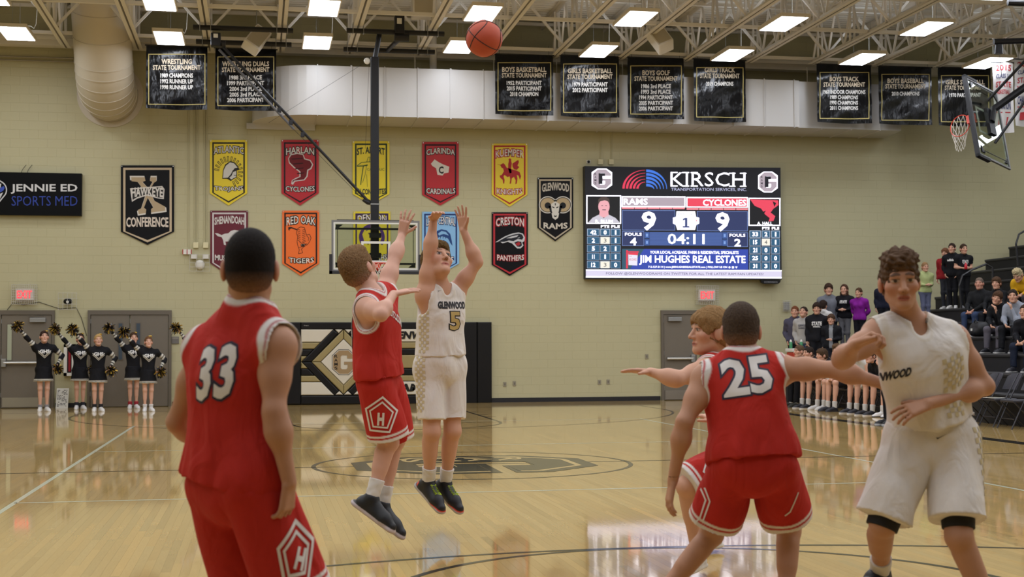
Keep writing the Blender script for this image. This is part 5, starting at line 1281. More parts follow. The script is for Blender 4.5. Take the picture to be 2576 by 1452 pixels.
# ================================================================== the six players
def joints(D, tbl):
    J = {k: atD(u, v, D+d) for k, (u, v, d) in tbl.items()}
    return J
def player(label, J, s, skin, brow, hstyle, hcol, hands, h=.006, fem=False, m=1., hsc=1.08):
    B = SDF(); torso(B, J, s, 0, m); pelvis(B, J, s, 0, m)
    fine = []
    for c in 'lr':
        arm(B, J, c, s, 0, m); leg(B, J, c, s, 0, m)
        d, pn, side, kw = hands[c]; hand(B, J['w'+c], d, pn, side, L=.188*s, **kw)
        w = J['w'+c]+nrm(d)*.09*s; fine.append((w-.11, w+.11, .0042))
        an, to = J['a'+c], J['t'+c]; B.cap(an, an+nrm(to-an)*.06*s, .031*s, .022*s, k=.03)
    s0 = s; s = s*hsc; head(B, J, s); c = J['hd']; fine.append((c-np.array([.14, .14, .155])*s, c+np.array([.14, .14, .15])*s, .0034))
    V, Q = surf(B, h, fine); V = V.copy()
    C = face_col(V, J, s, skin, brow)
    base = np.array([(J['al'][0]+J['ar'][0])/2, (J['al'][1]+J['ar'][1])/2, min(V[:, 2])])
    o = add('person', V, Q, M_skin, org=base, smooth=True, col=C); tag(o, label, 'person', 'basketball players')
    V, Q = hair(J, s, hstyle, .0045); add('hair', V, Q, hmat(), o, smooth=True, col=hair_col(V, J, s, hcol, skin, .55 if hstyle in ('buzz', 'short', 'crop', 'curly') else .1))
    return o
def jersey(o, J, s, base, trim, hem, h=.006, loose=.02, seed=1, mid=None, m=1., neckr=.075, vneck=.0):
    lat, up, fr = frame_of(J); S_ = SDF(); torso(S_, J, s, loose, m); pelvis(S_, J, s, loose*.9, m, False)
    S_.cap(J['pel']-up*max(hem, 0)*s, J['che'], .158*s+loose, .158*s+loose, k=.06, n=fr, sq=.74); S_.cap(J['pel']-up*max(hem, 0)*1.5*s, J['pel']+up*.1*s, .168*s+loose, .155*s+loose, k=.05, n=fr, sq=.8)
    if hem > 0: S_.cap(J['pl']+up*.055*s, J['pr']+up*.055*s, .085*s+loose, k=.06); S_.cap(J['pl']-up*.0*s, J['pr']-up*.0*s, .09*s+loose, k=.05)
    cuts = []
    for c, sg in (('l', -1), ('r', 1)):
        a = J['s'+c]; q = nrm(J['e'+c]-a); p0 = a+lat*sg*.035*s+q*.0*s; p1 = p0+lat*sg*.12*s+q*.1*s; p2 = p0-up*.075*s+lat*sg*.012*s
        S_.cap(p0, p1, .074*s, .1*s, k=.006, sub=True); S_.cap(p0-up*.01, p2, .068*s, .06*s, k=.02, sub=True); cuts += [(p0, p1, .074*s, .1*s), (p0-up*.01, p2, .068*s, .06*s)]
    nb = J['nek']+fr*.012*s; nt = nb+up*.2*s; S_.cap(nb+up*.012*s, nt, neckr*s, (neckr+.03)*s, k=.01, sub=True); ncut = [(nb+up*.012*s, nt, neckr*s, (neckr+.03)*s)]
    if vneck: S_.cap(nb, nb+fr*.12*s-up*vneck*s, .05*s, .02*s, k=.02, sub=True); ncut.append((nb, nb+fr*.12*s-up*vneck*s, .05*s, .02*s))
    hp = J['pel']-up*hem*s; S_.plane(hp, -up)
    V, Q = surf(S_, h); V0 = V
    dc = np.min([seg_dist(V, a, b)-(ra+(rb-ra)*np.clip((V-a)@(b-a)/((b-a)@(b-a)), 0, 1)) for a, b, ra, rb in cuts], 0); dn = np.min([seg_dist(V, a, b)-(ra+(rb-ra)*np.clip((V-a)@(b-a)/((b-a)@(b-a)), 0, 1)) for a, b, ra, rb in ncut], 0)
    d = np.minimum(dc, dn); L = []
    if trim: L = [(band(d, -.02, .026, .004), trim), (band(d, .009, .0135, .003), mid or base)]
    damp = np.clip(dc/.05, .15, 1)[:, None]
    W = folds(V, Q, .007, 34, seed, up, .45); V = V0+(W-V0)*damp; low = np.clip(1-((V-hp)@up)/.16, 0, 1)
    W = folds(V, Q, .008, 60, seed+5, up, .3); V = V+(W-V)*low[:, None]
    C = paint(base, V, L); g = add('jersey', V, Q, cloth(), o, smooth=True, col=C)
    return g, V, Q
def shorts(o, J, s, base, hems, h=.006, r0=.118, r1=.128, seed=2, trim=None, m=1., waist=.0, side=None):
    """hems: how far down the thigh each leg ends"""
    lat, up, fr = frame_of(J); S_ = SDF(); S_.cap(J['pel']+up*.08*s, (J['pl']+J['pr'])/2-up*.03*s, .158*s, .15*s, k=.05, n=fr, sq=.82); S_.cap(J['pl']-fr*.02*s-up*.02*s, J['pr']-fr*.02*s-up*.02*s, .106*s, k=.05); hm = {}
    if waist > .04: S_.cap(J['pl']-fr*.005*s, J['pr']-fr*.005*s, .119*s, k=.05); S_.cap(J['pl']+up*.05*s, J['pr']+up*.05*s, .096*s, k=.05)
    for c in 'lr':
        a, k = J['p'+c], J['k'+c]; d = nrm(k-a); e = a+d*hems[c]*s; hm[c] = (a, e, d)
        S_.cap(a+d*.06*s, e, r0*s, r1*s, k=.018, flat=True)
    S_.plane(J['pel']+up*waist*s, up); V, Q = surf(S_, h); V0 = V
    W = folds(V, Q, .009, 30, seed, up, .3); t = np.clip(((J['pel']+up*waist*s-V)@up)/.12, .1, 1)[:, None]; V = V+(W-V)*t
    L = []
    if trim:
        for c in 'lr':
            a, e, d = hm[c]; al = (V-e)@d; sd_ = seg_dist(V, a, e); oth = 'r' if c == 'l' else 'l'; a2, e2, d2 = hm[oth]; mine = (sd_ < seg_dist(V, a2, e2)).astype(float)
            L += [(band(al, -.024, .02, .004)*mine, trim), (band(al, -.05, -.036, .004)*mine, trim)]
    C = paint(base, V, L); g = add('shorts', V, Q, cloth(), o, smooth=True, col=C); return g, V, Q, hm
def kicks(o, J, s, cols, up, h=.005, sock=.12, sockcol='d2cfca', mark=True):
    for c in 'lr':
        an = J['a'+c]; kn = J['k'+c]; u = up[c]; V, Q, x, y, z = shoe(an, J['t'+c], s*1.1, u, h)
        C = paint(cols['upper'], V, [(band(z, -.01, .024, .003), cols['sole']), (band(z, .02, .027, .003)*np.clip((x-.18)/.02, 0, 1), cols.get('accent', cols['sole'])), (band(x, -.03, .02, .004)*band(z, .03, .06, .004), cols.get('heel', cols['upper']))])
        k = add('shoe', V, Q, leather(), o, smooth=True, col=C)
        if cols.get('lace'):
            b = bvh_of(V, Q); f = nrm(J['t'+c]-an); uu = nrm(u); f = nrm(f-uu*np.dot(f, uu)); r = np.cross(f, uu); H = an-uu*.088*s-f*.062*s; pts = []
            for i in range(9):
                t = i/8.; p = H+f*(.115+.085*t)*s+r*(.024 if i % 2 else -.024)*s; hh = b.ray_cast(Vector(p+uu*.3), Vector(-uu), .5)
                if hh[0]: pts.append(np.array(hh[0])+uu*.003)
            if len(pts) > 2: MB().tube(pts, .0042*s, 5).build('lace', mat('lace_'+cols['lace'], cols['lace'], .6), k); MB().tube([p+r*(-.048*s if i % 2 else .048*s)+uu*.002 for i, p in enumerate(pts[:-1])], .0036*s, 5).build('lace', mat('lace_'+cols['lace']), k)
        d = nrm(kn-an); V, Q = limb_band(an-d*.02*s, an+d*sock*s, .043*s, .05*s, h); V = folds(V, Q, .002, 120, 3)
        C = paint(sockcol, V, []); add('sock', V, Q, knit(), o, smooth=True, col=C)
def ring_hex(r, t, n=5, a0=90., sx=1., sy=1.):
    A = [(sx*r*math.cos(math.radians(a0+360*k/n)), sy*r*math.sin(math.radians(a0+360*k/n))) for k in range(n)]; q = (r-t)/r
    return poly2(A, [(x*q, y*q) for x, y in A][::-1])
RED = 'b22b23'; WHT = 'd9d5d0'; OFFW = 'd8d3cd'; SK = 'b28468'
M_pw2 = mat('print_white', 'd9d6d2', .7); M_pn = mat('print_navy', '2a2338', .7); M_pk2 = mat('print_black', '1d1c20', .7); M_pg = mat('print_gold', 'b39a5c', .7); M_pr = mat('print_red', 'bb2e24', .8)
def number(bv, t, c, xa, ya, w, h, parent, fill=M_pw2, edge=M_pn, n=None):
    P, T = word(t, w, h, .07); lay(bv, P, T, c, xa, ya, edge, parent, 'number_edge', .002, .012, n=n); P, T = word(t, w, h, .03); lay(bv, P, T, c, xa, ya, fill, parent, 'number', .0042, .012, n=n)
# ---- red player with 33, seen from behind at the left
J = joints(5.2, dict(hd=(629, 674, .0), nek=(628, 772, .0), sr=(694, 862, -.09), sl=(520, 872, .14), er=(690, 1035, -.17), wr=(728, 1215, -.16), el=(447, 1062, .24), wl=(530, 1125, .44), che=(592, 960, .03), pel=(585, 1175, .03),
    pr=(640, 1205, -.06), pl=(548, 1210, .1), kr=(742, 1485, .02), kl=(628, 1490, .22), ar=(705, 1735, -.1), al=(590, 1728, .2), tr=(790, 1775, .15), tl=(670, 1765, .45)))
J['hf'] = cd(-.16, -.02, -1); J['hu'] = (0, 0, 1)
p = player('player in red jersey number 33 seen from behind at the left', J, 1.03, SK, '2a211c', 'buzz', '1a1512', hsc=1.12, hands=dict(r=(cd(-.12, -1, -.1), cd(-.9, .1, -.5), cd(-.3, -.2, -1), dict(curl=48, spread=4)), l=(cd(.8, 0, -.6), cd(.2, -1, 0), cd(0, 1, -.5), dict(curl=30))))
g, V, Q = jersey(p, J, 1.03, RED, WHT, .05, seed=11, mid='b06a6a', loose=.024)
lat, up, fr = frame_of(J); b = bvh_of(V, Q); n_ = -fr
number(b, '33', atD(492, 940, 5.0), cd(1, .12, .25), cd(.06, 1, 0), .165, .185, g, n=nrm(-fr+cd(-.15, 0, .4)))
g, V, Q, hm = shorts(p, J, 1.03, RED, dict(l=.44, r=.44), seed=21, trim=WHT, waist=.0, r0=.124, r1=.142)
b = bvh_of(V, Q); c = atD(757, 1408, 5.0)
for r_, t_ in ((.105, .016), (.074, .013)):
    P, T = ring_hex(r_, t_, 5, 98, .85, 1.25); lay(b, P, T, c, cd(1, -.1, .15), cd(.1, 1, 0), M_pw2, g, 'stripe', .003, .01, n=cd(.35, 0, 1))
P, T = word('H', .034, .07, .05); lay(b, P, T, atD(767, 1417, 5.0), cd(1, -.35, 0), cd(.3, 1, 0), M_pw2, g, 'print', .0035, .01, n=cd(.35, 0, 1))
kicks(p, J, 1.03, dict(upper='26262a', sole='c9c6c4'), dict(l=(0, 0, 1), r=(0, 0, 1)))
# ---- red player with 25, seen from behind
J = joints(6.7, dict(hd=(1864, 832, .08), nek=(1868, 893, .03), sr=(1957, 928, .02), sl=(1779, 948, .0), er=(2103, 930, -.14), wr=(2222, 966, -.28), el=(1722, 1062, -.1), wl=(1692, 1212, -.04), che=(1872, 1000, -.02), pel=(1895, 1135, -.08),
    pr=(1948, 1160, -.08), pl=(1846, 1160, -.08), kr=(1984, 1335, .15), kl=(1790, 1345, .12), ar=(1976, 1528, .0), al=(1645, 1520, .05), tr=(2010, 1560, .35), tl=(1600, 1560, .4)))
J['hf'] = cd(.15, -.1, -1)
p = player('player in red jersey number 25 from behind, arm stretched right', J, .98, SK, '2e241e', 'short', '44372c', dict(r=(cd(.9, -.35, -.1), cd(.2, -.3, .9), cd(.1, 1, .2), dict(curl=20, spread=8)), l=(cd(-.2, -1, .1), cd(.9, .1, -.2), cd(.1, 0, -1), dict(curl=28, spread=10, thumb=30))))
g, V, Q = jersey(p, J, .98, RED, WHT, .04, seed=12, mid='b05050')
lat, up, fr = frame_of(J); b = bvh_of(V, Q); number(b, '25', atD(1887, 944, 6.5), cd(1, .14, 0), cd(-.08, 1, .1), .225, .17, g, n=cd(0, .1, 1))
g, V, Q, hm = shorts(p, J, .98, RED, dict(l=.36, r=.36), seed=22, trim=WHT, waist=.0, r0=.116, r1=.135)
b = bvh_of(V, Q)
for pts in ([(1768,1235),(1778,1262),(1766,1312),(1758,1322)], [(1776,1232),(1787,1264),(1774,1316)], [(2008,1240),(1990,1290),(1978,1300)]):
    q = Flat().line(pts, 3.4); c = atD(1890, 1250, 6.6); V2 = [((np.array(atD(u, v, 6.6))-c)@CR, (np.array(atD(u, v, 6.6))-c)@CU) for u, v in q.V]
    lay(b, V2, q.F, c, CR, CU, M_pw2, g, 'stripe', .003, .012, n=-CF)
kicks(p, J, .98, dict(upper='c8c6c2', sole='d2d0cc'), dict(l=(0, 0, 1), r=(0, 0, 1)))
# ---- player in white at the right
J = joints(6.4, dict(hd=(2263, 710, -.06), nek=(2290, 812, .02), sr=(2213, 838, -.02), sl=(2392, 850, .03), er=(2118, 905, -.2), wr=(2152, 868, -.4), el=(2478, 972, .02), wl=(2335, 1016, -.14), che=(2322, 930, .0), pel=(2345, 1075, .05),
    pr=(2292, 1112, .04), pl=(2400, 1110, .04), kr=(2221, 1318, -.04), kl=(2412, 1350, -.12), ar=(2214, 1442, .28), al=(2503, 1565, -.12), tr=(2300, 1475, .45), tl=(2540, 1600, -.4)))
J['hf'] = cd(-.1, -.07, 1); J['hu'] = cd(-.06, 1, 0)
p = player('player in white jersey and shorts facing the camera at right', J, 1.03, SK, '3a2c22', 'curly', '5a4636', hsc=.98, hands=dict(r=(cd(.8, .45, .45), cd(.2, -.8, .5), cd(.5, .3, .6), dict(curl=78, spread=2, thumb=15)), l=(cd(-.95, -.3, .2), cd(-.1, -.7, -.6), cd(-.2, .8, .5), dict(curls=[22, 30, 34, 30], spread=9, thumb=40))))
g, V, Q = jersey(p, J, 1.03, OFFW, 'd3ccc0', -.02, seed=13, mid=OFFW, vneck=.035, loose=.02, m=1.0)
lat, up, fr = frame_of(J); b = bvh_of(V, Q)
def checks(bv, c, xa, ya, n, nx, ny, sz, par, sk=0., lift=.0025):
    V2 = []; F2 = []
    for i in range(nx):
        for j in range(ny):
            if (i+j) % 2: continue
            x0 = (i-nx/2)*sz+sk*j*sz; y0 = (j-ny/2)*sz; k = len(V2); V2 += [(x0, y0), (x0+sz, y0), (x0+sz, y0+sz), (x0, y0+sz)]; F2.append((k, k+1, k+2, k+3))
    return lay(bv, V2, F2, c, xa, ya, mat('print_check', 'c2b48e', .8), par, 'check_print', lift, .012, n=n)
checks(b, atD(2392, 935, 6.3), cd(1, .35, 0), cd(-.2, 1, 0), cd(.55, 0, 1), 6, 7, .022, g); checks(b, atD(2405, 1030, 6.3), cd(1, .1, 0), cd(-.2, 1, 0), cd(.6, 0, 1), 5, 3, .022, g)
P, T = word('GLENWOOD', .2, .036, .05, .2); lay(b, P, T, atD(2240, 950, 6.2), cd(1, .25, 0), cd(0, 1, 0), M_pk2, g, 'lettering', .003, .01, n=cd(-.2, 0, 1))
P, T = poly2([(-.02, -.02), (.0, .0), (.012, .03), (.022, .03), (.02, -.02), (.012, -.02), (.01, .0)]); lay(b, P, T, atD(2332, 795, 6.3), cd(1, .1, 0), cd(.1, 1, 0), mat('print_grey', '6f7078', .8), g, 'print', .003, .01, n=cd(.1, .3, 1))
g, V, Q, hm = shorts(p, J, 1.03, OFFW, dict(l=.355, r=.37), seed=23, waist=.07, r0=.118, r1=.13)
b = bvh_of(V, Q)
checks(b, atD(2452, 1170, 6.4), cd(.7, 0, -.7), cd(-.03, 1, 0), cd(1, 0, .8), 5, 15, .024, g)
P, T = poly2([(-.022, .004), (-.016, -.006), (.03, .016), (-.012, .0)]); lay(b, P, T, atD(2398, 1108, 6.2), cd(1, .1, 0), cd(0, 1, 0), M_pk2, g, 'print', .003, .01, n=cd(.2, 0, 1))
for c in 'lr':
    a, e, d = hm[c]; V, Q = limb_band(e-d*.12, e+d*.045, .082, .073, .006); add('compression_short', V, Q, mat('black_knit', '16161a', .8), p, smooth=True)
kicks(p, J, 1.03, dict(upper='1b1b1f', sole='232327'), dict(l=(0, 0, 1), r=nrm(np.array([0, 0, .82])+nrm(CR*.14+CF*.17)*.57)), sock=.13)
# ---- fair-haired red player in profile behind number 25
J = joints(8.05, dict(hd=(1786, 836, .0), nek=(1802, 898, .04), sl=(1784, 928, -.12), sr=(1806, 928, .2), el=(1704, 955, -.25), wl=(1636, 936, -.16), er=(1850, 1020, .35), wr=(1800, 1060, .5), che=(1822, 985, .05), pel=(1852, 1120, .1), pl=(1842, 1150, .0), pr=(1856, 1150, .2),
    kl=(1727, 1222, -.1), al=(1754, 1390, .05), tl=(1700, 1440, -.35), kr=(1800, 1232, .6), ar=(1792, 1342, 1.0), tr=(1740, 1380, .8)))
J['hf'] = cd(-.96, .02, .25); J['hu'] = (0, 0, 1)
p = player('fair-haired red player in profile half hidden, left arm out', J, .98, 'c89a80', '7a6146', 'fringe', '8a6b46', dict(l=(cd(-.98, .1, .2), cd(0, -1, .2), cd(-.2, .3, .9), dict(curl=8, spread=5)), r=(cd(-.7, .3, -.5), cd(0, -1, 0), cd(0, 0, 1), dict(curl=30))))
g, V, Q = jersey(p, J, .98, RED, WHT, .05, seed=14); g, V, Q, hm = shorts(p, J, .98, RED, dict(l=.33, r=.35), seed=24, trim=WHT, waist=.03)
b = bvh_of(V, Q)
for pts in ([(1778,1160),(1768,1185),(1790,1200)], [(1788,1172),(1776,1188),(1792,1196)]):
    q = Flat().line(pts, 4.); c = atD(1780, 1180, 7.9); V2 = [((np.array(atD(u, v, 7.9))-c)@CR, (np.array(atD(u, v, 7.9))-c)@CU) for u, v in q.V]; lay(b, V2, q.F, c, CR, CU, M_pw2, g, 'stripe', .003, .012, n=-CF)
kicks(p, J, .98, dict(upper='d8d6d2', sole='dedcd8'), dict(l=(0, 0, 1), r=(0, 0, 1)), sock=.03, sockcol='1d1d20')
# ---- red player leaping to block
J = joints(8.8, dict(hd=(903, 676, .03), nek=(931, 737, .02), sr=(924, 775, -.12), sl=(966, 736, .2), er=(958, 792, -.34), wr=(990, 740, -.1), el=(994, 645, .36), wl=(1011, 592, .5), che=(946, 828, .02), pel=(950, 925, .03), pr=(944, 950, -.06), pl=(962, 948, .12),
    kr=(978, 1112, .05), kl=(994, 1108, .2), ar=(934, 1256, -.02), al=(962, 1272, .14), tr=(1012, 1352, -.1), tl=(1022, 1376, .05)))
J['hf'] = cd(.42, .36, -.85); J['hu'] = cd(-.42, .9, .1)
p = player('red player leaping with one arm raised to block the shot', J, 1.0, 'cb9d88', '6e543c', 'crop', '7a5e40', dict(l=(cd(.22, 1, .1), cd(.3, 0, -1), cd(1, .2, 0), dict(curl=10, spread=16, thumb=50)), r=(cd(.9, .2, -.35), cd(-.1, -1, -.2), cd(-.3, .9, -.3), dict(curl=6, spread=8))))
g, V, Q = jersey(p, J, 1.0, RED, WHT, .06, seed=15, mid='b05050', loose=.02); b = bvh_of(V, Q)
P, T = word('CYCLONES', .24, .06, .04); lay(b, P, T, atD(1000, 800, 8.8), cd(.3, -.5, -.9), cd(-.1, 1, .05), M_pw2, g, 'lettering', .003, .01, n=cd(.9, .1, .35))
number(b, '14', atD(887, 832, 8.8), cd(.3, .1, .95), cd(0, 1, 0), .15, .2, g, n=cd(-.9, 0, .4))
g, V, Q, hm = shorts(p, J, 1.0, RED, dict(l=.42, r=.4), seed=25, trim=WHT, waist=.0, r0=.12, r1=.13)
b = bvh_of(V, Q); c = atD(959, 1050, 8.6)
for r_, t_ in ((.135, .016), (.1, .014)):
    P, T = ring_hex(r_, t_, 5, 90, .82, .95); lay(b, P, T, c, cd(1, -.08, 0), cd(.08, 1, 0), M_pw2, g, 'stripe', .003, .012, n=cd(.1, 0, 1))
P, T = word('H', .036, .07, .06); lay(b, P, T, atD(958, 1058, 8.6), cd(1, -.05, 0), cd(.05, 1, 0), M_pw2, g, 'print', .0035, .01, n=cd(.1, 0, 1))
u_ = nrm(cd(.5, .8, .1)); kicks(p, J, 1.0, dict(upper='1d1f22', sole='b9aeb0'), dict(l=u_, r=u_), sock=.13)
# ---- shooter in white number 5
J = joints(9.9, dict(hd=(1100, 660, -.02), nek=(1107, 725, .0), sr=(1071, 742, -.08), sl=(1144, 738, .12), er=(1081, 636, -.1), wr=(1091, 550, -.1), el=(1200, 660, .1), wl=(1166, 580, .1), che=(1108, 812, .02), pel=(1109, 900, .02), pr=(1086, 925, -.04), pl=(1134, 925, .06),
    kr=(1086, 1086, -.1), kl=(1138, 1084, .0), ar=(1078, 1214, .03), al=(1120, 1216, .12), tr=(1132, 1296, -.15), tl=(1164, 1300, .0)))
J['hf'] = cd(.52, .48, .7); J['hu'] = cd(-.1, .9, -.4)
p = player('shooter in white jersey number 5 with both arms raised', J, 1.02, 'c5967c', '5a4430', 'crop', '66502f', dict(r=(cd(.3, .35, .9), cd(.1, -1, .3), cd(-.9, 0, .2), dict(curl=20, spread=6, thumb=30)), l=(cd(-.12, 1, .05), cd(-.5, .1, .9), cd(1, .2, 0), dict(curl=6, spread=15, thumb=38))))
g, V, Q = jersey(p, J, 1.02, OFFW, 'd6cfc6', -.02, seed=16, mid=OFFW, vneck=.03, loose=.014); b = bvh_of(V, Q)
P, T = word('GLENWOOD', .25, .045, .06, .1); lay(b, P, T, atD(1146, 768, 9.8), cd(.8, -.02, -.6), cd(0, 1, 0), M_pk2, g, 'lettering', .003, .01, n=cd(.5, 0, .85))
number(b, '5', atD(1152, 808, 9.8), cd(.8, -.02, -.6), cd(0, 1, 0), .085, .12, g, M_pg, M_pk2, n=cd(.55, 0, .8))
checks(b, atD(1072, 835, 9.8), cd(1, 0, .3), cd(.02, 1, 0), cd(-.5, 0, 1), 4, 14, .021, g)
P, T = poly2([(-.014, .004), (-.01, -.004), (.018, .01), (-.008, .0)]); lay(b, P, T, atD(1106, 733, 9.8), cd(1, 0, 0), cd(0, 1, 0), M_pk2, g, 'print', .003, .01, n=cd(.1, .2, 1))
g, V, Q, hm = shorts(p, J, 1.02, OFFW, dict(l=.36, r=.36), seed=26, waist=.07, r0=.104, r1=.096)
b = bvh_of(V, Q); checks(b, atD(1062, 965, 9.8), cd(1, 0, .3), cd(0, 1, 0), cd(-.45, 0, 1), 4, 19, .021, g)
u_ = nrm(cd(.35, .85, .4)); kicks(p, J, 1.0, dict(upper='1c1c20', sole='a9a5a2', accent='c8412c', heel='d8482e', lace='b6d42a'), dict(l=u_, r=u_), sock=.12)
# ================================================================== bleachers, bench and onlookers
RX, RD, RZ, RH = 9.75, .66, .5, .33
def tread(x): return RZ+RH*max(0, int((x-RX)/RD))
M_bl = mat('bleacher_black', '1b1a1c', .55, var=.08, vscale=3); M_bl2 = mat('bleacher_riser', '151416', .7); M_nose = mat('bleacher_edge', '4a4a4c', .5)
bl = thing('bleachers', 'black stepped bleachers rising along the right side', 'bleachers', (12.5, 10, 0))
for i in range(13):
    x0 = RX+RD*i; z = RZ+RH*i; y1 = 15.45 if i < 8 else 16.6
    MB().box((x0, 2.0, z-.06), (x0+RD+.02, y1, z)).build('seat_row', M_bl, bl)
    MB().box((x0+.02, 2.0, (z-RH if i else 0)), (x0+.06, y1, z-.06)).build('riser', M_bl2, bl)
    MB().box((x0-.006, 2.0, z-.028), (x0, y1, z-.004)).build('edge_strip', M_nose, bl)
    MB().box((x0+.03, y1-.05, 0), (x0+RD, y1, z-.06)).build('end_panel', M_bl2, bl)
for x, z, y in ((13.35, tread(13.35), 12.9), (15.1, tread(15.1), 13.5), (16.2, tread(16.2), 13.5)):
    MB().tube([(x-.32, y, z), (x-.36, y, z+.5), (x-.28, y, z+.72), (x-.05, y, z+.85), (x+.3, y, z+.98), (x+.45, y, z+.9), (x+.46, y, z+.35), (x+.3, y, z+.2)], .024, 8).build('hand_rail', mat('rail_black', '2a2a2c', .3), bl)
def folding_chair(x, y, ang, label, group=None, back='33333a'):
    o = thing('folding_chair', label, 'chair', (x, y, 0), group); c, s = math.cos(ang), math.sin(ang)
    W = lambda p: (x+p[0]*c-p[1]*s, y+p[0]*s+p[1]*c, p[2])       # local: +y is the front
    mt = mat('chair_steel', '3c3c40', .35, metal=.5); vy = mat('chair_vinyl', back, .45)
    for sx in (-.22, .22):
        MB().tube([W((sx, .26, .0)), W((sx, .06, .4)), W((sx, -.2, .86))], .012, 7).build('front_leg', mt, o); MB().tube([W((sx*.9, -.24, 0)), W((sx*.9, .2, .43))], .012, 7).build('rear_leg', mt, o)
    b = MB().bbox((-.2, -.19, .42), (.2, .21, .46), .015); b.V = [W(v) for v in b.V]; b.build('seat', vy, o)
    n = 7; V = []; F = []
    for k in range(n):
        t = -1+2*k/(n-1); q = .03*(1-t*t)
        for zz in (.6, .86-.05*t*t*t*t): V += [W((t*.215, -.06-(zz-.4)*.5-q, zz)), W((t*.215, -.075-(zz-.4)*.5-q, zz))]
    for k in range(n-1):
        a = 4*k; F += [(a, a+4, a+6, a+2), (a+1, a+3, a+7, a+5), (a+2, a+6, a+7, a+3), (a, a+1, a+5, a+4)]
    F += [(0, 2, 3, 1), (4*n-4, 4*n-3, 4*n-1, 4*n-2)]; add('backrest', V, F, vy, o); MB().tube([W((-.2, .2, .16)), W((.2, .2, .16))], .008, 6).build('stretcher', mt, o); return o
POSE = dict(stand=dict(ar=(.07, 0, .08), al=(-.07, 0, .08), kr=(.075, .02, .5), kl=(-.075, .02, .5), pr=(.088, 0, .92), pl=(-.088, 0, .92), pel=(0, 0, .98), che=(0, 0, 1.25), nek=(0, -.01, 1.49), hd=(0, .025, 1.63), sr=(.18, 0, 1.395), sl=(-.18, 0, 1.395), tr=(.11, .2, .04), tl=(-.11, .2, .04)))
ARMS = dict(down=((.225, -.03, 1.14), (.225, .06, .9), (0, .2, -1)), front=((.23, -.02, 1.14), (.06, .2, 1.1), (-.6, .4, .1)), pocket=((.26, -.06, 1.14), (.17, .1, .96), (-.2, .2, -1)), hip=((.4, -.06, 1.2), (.2, .08, 1.04), (-.5, .3, -.6)), up=((.33, .05, 1.57), (.5, .1, 1.77), (.55, .1, .8)), cheerhip=((.4, -.05, 1.22), (.27, .1, 1.02), (-.2, .4, -.5)), knees=None, chin=((.16, .3, 1.14), (.05, .24, 1.42), (-.1, -.1, 1)), back=((.24, -.08, 1.14), (.1, -.14, .98), (-.8, 0, -.4)))
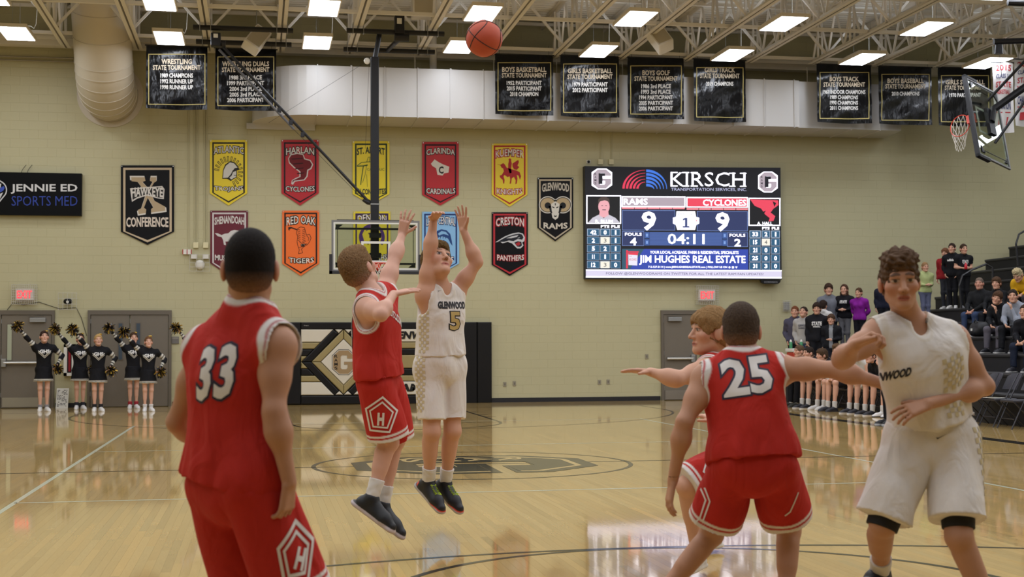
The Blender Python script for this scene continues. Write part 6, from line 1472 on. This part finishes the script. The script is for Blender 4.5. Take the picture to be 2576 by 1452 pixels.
def bg(label, base, fwd, H, arms=('down', 'down'), top='202024', sleeve='long', bottom='26262c', bstyle='long', shoe_c='d0cecb', sole_c='d8d6d2', skin='c99a80', hs='short', hc='3a2c22', sit=None, lean=0., tilt=(0, 0), sock=None, fem=False, text=None, textc='d6d4d0', stripe=None, group='onlookers', h=.014, kid=False, hood=None, gaze=None, belly=None, hs_scale=1.):
    s = H/1.75; f = nrm((fwd[0], fwd[1], 0)); r = np.cross(f, (0, 0, 1.)); base = np.asarray(base, float)
    W = lambda p: base+(r*p[0]+f*p[1])*s+np.array([0, 0, p[2]*s]); L = dict(POSE['stand'])
    A = {c: ARMS[a] for c, a in zip('rl', arms)}
    loc = {k: np.array(v, float) for k, v in L.items()}
    for c, sg in (('r', 1), ('l', -1)):
        e, w, d = A[c] if A[c] else ((.2, .15, 1.13), (.14, .32, 1.02), (0, .8, -.5)); m = np.array([sg, 1, 1]); loc['e'+c] = np.array(e)*m; loc['w'+c] = np.array(w)*m; loc['h'+c] = np.array(d)*m
    upper = ['pel', 'che', 'nek', 'hd', 'sr', 'sl', 'er', 'el', 'wr', 'wl']
    if sit is not None:
        zs = sit/s; dz = zs+.12-.95
        for k in upper: loc[k] = loc[k]+np.array([0, 0, dz])
        for c, sg in (('r', 1), ('l', -1)):
            loc['p'+c] = np.array([sg*.09, 0, zs+.1]); loc['k'+c] = np.array([sg*.13, .43, zs+.11]); loc['a'+c] = np.array([sg*.13, .46, .08]); loc['t'+c] = np.array([sg*.15, .7, .04])
    if lean:
        p = loc['pel']; a = math.radians(lean)
        for k in upper[1:]+(['hr', 'hl']):
            v = loc[k]-(p if k[0] != 'h' or k == 'hd' else 0); y, z = v[1]*math.cos(a)+v[2]*math.sin(a), -v[1]*math.sin(a)+v[2]*math.cos(a); loc[k] = np.array([v[0], y, z])+(p if k[0] != 'h' or k == 'hd' else 0)
    if sit is not None:
        for c, sg in (('r', 1), ('l', -1)):
            if A[c] is None: loc['w'+c] = loc['k'+c]+np.array([-sg*.06, -.03, .1]); loc['e'+c] = (loc['s'+c]+loc['w'+c])/2+np.array([sg*.09, -.06, -.04]); loc['h'+c] = np.array([-sg*.5, .6, -.5])
    J = {k: W(v) for k, v in loc.items() if k not in ('hr', 'hl')}
    g = gaze if gaze is not None else fwd; gf = nrm((g[0], g[1], tilt[0])); J['hf'] = gf; J['hu'] = nrm(np.array([0, 0, 1.])+np.cross(gf, (0, 0, 1.))*tilt[1])
    hd = lambda c: r*loc['h'+c][0]+f*loc['h'+c][1]+np.array([0, 0, loc['h'+c][2]])
    m = .86 if fem else (.9 if kid else 1.); B = SDF(); torso(B, J, s, -.004, m, fem); pelvis(B, J, s, -.004, m*.97); k = 1.06 if not kid else 1.1
    for c in 'lr':
        arm(B, J, c, s, 0, m*.95); leg(B, J, c, s, 0, m*.97); mitten(B, J['w'+c], hd(c), -r if c == 'r' else r, .17*s); B.cap(J['a'+c], J['a'+c]+nrm(J['t'+c]-J['a'+c])*.05*s, .03*s, .02*s)
    head(B, J, s*k, False, fem or kid); c = J['hd']; V, Q = surf(B, h, [(c-.15*s*k, c+.15*s*k, h*.6)])
    o = add('person', V, Q, M_skin, org=base, smooth=True, col=face_col(V, J, s*k, skin, hc, False)); tag(o, label, 'person', group)
    V, Q = hair(J, s*k, hs, h*.6); V = folds(V, Q, .004, 190, sum(map(ord, label))); add('hair', V, Q, hmat(), o, smooth=True, col=hair_col(V, J, s*k, hc, skin, .4 if hs in ('short', 'buzz') else 0.))
    # top
    S_ = SDF(); of = .013*s; torso(S_, J, s, of, m, fem); lat, up, fr = frame_of(J)
    S_.cap(J['pel'], J['che'], (.145 if not fem else .12)*s+of, .15*s*m+of, k=.05, n=fr, sq=.75); pelvis(S_, J, s, of*.8, m*.95, False)
    if bstyle != 'skirt': S_.cap(J['pl']+up*.03*s, J['pr']+up*.03*s, .092*s*m+of+.012*s, k=.05)
    for c in 'lr':
        a, e, w_ = J['s'+c], J['e'+c], J['w'+c]
        if sleeve == 'long': arm(S_, J, c, s, .011*s, m*.95); 
        elif sleeve == 'short': S_.cap(a, a+(e-a)*.62, .07*s*m, .066*s*m, k=.04, flat=True)
    if sleeve == 'long' and hood: S_.cap(J['nek']-fr*.06*s-lat*.06*s-up*.01, J['nek']-fr*.06*s+lat*.06*s-up*.01, .05*s, k=.03)
    S_.cap(J['nek']+up*.03*s+fr*.015*s, J['nek']+up*.2*s, .062*s, .09*s, k=.008, sub=True)
    S_.plane(J['pel']-up*(.1 if sit is None else .04)*s, -up); V, Q = surf(S_, h); V = folds(V, Q, .007*s, 40, sum(map(ord, label)) % 99, up, .4)
    Ls = []
    if belly: x = (V-J['che'])@lat; y = (V-J['che'])@fr; Ls.append(((np.abs(x) < .05*s)*(y > 0)*1., belly))
    if stripe:
        for c in 'lr':
            a, e, w_ = J['s'+c], J['e'+c], J['w'+c]
            for q0, q1, t0, t1 in ((a, e, .45, .6), (a, e, .68, .8), (e, w_, .5, .62), (e, w_, .72, .82)):
                t = (V-q0)@(q1-q0)/((q1-q0)@(q1-q0)); dd = seg_dist(V, q0, q1); Ls.append((band(t, t0, t1, .06)*(dd < .075*s), stripe))
    gt = add('shirt' if sleeve != 'vest' else 'vest', V, Q, cloth(), o, smooth=True, col=paint(top, V, Ls))
    if text:
        b = bvh_of(V, Q)
        for t_, w_, h_, dz in text:
            P, T = word(t_, w_*s, h_*s, .05); lay(b, P, T, J['che']+up*dz*s, -lat, up, mat('print_'+textc, textc, .7), gt, 'print', .006, .03, n=fr)
    # bottom
    S_ = SDF(); pelvis(S_, J, s, .016*s, m*.96)
    for c in 'lr':
        a, kn, an = J['p'+c], J['k'+c], J['a'+c]
        if bstyle == 'long': S_.cap(a, kn, .1*s*m, .072*s*m, k=.03); S_.cap(kn, an+(kn-an)*.04, .07*s*m, .056*s*m, k=.02, flat=True); S_.ell(kn, [.07*s*m]*3, k=.03)
        elif bstyle == 'shorts': S_.cap(a, a+(kn-a)*.92, .11*s*m, .1*s*m, k=.03, flat=True)
    if bstyle == 'skirt': S_.cap(J['pel']-up*.02*s, (J['pl']+J['pr'])/2-up*.26*s, .15*s, .215*s, k=.03, n=fr, sq=.8, flat=True)
    if sit is None: S_.plane(J['pel'], up)
    V, Q = surf(S_, h)
    V = folds(V, Q, .006*s, 45, sum(map(ord, label)) % 77+3, up, .3)
    Ls = []
    if bstyle == 'skirt': z = (V-(J['pl']+J['pr'])/2)@up/s; Ls = [(band(z, -.3, -.215, .02), stripe or 'd0ccc0'), (band(z, -.244, -.232, .01), bottom)]
    add(dict(long='trousers', shorts='shorts', skirt='skirt')[bstyle], V, Q, cloth(), o, smooth=True, col=paint(bottom, V, Ls))
    for c in 'lr':
        V, Q, x, y, z = shoe(J['a'+c], J['t'+c], s*.98, (0, 0, 1), .011); add('shoe', V, Q, leather(), o, smooth=True, col=paint(shoe_c, V, [(band(z, -.01, .025, .006), sole_c)]))
        if sock: d = nrm(J['k'+c]-J['a'+c]); V, Q = limb_band(J['a'+c]-d*.02, J['a'+c]+d*sock[0]*s, .044*s, .052*s, .011); add('sock', V, Q, mat('sock_'+sock[1], sock[1], .85), o, smooth=True)
    return o, J, gt
def toCam(x, y): return nrm((CAM[0]-x, CAM[1]-y, 0))[:2]
# ---- cheerleaders
M_pb = mat('pompom_black', '16161a', .25); M_pgd = mat('pompom_gold', 'b8963c', .22, metal=.5)
def pompom(c, label, seed, R_=.125):
    rn = np.random.default_rng(seed); o = thing('pompom', label, 'pompom', c, 'black and gold pompoms')
    MB().sphere(c, .03, 8, 6).build('handle', M_pb, o)
    for nm, m_, n in (('black_strands', M_pb, 130), ('gold_strands', M_pgd, 70)):
        V = []; F = []
        for k in range(n):
            d = rn.normal(size=3); d /= np.linalg.norm(d); q = np.cross(d, rn.normal(size=3)); q /= np.linalg.norm(q); l = R_*(.8+.35*rn.random()); b_ = np.cross(d, q)*.02*rn.normal(); w_ = .009
            i = len(V); V += [c+q*w_*.5, c-q*w_*.5, c+d*l*.6+q*w_+b_, c+d*l*.6-q*w_+b_, c+d*l+q*w_+b_*2-np.array([0, 0, .015]), c+d*l-q*w_+b_*2-np.array([0, 0, .015])]; F += [(i, i+1, i+3, i+2), (i+2, i+3, i+5, i+4)]
        so = add(nm, V, F, m_, o); so['kind'] = 'stuff'
    return o
CH = [(-6.9, 15.26, 1.7, '3a2820', 'bun', None, 'cheerleader in black by the left door', 'grey ankle socks'), (-6.25, 16.04, 1.65, '35241c', 'bun', '20222e', 'cheerleader in black half hidden by the raised pompom beside the cabinet', ''), (-5.75, 14.93, 1.62, 'b08f5c', 'bun', '1e1e22', 'fair-haired cheerleader in black in front of the double doors', ''),
      (-5.12, 16.1, 1.67, '4a3424', 'bun', '9a2430', 'cheerleader in black with red socks, face behind a pompom', ''), (-4.69, 14.63, 1.57, '6a4a30', 'bun', 'cfccc8', 'cheerleader in black with hair bow, right end of the visible five', ''), (-3.62, 15.2, 1.66, '3a2820', 'bun', 'cfccc8', 'cheerleader hidden behind the red player, only raised arm visible', '')]
for i, (x, y, H, hc, hs, sk, lab, _) in enumerate(CH):
    fw = nrm(toCam(x, y)+np.array([.12, 0])); o, J, gt = bg(lab, (x, y, 0), fw, H, ('up', 'cheerhip'), '17171b', 'long', '17171b', 'skirt', 'dad8d6', 'dedcda', 'd3a58e', hs, hc, fem=True, stripe='d2cec2', sock=(.09, sk) if sk else (.07, '8a8688'), group='cheerleaders', text=[('GHS', .2, .075, .06)], tilt=(.15, 0), h=.013)
    lat, up, fr = frame_of(J); V2 = []; F2 = []
    for k, t in ((0, .016), (.035, .012)):
        q = Flat().line([(-.13, .09-k), (0, -.03-k), (.13, .09-k)], t); n = len(V2); V2 += q.V; F2 += [tuple(j+n for j in f) for f in q.F]
    me = gt.data; b = BVHTree.FromPolygons([Vector(v.co)+Vector(ORG[gt]) for v in me.vertices], [tuple(p.vertices) for p in me.polygons])
    lay(b, [(a*H/1.75, c*H/1.75) for a, c in V2], F2, J['che']+up*-.015, -lat, up, mat('print_cream', 'd2cec2', .7), gt, 'chevron', .006, .03, n=fr)
    MB().sphere(J['hd']+np.array([.03, .05, .125]), .035, 8, 6, (1.2, .6, .6)).build('hair_bow', M_pgd, o)
    f = nrm((fw[0], fw[1], 0)); r = np.cross(f, (0, 0, 1.)); d = r*.55+f*.1+np.array([0, 0, .8])
    nm = ['by the left door', 'beside the cabinet', 'of the fair-haired cheerleader', 'of the cheerleader with red socks', 'of the cheerleader with hair bow', 'beside the room sign'][i]
    pompom(J['wr']+nrm(d)*.12, 'raised black and gold pompom '+nm, 40+i)
    if i < 5: pompom(J['wl']+np.array([0, 0, -.08])+f*.06, 'lowered black and gold pompom at the hip '+nm, 60+i, .115)
# ---- spectators standing at the end of the bleachers
def stand_at(u, v, Y, H, **k):
    p = atY(u, v, Y); x, y, z = p; z0 = z-H; t = tread(x) if x > RX else 0.
    if z0 > t+.02: MB().box((x-.3, y-.3, t), (x+.3, y+.3, z0)).build('aisle_step', M_bl2, bl)
    elif z0 < t-.02: H = z-t; z0 = t
    return (x, y, z0), H
def standing(label, u, v, Y, H, turn=0., **k):
    b, H = stand_at(u, v, Y, H); fw = toCam(b[0], b[1]); a = math.radians(turn); fw = np.array([fw[0]*math.cos(a)-fw[1]*math.sin(a), fw[0]*math.sin(a)+fw[1]*math.cos(a)]); return bg(label, b, fw, H, **k)
standing('boy in slate jacket at the left end of the standing spectators', 2000, 772, 15.0, 1.74, -10, top='4a4858', bottom='1e1e24', hc='6a3e26', arms=('pocket', 'pocket'), hood=True)
standing('boy in light grey hoodie with dark print, looking up', 2022, 773, 14.6, 1.7, -20, top='a9a6a2', bottom='3c4a66', hc='33261f', arms=('pocket', 'pocket'), hood=True, text=[('GLENWOOD', .2, .05, .06), ('BASEBALL', .18, .035, .0)], textc='5a5a60', tilt=(.3, 0))
standing('boy in black hoodie with white STATE print beside the grey hoodie', 2055, 764, 14.0, 1.74, -5, top='17171b', bottom='1a1a1e', hc='2e221c', hs='fringe', arms=('down', 'down'), hood=True, text=[('STATE', .22, .08, .04), ('BASEBALL', .16, .03, -.03)])
standing('person with turned head in white hood behind black STATE hoodie', 2070, 758, 14.9, 1.55, 150, top='c4c2be', bottom='20222c', hc='2e221c', hs='fringe', hood=True)
standing('boy with glasses in open black jacket over grey shirt', 2091, 793, 13.7, 1.5, -8, top='17181c', bottom='22242c', hc='4a372a', hs='fringe', arms=('down', 'front'), belly='8d8f92', kid=True, hood=True)
standing('tall boy in grey quarter-zip sweater, back row', 2084, 716, 15.1, 1.78, 5, top='6d7078', bottom='1d1e26', hc='3b2a20', hs='fringe', arms=('down', 'down'))
standing('girl with long brown hair in black hoodie and grey sweatpants', 2124, 718, 14.9, 1.66, -15, top='15151a', bottom='6a6a6e', hc='4a3426', hs='long', arms=('front', 'front'), fem=True, text=[('STATE', .18, .07, .06)], hood=True)
standing('girl in purple pullover and black leggings', 2161, 726, 14.3, 1.6, -25, top='7a1a86', bottom='15151a', hc='4a3424', hs='bun', arms=('back', 'back'), fem=True)
standing('person in navy mostly hidden behind the white player\'s head', 2222, 704, 15.0, 1.68, 0, top='1a1c2c', bottom='1a1a20', hc='2a201a')
standing('boy in lime long-sleeved shirt behind the white player', 2326, 662, 14.0, 1.39, 25, top='a9b27a', bottom='5c6078', hc='8a6a48', arms=('front', 'front'), kid=True)
standing('boy in red hoodie high on the bleachers', 2378, 627, 14.3, 1.42, -20, top='8e1f24', bottom='35363c', hc='6a4630', arms=('down', 'down'), kid=True, hs='fringe', text=[('STATE', .16, .04, .06)], textc='c8a040', hood=True)
standing('boy in black hoodie with white lettering between red hoodie and black tee', 2395, 614, 13.9, 1.5, -15, top='141418', bottom='17171c', hc='2e2018', arms=('pocket', 'pocket'), kid=True, text=[('adidas', .2, .06, .06)], hood=True)
bt, Jt, g_ = standing('boy in black STATE tee holding a red bottle', 2423, 616, 13.5, 1.47, 25, top='141418', sleeve='short', bottom='141418', hc='3a2a1e', arms=('front', 'front'), kid=True, text=[('STATE', .17, .07, .04), ('FOOTBALL', .14, .03, -.02)], shoe_c='6e6e70')
c = (Jt['wr']+Jt['wl'])/2+np.array([-.08, -.1, .04]); o = thing('red_bottle', 'red drink bottle held by the boy in black tee', 'bottle', c)
MB().tube([c+np.array([0, 0, z]) for z in (-.07, -.06, .03, .05, .08)], [.025, .034, .034, .014, .014], 10).build('bottle_body', mat('bottle_red', 'c02030', .25), o, smooth=True); MB().tube([c+np.array([0, 0, .08]), c+np.array([0, 0, .1])], .016, 8).build('cap', M_white, o)
# ---- seated on the bleachers
def seated(label, u, v, X, hh=.86, H=1.72, **k):
    a = atY(u, v, 13.); b = atY(u, v, 9.); t = (X-a[0])/(b[0]-a[0]); p = a+(b-a)*t; z = tread(X); return bg(label, (p[0], p[1], z-RH), k.pop('fwd', (-.85, -.5)), H, sit=RH+.02, **k)
seated('man with glasses in black zip jacket and jeans seated on bleachers', 2465, 711, 12.75, arms=('knees', 'knees'), top='17181a', bottom='33405c', hc='6a5c52', hs='buzz', skin='c4907a', gaze=(-.7, -.75))
seated('woman in black jacket holding a phone, seated beside the man', 2508, 714, 12.75, H=1.66, arms=('knees', 'knees'), top='16171a', bottom='1a1b20', hc='4a3626', hs='fringe', fem=True, gaze=(-.75, -.65))
seated('boy in black pullover resting his cheek on his hand', 2526, 757, 12.1, arms=('knees', 'chin'), top='15161a', bottom='5c5860', hc='4a3424', hs='fringe', lean=22, tilt=(-.05, -.35), gaze=(-.6, -.8), sock=(.1, 'b8b6b4'), shoe_c='1c1c22')
seated('boy in grey sweatshirt with hand over his mouth', 2563, 748, 12.1, arms=('knees', 'chin'), top='8c919c', bottom='17181c', hc='2c221c', hs='short', lean=18, gaze=(-.6, -.8), shoe_c='2a2a2e')
seated('person in dark clothes with paper cut by the right edge', 2596, 800, 11.45, arms=('knees', 'knees'), top='15151a', bottom='1e2434', hc='3a2a20', lean=20, shoe_c='2a2a30')
seated('person in yellow top bending forward at the right edge', 2590, 690, 13.4, arms=('knees', 'knees'), top='d6a520', bottom='3a3438', hc='b0a07c', hs='curly', lean=45, tilt=(-.6, 0))
c = np.array(atY(2555, 886, 9.0)); o = thing('paper_sheet', 'white sheet of paper on the lap at the right edge', 'paper', c); MB().box(c-np.array([.1, .07, .002]), c+np.array([.1, .07, .002])).build('sheet', M_white, o)
c = np.array([12.9, 11.1, tread(12.9)]); o = thing('water_bottle', 'clear water bottle standing between the seated man and woman', 'bottle', c+np.array([0.45, .1, 0])); c = c+np.array([.5, .1, RH])
MB().tube([c+np.array([0, 0, z]) for z in (0, .02, .14, .18, .21)], [.028, .032, .032, .013, .013], 10).build('bottle_body', mat('clear_plastic', 'c9d2dc', .1, trans=.6), o, smooth=True); MB().tube([c+np.array([0, 0, .21]), c+np.array([0, 0, .23])], .015, 8).build('cap', M_white, o)
c = np.array([12.2, 10.6, tread(12.2)]); o = thing('backpack', 'black backpack on the bleachers in front of the seated man', 'bag', c); S_ = SDF(); S_.cap(c+np.array([0, -.12, .16]), c+np.array([0, .12, .16]), .15, k=.03); S_.cap(c+np.array([-.1, -.1, .1]), c+np.array([-.1, .1, .1]), .09, k=.03); S_.plane(c, (0, 0, -1)); V, Q = surf(S_, .015); V = folds(V, Q, .01, 30, 4); add('bag_body', V, Q, mat('nylon_black', '17171b', .6), o, smooth=True); MB().tube([c+np.array([-.1, -.06, .29]), c+np.array([-.1, 0, .36]), c+np.array([-.1, .06, .29])], .012, 6).build('handle', M_bmat, o); MB().box(c+np.array([-.2, -.02, .12]), c+np.array([-.185, .03, .17])).build('logo_patch', M_white, o)
# ---- bench
BP = [(12.75, '17171b', 'long', '26261c', 'farthest bench player, black trousers', '5a4634'), (12.05, '17171b', 'shorts', '24242a', 'bench player second from the far end, hands clasped', '2c221c'), (11.35, '1a1a1e', 'shorts', 'cac8c6', 'bench player third from the far end', '4a3828'), (10.65, '17171b', 'shorts', '22222a', 'bench player fourth from the far end, tousled brown hair', '5c4632'), (9.75, 'c4c2be', 'shorts', '2a2a30', 'bench player fifth from the far end, dark shoes', '8a7048'), (9.0, '17171b', 'shorts', '26262c', 'bench player leaning out to look, black jacket', '43342a'), (8.3, 'c8c6c0', 'shorts', 'd6d4d2', 'bench player nearest the coach, white shoes', '3a2c22')]
for i, (y, top, bs_, sc_, lab, hc) in enumerate(BP):
    folding_chair(9.4, y, math.pi/2, 'black folding chair under the '+lab.split(',')[0], 'bench chairs')
    k = (0, -.02, .03, -.04, .02, 0, .03)[i]
    bg('seated '+lab, (9.42+k, y, 0), (-1, -.12), 1.76, ('knees', 'knees'), top, 'long' if top[0] == '1' else 'vest', '17171b' if bs_ == 'long' else ('1c1c20' if i % 2 else 'c9c5bd'), bs_, sc_, 'd4d2ce' if i % 3 else '3a3a40', 'd0a088', ('short', 'short', 'fringe', 'curly', 'curly', 'fringe', 'short')[i], hc, sit=.47, lean=26+6*(i % 3), gaze=(-.8, -.6) if i in (3, 5) else (-1, -.15), sock=(.13, 'c9c7c3'), group='bench players')
bg('coach in white polo and black trousers, hand on hip', (7.98, 6.0, 0), (-.9, -.1), 1.82, ('hip', 'hip'), 'd4d1ca', 'short', '15151a', 'long', '17171b', 'c9c7c4', 'c99880', 'short', '2c221c', h=.012, group='coaches')
bg('coach in grey shirt and black trousers seated by the empty chairs', (9.5, 5.75, 0), (-1, -.05), 1.78, ('knees', 'knees'), '686c78', 'short', '15151a', 'long', '17171b', '1e1e22', 'c99880', 'buzz', '3a2e28', sit=.47, lean=24, group='coaches', h=.012)
folding_chair(9.5, 5.75, math.pi/2, 'black folding chair under the grey-shirted coach', 'bench chairs'); folding_chair(9.5, 5.15, math.pi/2, 'empty folding chair with papers next to the grey-shirted coach', 'bench chairs', '3a3b44'); folding_chair(9.45, 4.5, math.pi/2, 'empty folding chair nearest the camera at the right edge', 'bench chairs', '2e2e33')
o = thing('clipboard', 'white papers lying on the empty folding chair', 'papers', (9.4, 5.15, .47)); MB().box((9.28, 5.0, .463), (9.52, 5.3, .472)).build('paper', M_white, o); MB().box((9.3, 5.05, .472), (9.45, 5.2, .478)).build('notebook', mat('nb', '6a6a58', .6), o)
# cooler on a stand
cx, cy = 9.62, 13.85; o = thing('cooler_stand', 'small black stand under the red drink cooler', 'stand', (cx, cy, 0)); MB().bbox((cx-.28, cy-.25, .78), (cx+.1, cy+.25, .82), .008).build('top', M_bmat, o)
for dx in (-.25, .07):
    for dy in (-.22, .22): MB().tube([(cx+dx, cy+dy, 0), (cx+dx, cy+dy, .78)], .015, 6).build('leg', M_bmat, o)
o = thing('drink_cooler', 'red drink cooler with white lid at the end of the bench', 'cooler', (cx-.09, cy, .82)); MB().bbox((cx-.27, cy-.2, .82), (cx+.09, cy+.2, 1.18), .03).build('tub', mat('cooler_red', 'b83a28', .4), o); MB().bbox((cx-.29, cy-.22, 1.18), (cx+.11, cy+.22, 1.26), .02).build('lid', M_white, o)
for k, dy in enumerate((.1, -.12)):
    c = np.array([cx-.2+.16*k, cy+dy, 1.26]); o = thing('sports_bottle', 'green and white sports bottle on the cooler lid, %s one' % ('left', 'right')[k], 'bottle', c, 'sports bottles')
    MB().tube([c+np.array([0, 0, z]) for z in (0, .01, .13, .15)], [.03, .036, .036, .024], 10).build('bottle_body', mat('bottle_green', '3f8a5c', .35), o, smooth=True); MB().tube([c+np.array([0, 0, z]) for z in (.15, .18, .2)], [.03, .02, .01], 10).build('cap', M_white, o)
